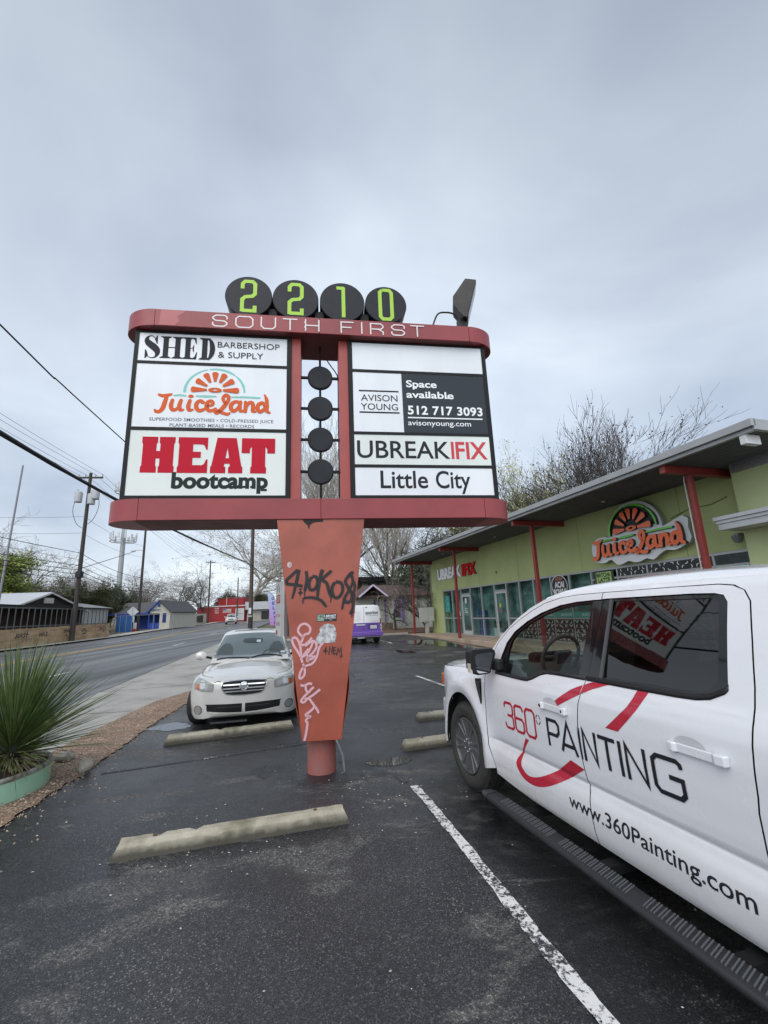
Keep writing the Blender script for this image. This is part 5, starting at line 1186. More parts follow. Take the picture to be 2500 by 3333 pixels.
# ================================================================== shop building with its canopy, signs and pavement
def shops():
    base = AB(11.3, 16, .38); rz = math.atan2(VX.y, VX.x)
    def top(name, o, label, cat, group=None): return empty(name, o, rz, label, cat, group)
    def rel(o): # (a, b, z) -> the local frame of a thing whose origin is at world point o
        inv = (Matrix.Translation(o) @ Matrix.Rotation(rz, 4, 'Z')).inverted(); return inv @ LOT
    root = top('shop_building', base, 'long low green stucco shop building with glass front and grey overhanging roof', 'building'); M = rel(base)
    GRN = mat('green_stucco', (.44, .50, .22), .85, var=.12, vscale=.7, bump=.25, bscale=120)
    GRN_LIT = mat('lit_green_stucco', (.46, .52, .27), .85, var=.10, vscale=.7, bump=.25, bscale=120)  # same stucco, painted paler as the wing wall outside the overhang's shade
    ALU = mat('aluminium_frame', (.42, .43, .43), .42, metal=.35); STEEL = mat('red_steel', (.24, .030, .026), .45, var=.2, vscale=3)
    FAS = mat('zinc_fascia', (.36, .37, .37), .5, metal=.25, var=.12, vscale=2); SOF = mat('grey_soffit', (.085, .09, .095), .8, var=.15, vscale=3)
    GL = glass('shop_glass', (.86, .95, .93), .97, f0=1.4); INT = mat('dim_interior', (.26, .40, .37), .8, var=.75, vscale=1.3)
    F = 11.3
    w = MB(M); w.box(F, F + .3, 24.92, 26.76, .30, 2.9); w.box(F, F + .3, 7.05, 26.76, 2.9, 5.0); w.box(F, F + 9, 26.5, 26.758, .30, 4.98); w.box(F + .3, F + 9, 7, 7.2, .3, 4.98); w.box(F + 8.8, F + 9, 7.2, 26.5, .3, 4.98)
    wall = w.build('wall', GRN, root)
    MB(M).box(10.75, 20, 5.45, 7.046, .30, 4.82).build('wing_wall', GRN_LIT, root)
    MB(M).box(10.70, 11.2, 6.15, 7.00, 4.60, 4.90).build('flashing', mat('galvanised_steel', (.36, .36, .37), .4, metal=.7, var=.3, vscale=20), root)
    for b in (8.9, 12.9, 16.8, 20.3, 24.3): MB(M).box(F - .004, F + .01, b - .008, b + .008, 2.9, 4.9).build('stucco_joint', mat('joint_green', (.20, .27, .09), .9), wall)
    # roof: fascia in two steps, soffit and deck
    r = MB(M); r.box(8.98, 21, 5.35, 27.3, 4.99, 5.04); r.build('roof', FAS, root)
    r = MB(M); r.box(8.93, 9.05, 5.30, 27.35, 4.90, 5.05); r.box(9.00, 9.08, 5.34, 27.31, 4.815, 4.90); r.box(9.0, 21, 27.27, 27.35, 4.83, 5.05); r.box(9.0, 21, 5.30, 5.38, 4.83, 5.05)
    r.build('fascia', FAS, root, bevel=.006)
    s = MB(M); s.box(9.08, F, 5.38, 27.27, 4.83, 4.86)
    s.build('soffit', SOF, root)
    g = MB(M)
    for k in range(11): g.box(9.1 + k * .2, 9.108 + k * .2, 5.4, 27.2, 4.826, 4.829)
    g.build('soffit_groove', mat('groove_grey', (.05, .052, .055), .9), root)
    for b in (22.6, 17., 10.6):
        m = MB(M); m.lathe([(.06, 0), (.06, -.012), (.045, -.014), (.0, -.014)], 16, M @ Matrix.Translation((10.4, b, 4.826))) ; m = MB(); m.lathe([(.045, -.016), (.06, -.014), (.06, 0)], 16, M @ Matrix.Translation((10.4, b, 4.826))); m.build('downlight', mat('lamp_white', (.6, .6, .58), .4), root)
    MB(M).box(9.02, 9.42, 5.5, 5.62, 4.63, 4.82).build('soffit_camera', mat('white_plastic', (.62, .62, .62), .4), root, bevel=.01)
    # red beams and posts
    for b in (26.3, 20.15, 13.6, 7.4):
        bm_ = MB(M).box(9.10, F, b - .07, b + .07, 4.64, 4.822).build('beam', STEEL, root, bevel=.004)
        MB(M).box(9.84, 9.96, b - .06, b + .06, .36, 4.64).build('post', STEEL, root, bevel=.006)
    MB(M).tube([(9.82, 7.47, 4.62), (9.80, 7.47, 4.5), (9.81, 7.47, 2.0), (9.81, 7.47, .4)], .014, 6).build('conduit', mat('grey_conduit', (.42, .40, .38), .5), root)
    # storefront
    bs = [24.92, 23.71, 22.57, 21.48, 20.30, 19.02, 17.96, 16.94, 15.89, 14.78, 13.71, 12.56, 11.41, 10.27, 8.27, 7.16]
    f = MB(M)
    for i, b in enumerate(bs): f.box(F + .02, F + .12, b - .03, b + .03, .40, 2.87)
    f.box(F + .02, F + .12, 7.16, 24.92, 2.83, 2.90); f.box(F + .02, F + .12, 7.16, 24.92, .38, .44)
    doors = {(22.57, 21.48), (19.02, 17.96), (8.27, 7.16)}
    for b0, b1 in zip(bs, bs[1:]):
        if (b0, b1) in doors or b1 < 12: f.box(F + .02, F + .12, b1, b0, 2.52, 2.58)
        if (b0, b1) not in doors: f.box(F + .02, F + .12, b1, b0, 1.24, 1.30)
    fr = f.build('storefront_frame', ALU, root)
    for b0, b1 in zip(bs, bs[1:]):
        if (b0, b1) in doors:
            d = MB(M)
            for q0, q1 in ((b1 + .04, b1 + .12), (b0 - .12, b0 - .04)): d.box(F + .04, F + .09, q0, q1, .41, 2.50)
            d.box(F + .04, F + .09, b1 + .12, b0 - .12, 2.41, 2.50); d.box(F + .04, F + .09, b1 + .12, b0 - .12, .41, .62)
            dr = d.build('door', mat('pale_door_frame', (.55, .56, .55), .4, metal=.2), root)
            MB(M).box(F + .06, F + .066, b1 + .12, b0 - .12, .62, 2.41).build('pane', GL, dr)
            MB(M).tube([(F + .04, b1 + .10, 1.15), (F - .03, b1 + .10, 1.15), (F - .03, b1 + .10, 1.50), (F + .04, b1 + .10, 1.50)], .014, 8).build('handle', mat('bright_handle', (.6, .6, .6), .25, metal=.9), dr)
            MB(M).box(F + .06, F + .066, b1 + .03, b0 - .03, 2.58, 2.83).build('transom', GL, root)
        else:
            MB(M).box(F + .06, F + .066, b1 + .03, b0 - .03, .44, 2.83).build('window', GL, root)
    # what is dimly seen inside
    r = MB(M); r.box(F + .35, F + 6, 7.3, 26.4, .37, .385); r.box(F + .50, F + .58, 12.6, 24.9, .38, 2.9); r.box(F + 4.2, F + 4.3, 7.3, 12.6, .38, 4.6)
    for b in (21.0, 17.4, 12.6): r.box(F + .3, F + .5, b - .05, b + .05, .38, 4.6)
    r.box(F + .35, F + 6, 7.3, 26.4, 3.2, 3.3)
    r.build('interior', INT, root)
    for (b, z, h, c, nm) in ((24.4, .9, 1.2, (.10, .30, .26), 'display_stand'), (20.9, .9, .75, (.05, .08, .30), 'display_stand'), (14.6, .385, 1.1, (.05, .16, .14), 'counter'), (10.0, .385, 1.1, (.05, .16, .14), 'counter')):
        MB(M).box(F + .3, F + .48, b - (.35 if nm != 'counter' else 1.6), b + (.35 if nm != 'counter' else 1.6), .385 if nm == 'counter' else .385, z + h).build(nm, mat('furn_%g' % b, c, .6), root, bevel=.02)
    # window films and posters
    WF = Matrix(((0, 0, -1, F + .016), (-1, 0, 0, 0), (0, 1, 0, 0), (0, 0, 0, 1)))     # (x, y, out): x runs towards the camera end
    def film(D, name, m, parent, out=.0):
        mm = Matrix.Translation((-out, 0, 0)) @ WF; return D.build(name, m, parent, M @ mm)
    BF = mat('black_window_film', (.012, .013, .013), .3); WV = mat('white_window_vinyl', (.70, .71, .69), .5); TEALV = mat('teal_film', (.05, .34, .29), .45)
    rc = random.Random(11)
    def crescents(b0, b1, z0, z1, nx, nz):
        D = Decal(); D.rect(-b0 + .035, -b1 - .035, z0, z1); fo = film(D, 'black_film', BF, root, .002)
        D = Decal(); dx = (b0 - b1 - .1) / nx; dz = (z1 - z0) / nz
        for i in range(nx):
            for k in range(nz):
                cx = -b0 + .05 + (i + .5) * dx + (dx * .25 if k % 2 else -dx * .2); cz = z0 + (k + .5) * dz; a = rc.uniform(-60, 60) + (180 if (i + k) % 2 else 0); s = min(dx, dz) * .43
                o1 = arc(0, 0, s, s, -75, 75, 9); o2 = arc(-.42 * s, 0, s * .92, s * .95, 62, -62, 9)
                pts = [(cx + x * math.cos(R(a)) - y * math.sin(R(a)), cz + x * math.sin(R(a)) + y * math.cos(R(a))) for x, y in o1 + o2]
                if all(z0 < p[1] < z1 and -b0 + .035 < p[0] < -b1 - .035 for p in pts): D.shape(pts)
        D.h = .0; film(D, 'crescent_pattern', WV, fo, .004)
    crescents(11.41, 10.27, 2.58, 2.83, 5, 2); crescents(10.27, 8.27, 2.58, 2.83, 9, 2)
    crescents(11.41, 10.27, 2.30, 2.52, 5, 2)
    for b0, b1 in ((16.94, 15.89), (15.89, 14.78), (14.78, 13.71), (13.71, 12.56), (12.56, 11.41), (11.41, 10.27), (10.27, 9.3), (9.3, 8.27)): crescents(b0, b1, .46, 1.22, 7, 5)
    D = Decal()
    for b0, b1 in ((15.89, 14.78), (14.78, 13.71), (13.71, 12.56), (12.56, 11.41), (11.41, 10.27)): D.rect(-b0 + .035, -b1 - .035, 1.31, 1.50)
    film(D, 'teal_band', TEALV, root, .002)
    D = Decal()
    for b0, tx in ((15.5, 'SALADS'), (14.4, 'SMOOTHIES'), (13.3, 'JUICES')): D.text(tx, -b0 + .05, -b0 + .65, 1.37, .07, bold=.02)
    film(D, 'band_lettering', WV, root, .004)
    D = Decal(); D.rect(-24.62, -24.05, 1.62, 2.55); p1 = film(D, 'green_poster', mat('poster_green', (.05, .42, .33), .5, var=.3, vscale=5), root, .003)
    D = Decal(); D.stroke(arc(-24.33, 2.08, .16, .2, 30, 330, 20), .05, False); D.rect(-24.55, -24.12, 2.42, 2.47); D.rect(-24.5, -24.2, 1.68, 1.73); film(D, 'poster_print', mat('poster_print_teal', (.02, .18, .16), .5), p1, .005)
    D = Decal(); D.rect(-22.1, -21.9, 2.05, 2.32); D.rect(-23.0, -22.75, 1.4, 1.65); film(D, 'paper_notice', WV, root, .004)
    D = Decal(); D.text('repair', -22.2, -21.8, 1.75, .07, bold=.01); D.text('centre hours', -22.2, -21.8, 1.62, .05, bold=.0); D.text('open', -22.2, -21.95, 1.5, .05); 
    D = Decal(); D.rect(-22.2, -21.82, 1.77, 1.80); D.rect(-22.2, -21.9, 1.67, 1.70); D.rect(-22.2, -21.82, 1.57, 1.60); film(D, 'door_print', WV, root, .004)
    D = Decal(); D.shape(arc(-18.55, 1.86, .09, .10, 0, 360, 16)[:-1]); film(D, 'sticker', mat('yellow_sticker', (.60, .50, .06), .5), root, .004)
    D = Decal(); D.rect(-18.62, -18.48, 1.55, 1.68); film(D, 'sticker', mat('red_sticker', (.45, .05, .04), .5), root, .004)
    # ACAI BOWLS roundel
    D = Decal(); D.shape(arc(-14.25, 2.48, .46, .40, 0, 360, 40)[:-1]); ro = film(D, 'round_poster', mat('poster_black', (.022, .02, .02), .5), root, .003)
    D = Decal(); D.stroke(arc(-14.25, 2.48, .44, .385, 0, 360, 40)[:-1], .03, False, True); D.text('ACAI', -14.52, -13.98, 2.42, .20, bold=.05); D.text('BOWLS', -14.60, -13.90, 2.15, .20, bold=.05); film(D, 'poster_lettering', WV, ro, .006)
    D = Decal()
    for a in (50, 75, 100, 130): D.stroke([(-14.25 + .12 * math.cos(R(a)), 2.60 + .10 * math.sin(R(a))), (-14.25 + .27 * math.cos(R(a)), 2.60 + .19 * math.sin(R(a)))], [.03, .07])
    film(D, 'poster_fruit', mat('poster_fruit', (.42, .14, .09), .5), ro, .006)
    # MATCHA LATTE poster
    D = Decal(); D.rect(-12.42, -11.55, 2.10, 2.80); ma = film(D, 'matcha_poster', mat('poster_olive', (.035, .05, .02), .5), root, .003)
    D = Decal(); D.rect(-12.32, -11.66, 2.42, 2.78); film(D, 'poster_field', mat('poster_lime', (.42, .58, .20), .5), ma, .004)
    D = Decal(); D.text('MATCHA', -12.30, -11.68, 2.62, .13, bold=.05); D.text('LATTE', -12.25, -11.72, 2.45, .13, bold=.05); film(D, 'poster_lettering', mat('poster_dark_green', (.02, .06, .015), .5), ma, .006)
    D = Decal(); D.shape([(-12.28, 2.36), (-12.0, 2.36), (-12.03, 2.16), (-12.25, 2.16)]); D.shape([(-11.95, 2.40), (-11.62, 2.40), (-11.66, 2.16), (-11.90, 2.16)]); film(D, 'poster_cups', mat('poster_cups', (.52, .60, .40), .5), ma, .006)
    # lit OPEN sign in the last door
    D = Decal(); D.text('OPEN', -8.12, -7.50, 2.44, .13, bold=-.008); op = D.build('open_sign', mat('green_neon', (.02, .2, .05), .4, emit=(.10, 1., .22), emit_s=2.2), root, M @ Matrix.Translation((.03, 0, 0)) @ WF)
    # awning beyond the last post
    aw = MB(M); aw.box(10.15, 11.28, 2.0, 7.15, 3.26, 3.40); aw.box(10.12, 11.28, 1.98, 7.17, 3.40, 3.475); aw.box(10.08, 11.28, 1.96, 7.20, 3.475, 3.56)
    aw.build('awning', mat('silver_awning', (.50, .51, .52), .4, metal=.3, var=.12, vscale=2), root, bevel=.006)
    dm = MB(); dm.lathe([(.0, -.11), (.06, -.10), (.10, -.05), (.11, .0), (.12, .01), (.12, .07), (.0, .08)], 20, M @ Matrix.Translation((F - .22, 7.42, 3.14))); dco = dm.build('dome_camera', mat('camera_grey', (.20, .20, .21), .3, coat=.4), root, smooth=50)
    MB(M).box(F - .26, F, 7.37, 7.47, 3.20, 3.26).build('camera_arm', mat('camera_grey', (.20, .20, .21), .3, coat=.4), dco)
    MB(M).tube([(F - .02, 9.2, 4.0), (F - .02, 8.6, 4.15), (F - .02, 8.0, 4.12), (F - .02, 7.6, 4.22)], .012, 6).build('wall_cable', mat('cable_green', (.16, .2, .08), .7), root)
    MB(M).box(F - .05, F, 18.56, 18.62, 3.35, 3.47).build('tie_ring', mat('ring_green', (.18, .23, .08), .6), root)
    MB(M).box(F + .1, F + .55, 26.76, 26.95, 1.9, 3.0).build('meter_box', mat('meter_brown', (.06, .055, .05), .6), root, bevel=.01)
    MB(M).cyl((F + .3, 26.85, .3), (F + .3, 26.85, 4.8), .05, n=10).build('downpipe', mat('downpipe_dark', (.06, .06, .055), .6), root)
    # lettering over the first shop: separate box letters on the wall
    o = AB(F - .02, 22.9, 3.55); s1 = top('shop_sign', o, 'white and red box-letter sign over the far shop front of the green building', 'sign'); Ms = rel(o)
    WF2 = Matrix(((0, 0, -1, F), (-1, 0, 0, 0), (0, 1, 0, 0), (0, 0, 0, 1)))
    def box_letters(txt, x0, x1, yb, cap, bold, face, side, parent, d0=.02, d1=.075, nm='letters'):
        vs, fs = fit(txt, x0, x1, yb, cap, bold=bold); mb = MB(Ms @ WF2); n = len(vs)
        mb.add([(x, y, d1) for x, y in vs], fs); fo = mb.build(nm, face, parent)
        ed = {}
        for f_ in fs:
            for i in range(len(f_)):
                e = (f_[i], f_[(i + 1) % len(f_)]); k = tuple(sorted(e)); ed[k] = None if k in ed else e
        mb = MB(Ms @ WF2); q = [e for e in ed.values() if e]
        mb.add([(x, y, d0) for x, y in vs] + [(x, y, d1 - .001) for x, y in vs], [(a, b, b + n, a + n) for a, b in q]); mb.build('letter_sides', side, fo); return fo
    box_letters('UBREAK', -25.36, -22.15, 3.57, .57, .058, mat('white_letter_face', (.90, .90, .89), .35, coat=.3), mat('letter_side_grey', (.45, .45, .45), .5), s1)
    box_letters('IFIX', -22.05, -20.43, 3.55, .57, .05, mat('red_letter_face', (.62, .012, .02), .6, spec=.1), mat('letter_side_black', (.02, .02, .02), .5), s1)
    # juice sign: white backer, black returns, orange and green faces
    o = AB(F - .02, 10.5, 3.0); s2 = top('juice_bar_sign', o, 'orange script sign with half orange slice on a white cloud-edged backer', 'sign'); Ms = rel(o)
    k = 3.32 / 1.414
    X0 = -11.98; Y0 = 3.13
    D, T, _ = juice_logo(X0, X0 + 3.32, Y0, Y0 + .7)
    def thick(D, dm, faces, side, d0, d1, nm, parent):
        mb = MB(Ms @ WF2); mb.add([(x, y, d1 + h * .5) for x, y, h in D.v], D.f); fo = mb.build(nm, faces, parent)
        ed = {}
        for f_ in D.f:
            for i in range(len(f_)):
                e = (f_[i], f_[(i + 1) % len(f_)]); q = tuple(sorted(e)); ed[q] = None if q in ed else e
        q = [e for e in ed.values() if e]; n = len(D.v); mb = MB(Ms @ WF2)
        mb.add([(x, y, d0) for x, y, h in D.v] + [(x, y, d1 + h * .5 - .001) for x, y, h in D.v], [(a, b, b + n, a + n) for a, b in q]); mb.build('letter_sides', side, fo); return fo
    import math as _m
    # backer outline: scalloped round the word, half round above
    cx, cy = X0 + (-1.347 + 2.065) * k, Y0 + (4.602 - 4.286) * k
    bk = []
    for i in range(9): bk.append((X0 - .10 + .05 * _m.sin(i * 2.2), Y0 + .60 - i * .09))
    lower = [(X0 + .0 + i * .22, Y0 - .06 + .045 * _m.cos(i * 2.1) - (.12 if 3.5 < i < 11 else 0) + .03 * (i > 11) * (i - 11)) for i in range(16)]
    right = [(X0 + 3.36, Y0 + .10), (X0 + 3.45, Y0 + .25), (X0 + 3.40, Y0 + .5), (X0 + 3.44, Y0 + .75), (X0 + 3.30, Y0 + .86), (X0 + 3.1, Y0 + .80), (X0 + 2.8, Y0 + .72)]
    topa = arc(cx, cy, .370 * k + .11, .328 * k + .12, -4, 184, 26)
    outl = [(X0 - .08, Y0 + .55), (X0 - .11, Y0 + .3), (X0 - .06, Y0 + .05)] + crom(lower, 2) + right + topa + [(X0 + .5, Y0 + .74), (X0 + .2, Y0 + .74)]
    D0 = Decal(); D0.shape(outl); thick(D0, None, mat('white_sign_backer', (.72, .73, .73), .4, coat=.3), mat('backer_side', (.30, .30, .30), .6), .12, .22, 'backer', s2)
    Dk = Decal(); Dk.shape(arc(cx, cy + .03, .350 * k, .305 * k, 2, 178, 26)); thick(Dk, None, mat('sign_inner_black', (.02, .02, .02), .5), mat('letter_side_black', (.02, .02, .02), .5), .22, .235, 'dark_panel', s2)
    thick(D, None, mat('bright_orange_face', (.85, .13, .012), .35, coat=.3), mat('letter_side_black', (.02, .02, .02), .5), .22, .32, 'logo', s2)
    thick(T, None, mat('bright_green_face', (.13, .55, .03), .35, coat=.3), mat('letter_side_black', (.02, .02, .02), .5), .22, .31, 'logo_line', s2)
    # things in front
    o = AB(10.62, 26.0, gz_b(26)); mbx = top('cluster_mailbox', o, 'grey cluster mailbox on a pedestal at the far corner of the green building', 'mailbox'); Mm = rel(o)
    BEI = mat('mailbox_grey', (.44, .45, .42), .5, var=.12, vscale=3)
    bx = MB(Mm).box(10.25, 11.10, 25.92, 26.38, 1.08, 1.94).build('cabinet', BEI, mbx, bevel=.012)
    dd = MB(Mm)
    for i in range(2):
        for q in range(7 if i == 0 else 4): dd.box(10.31 + i * .40, 10.66 + i * .40, 25.908, 25.93, 1.80 - q * .105, 1.89 - q * .105)
    dd.box(10.71, 11.06, 25.905, 25.93, 1.14, 1.46); dd.build('door', mat('mailbox_door', (.50, .51, .48), .45), bx, bevel=.004)
    pz = MB(Mm); pz.box(10.56, 10.74, 26.02, 26.22, .34, 1.08); pz.build('pedestal', BEI, mbx)
    o = AB(11.68, 19.5, .385); pot = top('potted_plant', o, 'white pot with a leafy green plant inside the shop window', 'plant'); Mp = rel(o)
    m = MB(); m.lathe([(.17, 0), (.21, .02), (.23, .42), (.20, .42), (.19, .36), (.0, .36)], 20, Matrix.Identity(4)); m.build('pot', mat('white_pot', (.6, .62, .6), .5), pot, smooth=40)
    m = MB(); rp = random.Random(8)
    for i in range(60):
        a = rp.uniform(0, 6.28); e = rp.uniform(.3, 1.3); L_ = rp.uniform(.35, .8); p0 = Vector((0, 0, .38)); d = Vector((math.cos(a) * math.cos(e), math.sin(a) * math.cos(e), math.sin(e)))
        s_ = Vector((-math.sin(a), math.cos(a), 0)) * .03; m.add([p0, p0 + d * L_ * .5 + s_, p0 + d * L_ - Vector((0, 0, .1)), p0 + d * L_ * .5 - s_], [(0, 1, 2, 3)])
    m.build('foliage', mat('houseplant_green', (.04, .13, .05), .5), pot)
    o = AB(11.7, 18.45, .385); ch = top('cafe_chair', o, 'dark chair standing just inside the second glass door', 'chair')
    DKc = mat('dark_chair', (.03, .03, .03), .6)
    MB().box(-.22, .22, -.22, .22, .43, .47).build('seat', DKc, ch); MB().box(.19, .22, -.22, .22, .55, .92).build('backrest', DKc, ch)
    for x in (-.2, .2):
        for y in (-.2, .2): MB().box(x - .015, x + .015, y - .015, y + .015, 0, .43 if x < 0 else .56).build('leg', DKc, ch)
    tan = concrete('tan_concrete', (.40, .30, .22))
    wk = MB(LOT); wk.box(9.62, 11.42, 4.5, 26.9, -.1, .385); wo = wk.build('shop_walk', tan, None, bevel=.02); wo['kind'] = 'structure'
    kb = MB(LOT); kb.box(2.0, 9.62, 26.75, 26.92, .1, .47); ko = kb.build('lot_kerb', M_CURB, None, bevel=.02); ko['kind'] = 'structure'
    dirt = mat('leaf_litter', (.16, .095, .055), .95, var=.55, vscale=6, bump=.8, bscale=22)
    sheet('mulch_bed', [tuple(AB(a, b)[:2]) for a, b in ((2., 26.92), (11.5, 26.92), (22, 27.4), (22, 37), (2, 37))], .06, dirt)
shops()
# ================================================================== other vehicles
from mathutils.bvhtree import BVHTree
def car_shell(secs, name, m, parent, smooth=50, cap0=True, cap1=True):
    """Body skin from cross-sections: secs = [(x, [(y, z) for the left half, from the roof line down])]; mirrored to the right."""
    vs = []; fs = []; k = None
    for x, half in secs:
        ring = [(x, y, z) for y, z in half] + [(x, -y, z) for y, z in half[::-1] if abs(y) > 1e-6]
        k = len(ring); vs += ring
    n = len(secs)
    for i in range(n - 1):
        for j in range(k): fs.append((i * k + j, (i + 1) * k + j, (i + 1) * k + (j + 1) % k, i * k + (j + 1) % k))
    if cap0: fs.append(tuple(range(k)))
    if cap1: fs.append(tuple((n - 1) * k + j for j in range(k))[::-1])
    mb = MB(); mb.add(vs, fs); o = mb.build(name, m, parent, smooth=smooth)
    bm = bmesh.new(); bm.from_mesh(o.data); bmesh.ops.recalc_face_normals(bm, faces=bm.faces); bm.to_mesh(o.data); bvh = BVHTree.FromBMesh(bm); bm.free()
    o.data.set_sharp_from_angle(angle=R(smooth))
    return o, bvh
def project(bvh, outline, name, m, parent, off=.004, axis='front', step=.03, flange=.015, x0=3., M=None, smooth=45):
    """Wrap a flat outline on the skin. front: outline in (y, z), cast along -x; rear: along +x; side: (x, z) cast along y; top: (x, y) cast down."""
    tri = tessellate_polygon([[Vector((a, b, 0)) for a, b in outline]]); bm = bmesh.new(); bv = [bm.verts.new((a, b, 0)) for a, b in outline]
    for t in tri:
        a, b, c = (outline[i] for i in t); ar = (b[0] - a[0]) * (c[1] - a[1]) - (b[1] - a[1]) * (c[0] - a[0])
        if abs(ar) < 1e-9: continue
        try: bm.faces.new([bv[i] for i in (t if ar > 0 else t[::-1])])
        except ValueError: pass
    for ax in (0, 1):
        lo = min(p[ax] for p in outline); hi = max(p[ax] for p in outline); j = math.floor(lo / step) + 1
        while j * step < hi:
            co = Vector((0, 0, 0)); co[ax] = j * step; no = Vector((0, 0, 0)); no[ax] = 1
            bmesh.ops.bisect_plane(bm, geom=bm.verts[:] + bm.edges[:] + bm.faces[:], plane_co=co, plane_no=no); j += 1
    be = [e for e in bm.edges if e.is_boundary]; fl = set()
    if flange:
        r = bmesh.ops.extrude_edge_only(bm, edges=be); fl = {v for v in r['geom'] if isinstance(v, bmesh.types.BMVert)}
    dead = []
    for v in bm.verts:
        a, b = v.co.x, v.co.y
        if axis == 'front': org, d, mk = Vector((x0, a, b)), Vector((-1, 0, 0)), lambda q, h: Vector((q.x + h, a, b))
        elif axis == 'rear': org, d, mk = Vector((-9, a, b)), Vector((1, 0, 0)), lambda q, h: Vector((q.x - h, a, b))
        elif axis == 'left': org, d, mk = Vector((a, 3, b)), Vector((0, -1, 0)), lambda q, h: Vector((a, q.y + h, b))
        elif axis == 'right': org, d, mk = Vector((a, -3, b)), Vector((0, 1, 0)), lambda q, h: Vector((a, q.y - h, b))
        else: org, d, mk = Vector((a, b, 3)), Vector((0, 0, -1)), lambda q, h: Vector((a, b, q.z + h))
        hit = bvh.ray_cast(org, d)[0]
        if hit is None: dead.append(v); continue
        v.co = mk(hit, -flange if v in fl else off)
    if dead: bmesh.ops.delete(bm, geom=dead, context='VERTS')
    me = bpy.data.meshes.new(name); bmesh.ops.recalc_face_normals(bm, faces=bm.faces)
    nrm = {'front': Vector((1, 0, 0)), 'rear': Vector((-1, 0, 0)), 'left': Vector((0, 1, 0)), 'right': Vector((0, -1, 0)), 'top': Vector((0, 0, 1))}[axis]
    bm.normal_update(); s = sum((f.normal.dot(nrm) * f.calc_area() for f in bm.faces))
    if s < 0: bmesh.ops.reverse_faces(bm, faces=bm.faces[:])
    bm.to_mesh(me); bm.free(); me.materials.append(m)
    me.polygons.foreach_set('use_smooth', [True] * len(me.polygons)); me.set_sharp_from_angle(angle=R(smooth))
    o = bpy.data.objects.new(name, me); COL.objects.link(o); o.parent = parent; return o
def road_wheel(parent, x, y, r, w, side, rim_c=(.35, .35, .36), nsp=5):
    T = mat('car_tyre', (.024, .024, .024), .75, spec=.3); RM = mat('car_rim_%g' % rim_c[0], rim_c, .35, metal=.7)
    s = side; MY = Matrix(((1, 0, 0, 0), (0, 0, -s, 0), (0, 1, 0, 0), (0, 0, 0, 1)))     # axle outwards = +y * side
    m = MB(); ri = r * .66
    m.lathe([(ri, .03), (ri + .01, .005), (r * .86, .0), (r * .95, .02), (r, .05), (r, w - .04), (r * .94, w), (ri, w)], 36, MY); o = m.build('wheel', T, parent, smooth=35)
    m = MB(); m.lathe([(ri, .035), (ri - .015, .012), (ri - .03, .03), (ri * .8, .06), (.0, .07)], 32, MY); ro = m.build('rim', RM, o, smooth=35)
    m = MB()
    for k in range(nsp):
        a = 2 * math.pi * k / nsp + .3; m.bar(MY @ Vector((.03 * math.cos(a), .03 * math.sin(a), .03)), MY @ Vector(((ri - .02) * math.cos(a), (ri - .02) * math.sin(a), .022)), .05, .03, up=(0, 1, 0))
    m.build('spoke', RM, ro); o.location = (x, y, r); return o

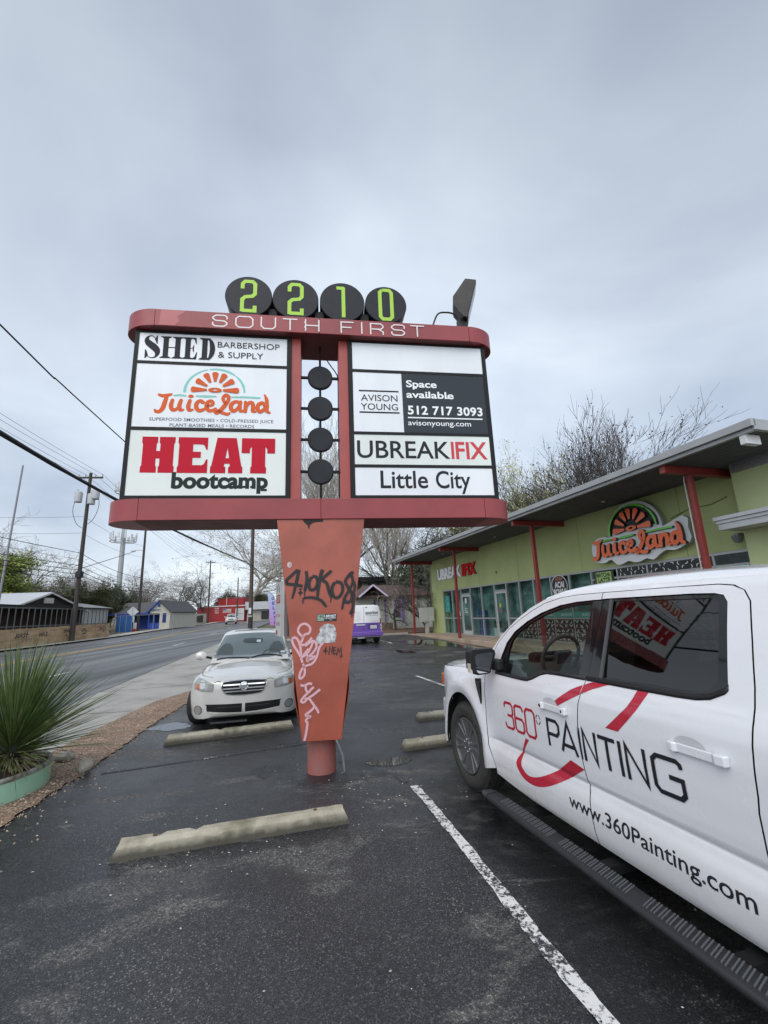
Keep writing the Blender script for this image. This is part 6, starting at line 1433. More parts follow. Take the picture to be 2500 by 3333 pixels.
def arc_half(w, H, zb, tuck, crown, sh=.17, k=1.):
    """Half section of a car body from the centre line over the shoulder to the sill."""
    return [(0, H), (.35 * w, H - crown * .15), (.62 * w, H - crown * .45), (.80 * w, H - crown), (.91 * w, H - crown - .035 * k), (.965 * w, H - crown - .085 * k), (.993 * w, H - crown - sh * (.4 + .6 * k)), (w, zb + (H - zb) * .48), (.995 * w, zb + (H - zb) * .34), (.97 * w, zb + .06), (.93 * w, zb)]
def sedan():
    nose = AB(-.02, 7.72, .03); ax = (UX + VX * .075).normalized(); f = -ax
    root = empty('sedan', nose, math.atan2(f.y, f.x), 'champagne silver sedan parked facing the camera behind the sign post', 'car')
    PT = mat('champagne_paint', (.66, .645, .61), .30, coat=1., var=.06, vscale=5, metal=.15); BK = mat('black_plastic', (.012, .012, .013), .6, spec=.25); CH = mat('chrome', (.72, .72, .73), .12, metal=1.)
    W = .89
    def wx(x):     # half width along the car, x = 0 at the nose tip
        t = max(0., min(1., -x / .85)); return W * (1 - (1 - t) ** 3.2) ** (1 / 3.3) if x > -.85 else W
    secs = []
    stations = [-.004, -.012, -.03, -.06, -.10, -.16, -.24, -.34, -.46, -.60, -.78, -1.0, -1.25, -1.45, -1.7, -2.1, -2.6, -3.1, -3.5, -3.9, -4.3, -4.6, -4.74, -4.80]
    def lerp(t, x):
        for (a, b), (c, d) in zip(t, t[1:]):
            if x >= c: return b + (d - b) * (a - x) / (a - c)
        return t[-1][1]
    Ht = [(0, .68), (-.012, .738), (-.03, .758), (-.06, .772), (-.10, .788), (-.24, .825), (-.6, .888), (-1.0, .935), (-1.3, .965), (-1.5, .975), (-2.1, .98), (-3.4, .99), (-3.9, 1.02), (-4.5, 1.0), (-4.74, .95), (-4.8, .80)]
    Zb = [(0, .40), (-.012, .33), (-.03, .27), (-.06, .235), (-.10, .215), (-.24, .20), (-.6, .19), (-4.3, .19), (-4.7, .26), (-4.8, .4)]
    for x in stations:
        w = wx(x) if x > -4 else W * (1 - max(0, (-x - 4.) / .82) ** 3 * .22)
        H = lerp(Ht, x); cr = .012 + .068 * min(1, -x / .9)
        secs.append((x, arc_half(w, H, lerp(Zb, x), 0, cr, k=min(1, .35 - x * .8))))
    body, bvh = car_shell(secs, 'body', PT, root, smooth=38)
    # greenhouse: pillars and roof skin, glass panes laid on it
    gs = []
    for x, hw_b, hw_t, zt in ((-1.24, .74, .70, .972), (-1.45, .745, .66, 1.08), (-1.75, .75, .625, 1.265), (-2.05, .755, .59, 1.415), (-2.25, .757, .585, 1.462), (-2.6, .757, .585, 1.487), (-3.0, .755, .58, 1.478), (-3.3, .75, .575, 1.43), (-3.6, .74, .60, 1.28), (-3.9, .72, .65, 1.10), (-4.1, .70, .68, .99)):
        b0 = .93
        gs.append((x, [(0, zt), (hw_t * .5, zt - .008), (hw_t * .85, zt - .026), (hw_t, zt - .055 if zt > 1.1 else zt - .02), (hw_t + (hw_b - hw_t) * .5, (zt + b0) / 2 - .02), (hw_b, b0)]))
    cab, cb = car_shell(gs, 'cabin', PT, root, smooth=40)
    GLS = mat('windscreen_glass', (.085, .115, .115), .06, spec=.8, coat=.8)
    def scr(z, q): return .585 + (.655 - .585) * (1.38 - z) / .38
    ws = [(-.60, 1.385), (-.3, 1.398), (0, 1.402), (.3, 1.398), (.60, 1.385), (.69, 1.02), (.4, .995), (0, .985), (-.4, .995), (-.69, 1.02)]
    win = project(cb, [(.555, 1.385), (.3, 1.412), (0, 1.42), (-.3, 1.412), (-.555, 1.385), (-.68, 1.02), (-.35, .992), (0, .985), (.35, .992), (.68, 1.02)], 'windscreen', GLS, root, off=.013, axis='front', step=.03)
    # seats, wheel and mirror seen through the screen are modelled on its inner face
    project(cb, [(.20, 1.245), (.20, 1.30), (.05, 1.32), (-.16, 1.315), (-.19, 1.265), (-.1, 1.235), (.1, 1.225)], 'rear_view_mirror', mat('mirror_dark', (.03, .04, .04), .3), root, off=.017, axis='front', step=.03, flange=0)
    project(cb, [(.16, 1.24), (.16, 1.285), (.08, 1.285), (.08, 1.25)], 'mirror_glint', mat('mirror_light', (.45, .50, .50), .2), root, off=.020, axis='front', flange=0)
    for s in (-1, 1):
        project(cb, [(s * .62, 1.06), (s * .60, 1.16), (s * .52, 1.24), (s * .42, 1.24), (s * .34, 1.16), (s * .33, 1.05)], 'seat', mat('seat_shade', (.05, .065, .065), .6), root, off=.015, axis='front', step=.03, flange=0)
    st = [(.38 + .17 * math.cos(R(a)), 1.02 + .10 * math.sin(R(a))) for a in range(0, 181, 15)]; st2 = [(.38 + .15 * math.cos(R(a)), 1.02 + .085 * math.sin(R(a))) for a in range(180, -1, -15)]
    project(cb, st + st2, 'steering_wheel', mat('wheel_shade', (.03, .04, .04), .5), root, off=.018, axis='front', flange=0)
    project(cb, [(.55, 1.05), (.63, 1.048), (.63, 1.068), (.55, 1.07)], 'sticker', mat('white_sticker', (.6, .65, .66), .5), root, off=.02, axis='front', flange=0)
    for s in ('left', 'right'):
        project(cb, [(-1.72, 1.0), (-1.95, 1.10), (-2.3, 1.31), (-2.55, 1.34), (-2.62, 1.0)], 'window', GLS, root, axis=s, step=.1); project(cb, [(-2.70, 1.0), (-2.66, 1.34), (-3.1, 1.33), (-3.45, 1.20), (-3.5, 1.0)], 'window', GLS, root, axis=s, step=.1)
    # sunroof deflector line on the roof
    project(cb, [(-2.28, .40), (-2.24, 0), (-2.28, -.40), (-2.36, -.40), (-2.33, 0), (-2.36, .40)], 'sunroof_edge', BK, root, axis='top', flange=0, off=.012)
    wp = MB()
    for y0, y1, z1 in ((.58, .02, 1.03), (-.02, -.60, 1.005)):
        pts = []
        for i in range(7):
            t = i / 6; y = y0 + (y1 - y0) * t; z = .985 + .035 * math.sin(t * 3.0) * (1.3 if y0 > .3 else .7); h = cb.ray_cast(Vector((3, y, z)), Vector((-1, 0, 0)))[0]; pts.append((h.x + .02, y, z))
        wp = MB(); wp.tube(pts, .011, 6); wp.build('wiper', BK, root)
    # grille
    def rrect(y0, y1, z0, z1, r, n=4):
        o = []
        for cx, cz, a0 in ((y1 - r, z1 - r, 0), (y0 + r, z1 - r, 90), (y0 + r, z0 + r, 180), (y1 - r, z0 + r, 270)): o += [(cx + r * math.cos(R(a0 + 90 * i / n)), cz + r * math.sin(R(a0 + 90 * i / n))) for i in range(n + 1)]
        return o
    gout = crom([(-.345, .655), (-.340, .735), (-.30, .758), (0, .768), (.30, .758), (.340, .735), (.345, .655), (.285, .565), (.2, .545), (0, .535), (-.2, .545), (-.285, .565)], 3, True)
    sc = lambda p, k, kz: [(y * k, .655 + (z - .655) * kz) for y, z in p]
    gr = project(bvh, gout, 'grille', CH, root, off=.010, step=.05); project(bvh, sc(gout, .95, .90), 'grille_mesh', BK, gr, off=.014, step=.05, flange=0)
    for z in (.700, .645, .600): project(bvh, [(-.31, z - .010), (.31, z - .010), (.318, z + .010), (-.318, z + .010)] if z > .62 else [(-.285, z - .008), (.285, z - .008), (.295, z + .008), (-.295, z + .008)], 'grille_bar', CH, gr, off=.020, step=.08, flange=.01)
    hx = bvh.ray_cast(Vector((3, 0, .68)), Vector((-1, 0, 0)))[0].x + .03
    em = MB(); em.tube([(hx, .056 * math.cos(a), .675 + .056 * math.sin(a)) for a in [2 * math.pi * i / 24 for i in range(24)]], .010, 6, closed=True); em.box(hx - .006, hx + .006, -.068, .068, .662, .688); eo = em.build('emblem', CH, gr)
    el = MB(Matrix(((0, 0, 1, hx + .0075), (1, 0, 0, 0), (0, 1, 0, 0), (0, 0, 0, 1)))); vs, fs = fit('NISSAN', -.058, .058, .667, .016, bold=.01); el.add([(x, y, 0) for x, y in vs], fs); el.build('emblem_lettering', mat('emblem_dark', (.08, .08, .09), .5), eo)
    # lamps
    HL = mat('headlamp_lens', (.33, .345, .325), .3, var=.3, vscale=14); RF = mat('lamp_reflector', (.55, .56, .56), .25, metal=.5); AMB = mat('amber_lens', (.50, .10, .02), .2, coat=.6)
    for s in (-1, 1):
        hl = [(s * y, z) for y, z in ((.455, .725), (.54, .755), (.66, .79), (.75, .80), (.785, .73), (.775, .648), (.66, .618), (.47, .612))]
        ho = project(bvh, hl, 'headlight', HL, root, off=.008)
        for y, z, r in ((.545, .672, .050), (.635, .695, .058)): project(bvh, [(s * y + r * math.cos(R(a)), z + r * .9 * math.sin(R(a))) for a in range(0, 360, 20)], 'reflector', RF, ho, off=.011, flange=0)
        project(bvh, [(s * .71 + .038 * math.cos(R(a)), .685 + .042 * math.sin(R(a))) for a in range(0, 360, 20)], 'indicator', AMB, ho, off=.011, flange=0)
        fo = project(bvh, [(s * .695 + .072 * math.cos(R(a)), .345 + .070 * math.sin(R(a))) for a in range(0, 360, 15)], 'fog_lamp', CH, root, off=.008); project(bvh, [(s * .695 + .056 * math.cos(R(a)), .345 + .055 * math.sin(R(a))) for a in range(0, 360, 15)], 'fog_lens', mat('fog_glass', (.25, .26, .26), .1, coat=1.), fo, off=.011, flange=0)
        # wing mirror
        m = MB(); m.lathe([(.0, -.105), (.05, -.09), (.075, -.04), (.08, .02), (.06, .085), (.0, .105)], 16, Matrix.Translation((-1.62, s * .925, 1.045)) @ Matrix.Diagonal((.8, 1, 1, 1)) @ Matrix.Rotation(R(90), 4, 'X')); mo = m.build('wing_mirror', PT, root, smooth=60)
        MB().bar((-1.66, s * .74, .99), (-1.64, s * .86, 1.02), .05, .04).build('mirror_arm', BK, mo)
        for x in (-.94, -3.69):
            wo = road_wheel(root, x, s * (.868 if x < -1 else .885), .325, .21, s)
            if x > -1: wo.rotation_euler = (0, 0, R(-15))
        # dark arches
        for x in (-.94, -3.69):
            ao = [(x + .36 * math.cos(R(a)), .33 + .345 * math.sin(R(a))) for a in range(-20, 201, 12)]; project(bvh, ao, 'wheel_arch', BK, root, axis='left' if s > 0 else 'right', off=.003, flange=0, step=.08)
        seam = [(s * .46, .735), (s * .40, .762), (s * .402, .768), (s * .462, .741)]
    inn = crom([(-.555, .405), (-.54, .428), (0, .418), (.54, .428), (.555, .405), (.55, .335), (.50, .322), (0, .285), (-.50, .322), (-.55, .335)], 3, True)
    io = project(bvh, inn, 'lower_intake', BK, root, off=.006, flange=0); project(bvh, [(-.025, .29), (.025, .29), (.022, .418), (-.022, .418)], 'intake_divider', PT, io, off=.012)
    project(bvh, [(-.57, .335), (-.50, .312), (0, .272), (.50, .312), (.57, .335), (.565, .320), (.5, .297), (0, .258), (-.5, .297), (-.565, .320)], 'chrome_lip', mat('pale_lip', (.6, .58, .54), .25, coat=.5), io, off=.012)
    project(bvh, [(-.40, .385), (0, .372), (.40, .385), (.40, .378), (0, .365), (-.40, .378)], 'intake_slat', mat('slat_grey', (.05, .05, .05), .6), io, off=.009, flange=0)
    # bumper-to-bonnet shut lines and hood seams
    SE = mat('shut_line', (.03, .03, .028), .8)
    for s in (-1, 1):
        pts = [(s * .345, .75), (s * .40, .758), (s * .46, .742)]; project(bvh, [(a, b + .004) for a, b in pts] + [(a, b - .004) for a, b in pts[::-1]], 'shut_line', SE, root, off=.0015, flange=0)
        pts = [(-.20, .50), (-.40, .66), (-.7, .735), (-1.2, .76)]; ps = [(x, s * y) for x, y in crom(pts, 5)]
        project(bvh, [(x, y + .005) for x, y in ps] + [(x, y - .005) for x, y in ps[::-1]], 'shut_line', SE, root, axis='top', off=.0015, flange=0, step=.1)
    project(bvh, [(-.36, .50), (-.40, .26), (-.385, 0), (-.40, -.26), (-.36, -.50), (-.365, -.50), (-.405, -.26), (-.391, 0), (-.405, .26), (-.365, .50)], 'hood_crease', mat('crease_paint', (.46, .45, .42), .35), root, axis='top', off=.001, flange=0, step=.1) if False else None
    MB().box(-.62, -.12, -.50, .05, .125, .15).build('splash_guard', mat('splash_grey', (.05, .055, .06), .6), root)
    MB().box(-4.2, -.5, -.75, .75, .16, .24).build('underbody', BK, root)
    spk = MB(); rs = random.Random(3)
    for i in range(46):
        y = rs.uniform(-.6, .6); x = rs.uniform(-1.0, -.15); h = bvh.ray_cast(Vector((x, y, 3)), Vector((0, 0, -1)))[0]
        if h: r = rs.uniform(.003, .008); spk.add([(x - r, y - r * .6, h.z + .002), (x + r, y - r * .4, h.z + .002), (x + r * .6, y + r, h.z + .002), (x - r * .7, y + r * .7, h.z + .002)], [(0, 1, 2, 3)])
    sp = spk.build('dirt_specks', mat('dirt_brown', (.20, .17, .13), .9), root); sp['kind'] = 'stuff'
    return root
sedan()

def van():
    o = AB(5.48, 21.35, gz_b(22)); f = UX
    root = empty('delivery_van', o, math.atan2(f.y, f.x), 'small white and purple delivery van parked with its rear towards the camera', 'van')
    WH = mat('van_white', (.66, .66, .67), .3, coat=.8); PU = mat('van_purple', (.13, .055, .33), .35, coat=.8); BK = mat('black_plastic', (.012, .012, .013), .6, spec=.25)
    # body: x = 0 at the tail, forward +x
    st = [(0, .0), (.015, .03), (.05, .055), (.15, .065), (1., .07), (2.4, .07), (2.9, .05)]
    def sec(x, ins, zt, zb=.30):
        w = .80 + ins
        return (x, [(0, zt), (w * .55, zt - .012), (w * .80, zt - .045), (w * .88, zt - .11), (w * .955, 1.28), (w * .985, 1.0), (w, .8), (w, .55), (w * .985, .36), (w * .94, zb)])
    secs = [sec(0, .0, 1.78, .36), sec(.015, .03, 1.81, .34), sec(.05, .055, 1.83), sec(.15, .065, 1.845), sec(1., .07, 1.855), sec(2.4, .07, 1.83), sec(2.9, .05, 1.72)]
    secs += [(3.5, [(0, 1.22), (.45, 1.21), (.66, 1.17), (.76, 1.12), (.82, 1.05), (.83, .95), (.83, .8), (.83, .55), (.82, .36), (.78, .30)]), (4.2, [(0, .95), (.4, .94), (.6, .9), (.7, .86), (.74, .8), (.75, .75), (.75, .65), (.75, .5), (.74, .36), (.7, .32)])]
    body, bvh = car_shell(secs, 'body', WH, root, smooth=35)
    lo = project(bvh, [(-.86, .98), (.86, .98), (.87, .60), (.85, .36), (-.85, .36), (-.87, .60)], 'lower_panel', PU, root, off=.004, axis='rear', step=.1, flange=.0)
    for s in ('left', 'right'): project(bvh, [(.02, .98), (2.9, 1.0), (4.0, .8), (4.0, .36), (.02, .36)], 'lower_side', PU, root, off=.004, axis=s, step=.3, flange=0)
    MB().box(-.10, .10, -.87, .87, .36, .56).build('bumper', PU, root, bevel=.03)
    # plan: seen from behind, the right edge of the picture is -y
    def RR(D, nm, m, par, off=.008, M0=None):
        # decal (x right as seen from behind, y up)
        bm = MB(); 
        vs = []
        for x, y, h in D.v:
            hit = bvh.ray_cast(Vector((-9, -x, y)), Vector((1, 0, 0)))[0]; vs.append(((hit.x if hit else 0) - off - h, -x, y))
        bm.add(vs, D.f); return bm.build(nm, m, par)
    GRY = mat('van_text_grey', (.10, .10, .11), .5); LT = mat('van_text_light', (.30, .30, .31), .5)
    D = Decal(); D.text('asurion', .02, .66, 1.385, .165, bold=.030); RR(D, 'lettering', GRY, root)
    D = Decal(); D.text('tech repair & solutions', .03, .66, 1.30, .05, bold=.005); D.text('www.asurion.com', .25, .64, 1.05, .04)
    for i, z in enumerate((1.50, 1.43, 1.36, 1.29, 1.22, 1.15, 1.08)):
        D.text(['phone repair', 'tablets', 'computers', 'consoles', 'home tech', 'tech support', 'and more'][i], -.42, -.42 + (.22, .14, .2, .17, .18, .22, .15)[i], z, .035)
    RR(D, 'lettering', LT, root)
    for y in (-.06,): D = Decal(); D.rect(y - .006, y + .006, .60, 1.72); RR(D, 'door_gap', BK, root, .006)
    D = Decal(); D.rect(-.72, .72, .974, .984); RR(D, 'panel_line', mat('panel_line', (.2, .18, .25), .6), root, .006)
    D = Decal(); D.shape([(.01, 1.74), (.13, 1.74), (.115, 1.70), (.025, 1.70)]); RR(D, 'brake_lamp', mat('red_lens', (.30, .015, .012), .2, coat=.8), root, .01)
    D = Decal(); D.rect(.11, .63, .66, .94); RR(D, 'plate_recess', mat('van_purple_dark', (.075, .03, .20), .4), root, .008)
    D = Decal(); D.rect(.25, .58, .70, .86); pl = RR(D, 'number_plate', mat('plate_white', (.55, .56, .56), .4, var=.3, vscale=20), root, .012)
    D = Decal(); D.text('TX 4827', .29, .54, .745, .06, bold=.01) if False else None
    D = Decal(); D.rect(-.45, .0, .865, .93); RR(D, 'trim_strip', mat('plate_white', (.55, .56, .56), .4), root, .010)
    for s in (-1, 1):
        D = Decal(); D.shape([(s * .74, 1.18), (s * .79, 1.18), (s * .845, .66), (s * .76, .66)]); RR(D, 'tail_lamp', mat('red_lens', (.30, .015, .012), .2, coat=.8), root, .012)
        D = Decal(); D.shape(arc(s * .79, .86, .04, .055, 0, 360, 14)[:-1]); D.shape(arc(s * .79, .72, .03, .045, 0, 360, 14)[:-1]); RR(D, 'reverse_lamp', mat('clear_lens', (.65, .64, .60), .2, coat=.8), root, .016)
        for x in (.72, 3.35): road_wheel(root, x, s * .85, .315, .20, s, (.3, .3, .3))
        m = MB(); m.box(3.0, 3.12, min(s * .86, s * 1.02), max(s * .86, s * 1.02), 1.08, 1.28); m.build('wing_mirror', BK, root, bevel=.02)
    for s in ('left', 'right'): project(bvh, [(2.0, 1.12), (2.9, 1.12), (2.75, 1.55), (2.05, 1.60)], 'window', mat('car_glass_dark', (.02, .025, .028), .08, coat=.6), root, axis=s, step=.3)
    MB().box(.05, 3.9, -.7, .7, .24, .34).build('underbody', BK, root)
    MB().box(-.04, .12, .05, .40, .26, .34).build('exhaust_box', mat('pale_exhaust', (.4, .4, .4), .5), root)
    return root
van()

def suv():
    o = Vector((-25.1, 72.0, gz(-25.1, 72))); f = Vector((.30, -.954, 0)).normalized()
    root = empty('suv', o, math.atan2(f.y, f.x), 'small pale silver suv driving towards the camera on the far side of the road', 'car')
    PT = mat('suv_silver', (.58, .575, .55), .35, coat=.8); BK = mat('black_plastic', (.012, .012, .013), .6, spec=.25); GLS = mat('car_glass_dark', (.02, .025, .028), .08, coat=.6)
    W = .88
    sec = lambda x, w, H, zb, cr: (x, arc_half(w, H, zb, 0, cr))
    body, bvh = car_shell([sec(-.005, .55, .84, .5, .06), sec(-.04, .72, .92, .40, .05), sec(-.15, .82, .97, .34, .06), sec(-.4, .87, 1.01, .32, .07), sec(-1.1, W, 1.06, .32, .08), sec(-2.5, W, 1.08, .32, .08), sec(-4.1, W, 1.1, .34, .08), sec(-4.3, .82, 1.0, .4, .06)], 'body', PT, root)
    gs = [(x, [(0, z), (w * .6, z - .015), (w * .9, z - .05), (w, z - .10), (.80, 1.02)]) for x, w, z in ((-1.05, .72, 1.10), (-1.4, .68, 1.36), (-1.85, .64, 1.60), (-2.3, .64, 1.66), (-3.6, .64, 1.64), (-4.1, .68, 1.3), (-4.2, .7, 1.12))]
    cab, cb = car_shell(gs, 'cabin', PT, root)
    project(cb, [(.60, 1.56), (-.60, 1.56), (-.70, 1.14), (.70, 1.14)], 'windscreen', GLS, root, step=.1)
    for s in ('left', 'right'): project(cb, [(-1.6, 1.16), (-2.0, 1.54), (-3.7, 1.52), (-3.9, 1.16)], 'window', GLS, root, axis=s, step=.3)
    project(bvh, [(-.42, .86), (.42, .86), (.36, .70), (-.36, .70)], 'grille', BK, root, step=.1, flange=0); project(bvh, [(-.6, .56), (.6, .56), (.5, .42), (-.5, .42)], 'lower_intake', BK, root, step=.1, flange=0)
    for s in (-1, 1):
        project(bvh, [(s * .48, .88), (s * .74, .93), (s * .76, .78), (s * .5, .76)], 'headlight', mat('headlamp_bright', (.62, .63, .62), .15, coat=1.), root, step=.1, flange=0)
        for x in (-.85, -3.4): road_wheel(root, x, s * .87, .35, .22, s)
        MB().box(-1.5, -1.35, min(s * .88, s * 1.05), max(s * .88, s * 1.05), 1.08, 1.24).build('wing_mirror', PT, root, bevel=.02)
suv()
# ================================================================== across the street and beyond
def street_side():
    W0 = Vector((-22.43, 26.27, .44)); d = Vector((-.143, .99, 0)).normalized(); rz = math.atan2(d.y, d.x)
    BLKT = mat('weathered_wood', (.085, .065, .05), .85, var=.4, vscale=9, stretch=(6, 6, .6))
    # ---- plywood hoarding
    ply = []
    PLY = mat('weathered_plywood', (.46, .32, .19), .85, var=.5, vscale=1.4, dark=(.25, .17, .10), bump=.2, bscale=25, stretch=(.6, 1, 2.2))
    hd = empty('plywood_hoarding', W0, rz, 'low weathered plywood hoarding with black graffiti along the far pavement', 'fence')
    edges = [-8.9, -6.5, -4.08, -1.65, .79, 3.2, 5.75, 8.3, 10.83, 13.3]
    for a, b in zip(edges, edges[1:]):
        MB().box(a + .012, b - .012, 0, .03, .0 + .012 * a, 1.17 + .01 * a).build('plywood_panel', PLY, hd)
    fr = MB()
    for a in edges: fr.box(a - .03, a + .03, .035, .1, 0, 1.2 + .01 * a)
    fr.build('batten', BLKT, hd)
    tags = []
    def tg(s0, zc, pts, k=.55): tags.append(([(s0 + x * k, zc + y * k) for x, y in pts], .06))
    r = random.Random(12)
    for s0, zc, word in ((1.2, .62, [[(0, .5), (.1, .2), (0, .0), (-.15, .1)], [(.3, .45), (.25, .1), (.5, .05), (.5, .4), (.3, .45)], [(.7, .1), (.75, .5), (1., .1), (1.05, .5)], [(1.5, .5), (1.25, .4), (1.5, .15), (1.25, 0)], [(1.6, .35), (2.1, .35)], [(1.85, .6), (1.8, -.3)]]),
                         (3.5, .62, [[(0, .5), (.05, 0)], [(.4, .5), (.45, 0)], [(0, .25), (.4, .25)], [(.6, 0), (.8, .5), (1., 0)], [(1.2, .5), (1.5, .45), (1.3, .25), (1.5, .1), (1.2, 0)]]),
                         (6.3, .75, [[(0, 0), (.2, .4), (.4, .1), (.6, .45), (.8, .1), (1.1, .4), (1.3, .1)], [(.3, -.4), (.6, -.2), (.9, -.5)], [(1.5, .4), (1.5, -.1), (1.8, .3)]]), (8.7, .8, [[(0, .3), (0, 0), (.4, 0), (.4, .3)], [(.6, .3), (.9, .3), (.75, .3), (.75, 0)], [(1.1, .3), (1.1, 0), (1.3, 0)], [(.2, -.4), (.5, -.3), (.8, -.45), (1.1, -.3)]]),
                         (11.5, .8, [[(0, .4), (.3, 0), (.6, .4), (.9, 0)], [(1.1, .5), (1.3, .1), (1.1, -.2), (1.4, -.3)], [(1.5, .4), (1.9, .1), (1.6, -.2)]])):
        for st in word: tg(s0, zc, st)
    Mf = Matrix(((1, 0, 0, 0), (0, 0, -1, -.004), (0, 1, 0, 0), (0, 0, 0, 1)))
    # the face towards the road is -y in this frame
    D = Decal()
    for pts, w in tags: D.stroke(pts, .065)
    D.build('graffiti', mat('spray_black', (.035, .03, .028), .7), hd, Mf)
    D = Decal()
    for st in ([(11.2, .95), (11.5, 1.1), (11.8, .85), (11.4, .75)], [(11.2, .8), (11.7, .7)]): D.stroke(st, .06)
    D.build('graffiti', mat('spray_red', (.35, .08, .07), .7), hd, Mf)
    # ---- dark house with stud-framed porch
    hs = empty('dark_house', W0 + d * 6 + Vector((0, 0, 0)), rz, 'black gabled house with white metal roof and open stud-framed porch', 'house')
    T = Matrix.Translation((-6, 0, 0)); GRY = mat('grey_green_studs', (.15, .165, .16), .8, var=.2, vscale=4); WMET = mat('white_metal_roof', (.52, .54, .56), .4, metal=.15, var=.15, vscale=1.5, stretch=(5, .3, 1))
    BLKW = mat('black_siding', (.012, .012, .013), .8); BRN = mat('dark_brown_boards', (.055, .030, .022), .85, var=.5, vscale=2.5, stretch=(3, 3, .5)); TRIM = mat('pale_trim', (.55, .53, .50), .6)
    st = MB(T)
    st.box(-9, 13.5, .35, .43, 2.42, 2.52); st.box(-9, 13.5, .35, .43, 1.28, 1.345); st.box(-9, 13.5, .35, .43, .0, .06)
    pf = st.build('porch_rail', GRY, hs)
    for i in range(36):
        s = -8.6 + i * .625
        if s < 13.5: MB(T).box(s - .03, s + .03, .31, .345, .9, 2.50).build('stud', GRY, hs)
    MB(T).box(-9, 12.2, 1.8, 1.9, 0, 2.75).build('porch_wall', BRN, hs)
    b = MB(T); b.box(-9.2, 13.7, .3, 5.0, 2.52, 2.60); b.build('porch_roof', BLKW, hs)
    g = MB(T); g.prism([(8.2, .2), (18.8, .2), (18.8, 2.9), (18.1, 2.97), (12.95, 4.02), (8.6, 2.85), (8.2, 2.85)], 0, .2, Matrix.Translation((-6, 5.2, 0)) @ Matrix(((1, 0, 0, 0), (0, 0, -1, 0), (0, 1, 0, 0), (0, 0, 0, 1)))); g.build('gable_wall', BLKW, hs)
    MB(T).box(8.4, 18.6, 5.3, 16, 0, 2.85).build('side_wall', BLKW, hs)
    def slope(name, s0, z0, s1, z1, y0, y1, m, t=.09):
        mb = MB(T); mb.add([(s0, y0, z0), (s1, y0, z1), (s1, y1, z1), (s0, y1, z0), (s0, y0, z0 + t), (s1, y0, z1 + t), (s1, y1, z1 + t), (s0, y1, z0 + t)], [(0, 3, 2, 1), (4, 5, 6, 7), (0, 1, 5, 4), (1, 2, 6, 5), (2, 3, 7, 6), (3, 0, 4, 7)]); return mb.build(name, m, hs)
    slope('roof', 7.9, 2.62, 12.95, 4.03, 4.75, 16, WMET); slope('roof', 19.6, 2.50, 12.95, 4.03, 4.75, 16, WMET)
    slope('barge_board', 7.9, 2.56, 12.95, 3.97, 4.70, 4.76, TRIM, .14); slope('barge_board', 19.6, 2.44, 12.95, 3.97, 4.70, 4.76, TRIM, .14)
    MB(T).box(12.30, 13.62, 4.90, 4.995, 3.16, 3.62).build('gable_vent', TRIM, hs, bevel=.01)
    v = MB(T)
    for k in range(5): v.box(12.40, 13.52, 4.88, 4.905, 3.21 + k * .08, 3.25 + k * .08)
    v.build('louvre', mat('louvre_cream', (.62, .60, .54), .6), hs)
    lw = MB(T); lw.add([(-9, 5.0, 2.95), (9.2, 5.0, 2.95), (9.2, 10, 3.62), (-9, 10, 3.62)], [(0, 1, 2, 3)]); o = lw.build('roof', WMET, hs); sd = o.modifiers.new('t', 'SOLIDIFY'); sd.thickness = .08
    lw = MB(T); lw.add([(18.2, 5.0, 2.85), (25.2, 5.0, 2.95), (25.2, 8.2, 3.55), (18.2, 8.2, 3.55)], [(0, 1, 2, 3)]); o = lw.build('roof', mat('corrugated_grey', (.26, .26, .26), .5, metal=.3, var=.4, vscale=2, stretch=(6, .3, 1)), hs); sd = o.modifiers.new('t', 'SOLIDIFY'); sd.thickness = .08
    MB(T).box(18.4, 25, 5.4, 12, 0, 2.8).build('side_wall', mat('pale_siding', (.40, .40, .38), .8), hs)
    # ---- site fence with blue tarp, warning sign, barrier
    o = Vector((-30.3, 50.1, .62)); dd = (Vector((-28.3, 49.8, 0)) - Vector((-30.3, 50.1, 0))).normalized()
    sf = empty('site_fence', o, math.atan2(dd.y, dd.x), 'temporary wire fence hung with a blue tarp beside the plywood hoarding', 'fence')
    GAL = mat('galvanised_pipe', (.30, .31, .31), .5, metal=.5)
    for x in (0, .55, 1.3, 2.0, 4.6, 7.0): MB().cyl((x, 0, 0), (x, 0, 1.9), .03, n=8).build('fence_post', GAL, sf)
    MB().cyl((0, 0, 1.85), (7, 0, 1.85), .022, n=6).build('top_rail', GAL, sf)
    MB().box(.05, 1.98, .02, .05, .08, 1.80).build('tarp', mat('blue_tarp', (.02, .10, .30), .5, var=.4, vscale=3, bump=.6, bscale=5), sf)
    MB().bar((-.35, 0, 0), (-.05, 0, 2.1), .10, .10).build('timber_brace', mat('raw_timber', (.36, .27, .18), .8), sf)
    ws = empty('warning_sign', (-29.0, 51.0, .63), .35, 'back of a pale diamond road sign with a small plate below', 'road sign')
    Md = Matrix.Translation((0, 0, 2.28)) @ Matrix.Rotation(R(45), 4, 'Y'); MB(Md).box(-.42, .42, -.006, .006, -.42, .42).build('diamond_plate', mat('sign_back_grey', (.50, .51, .51), .45, metal=.2), ws)
    MB().box(-.23, .23, -.006, .006, 1.10, 1.75).build('lower_plate', mat('sign_back_grey', (.50, .51, .51), .45, metal=.2), ws); MB().box(-.03, .03, -.04, -.008, 0, 2.85).build('post', GAL, ws)
    br = empty('barrier_post', (-28.5, 50.75, .62), 0, 'short white and red post at the foot of the second far utility pole', 'barrier'); MB().box(-.15, .15, -.1, .1, .38, 1.05).build('white_panel', mat('plastic_white', (.62, .62, .62), .5), br, bevel=.02); MB().box(-.18, .18, -.13, .13, 0, .38).build('red_base', mat('plastic_red', (.40, .05, .035), .5), br, bevel=.02)
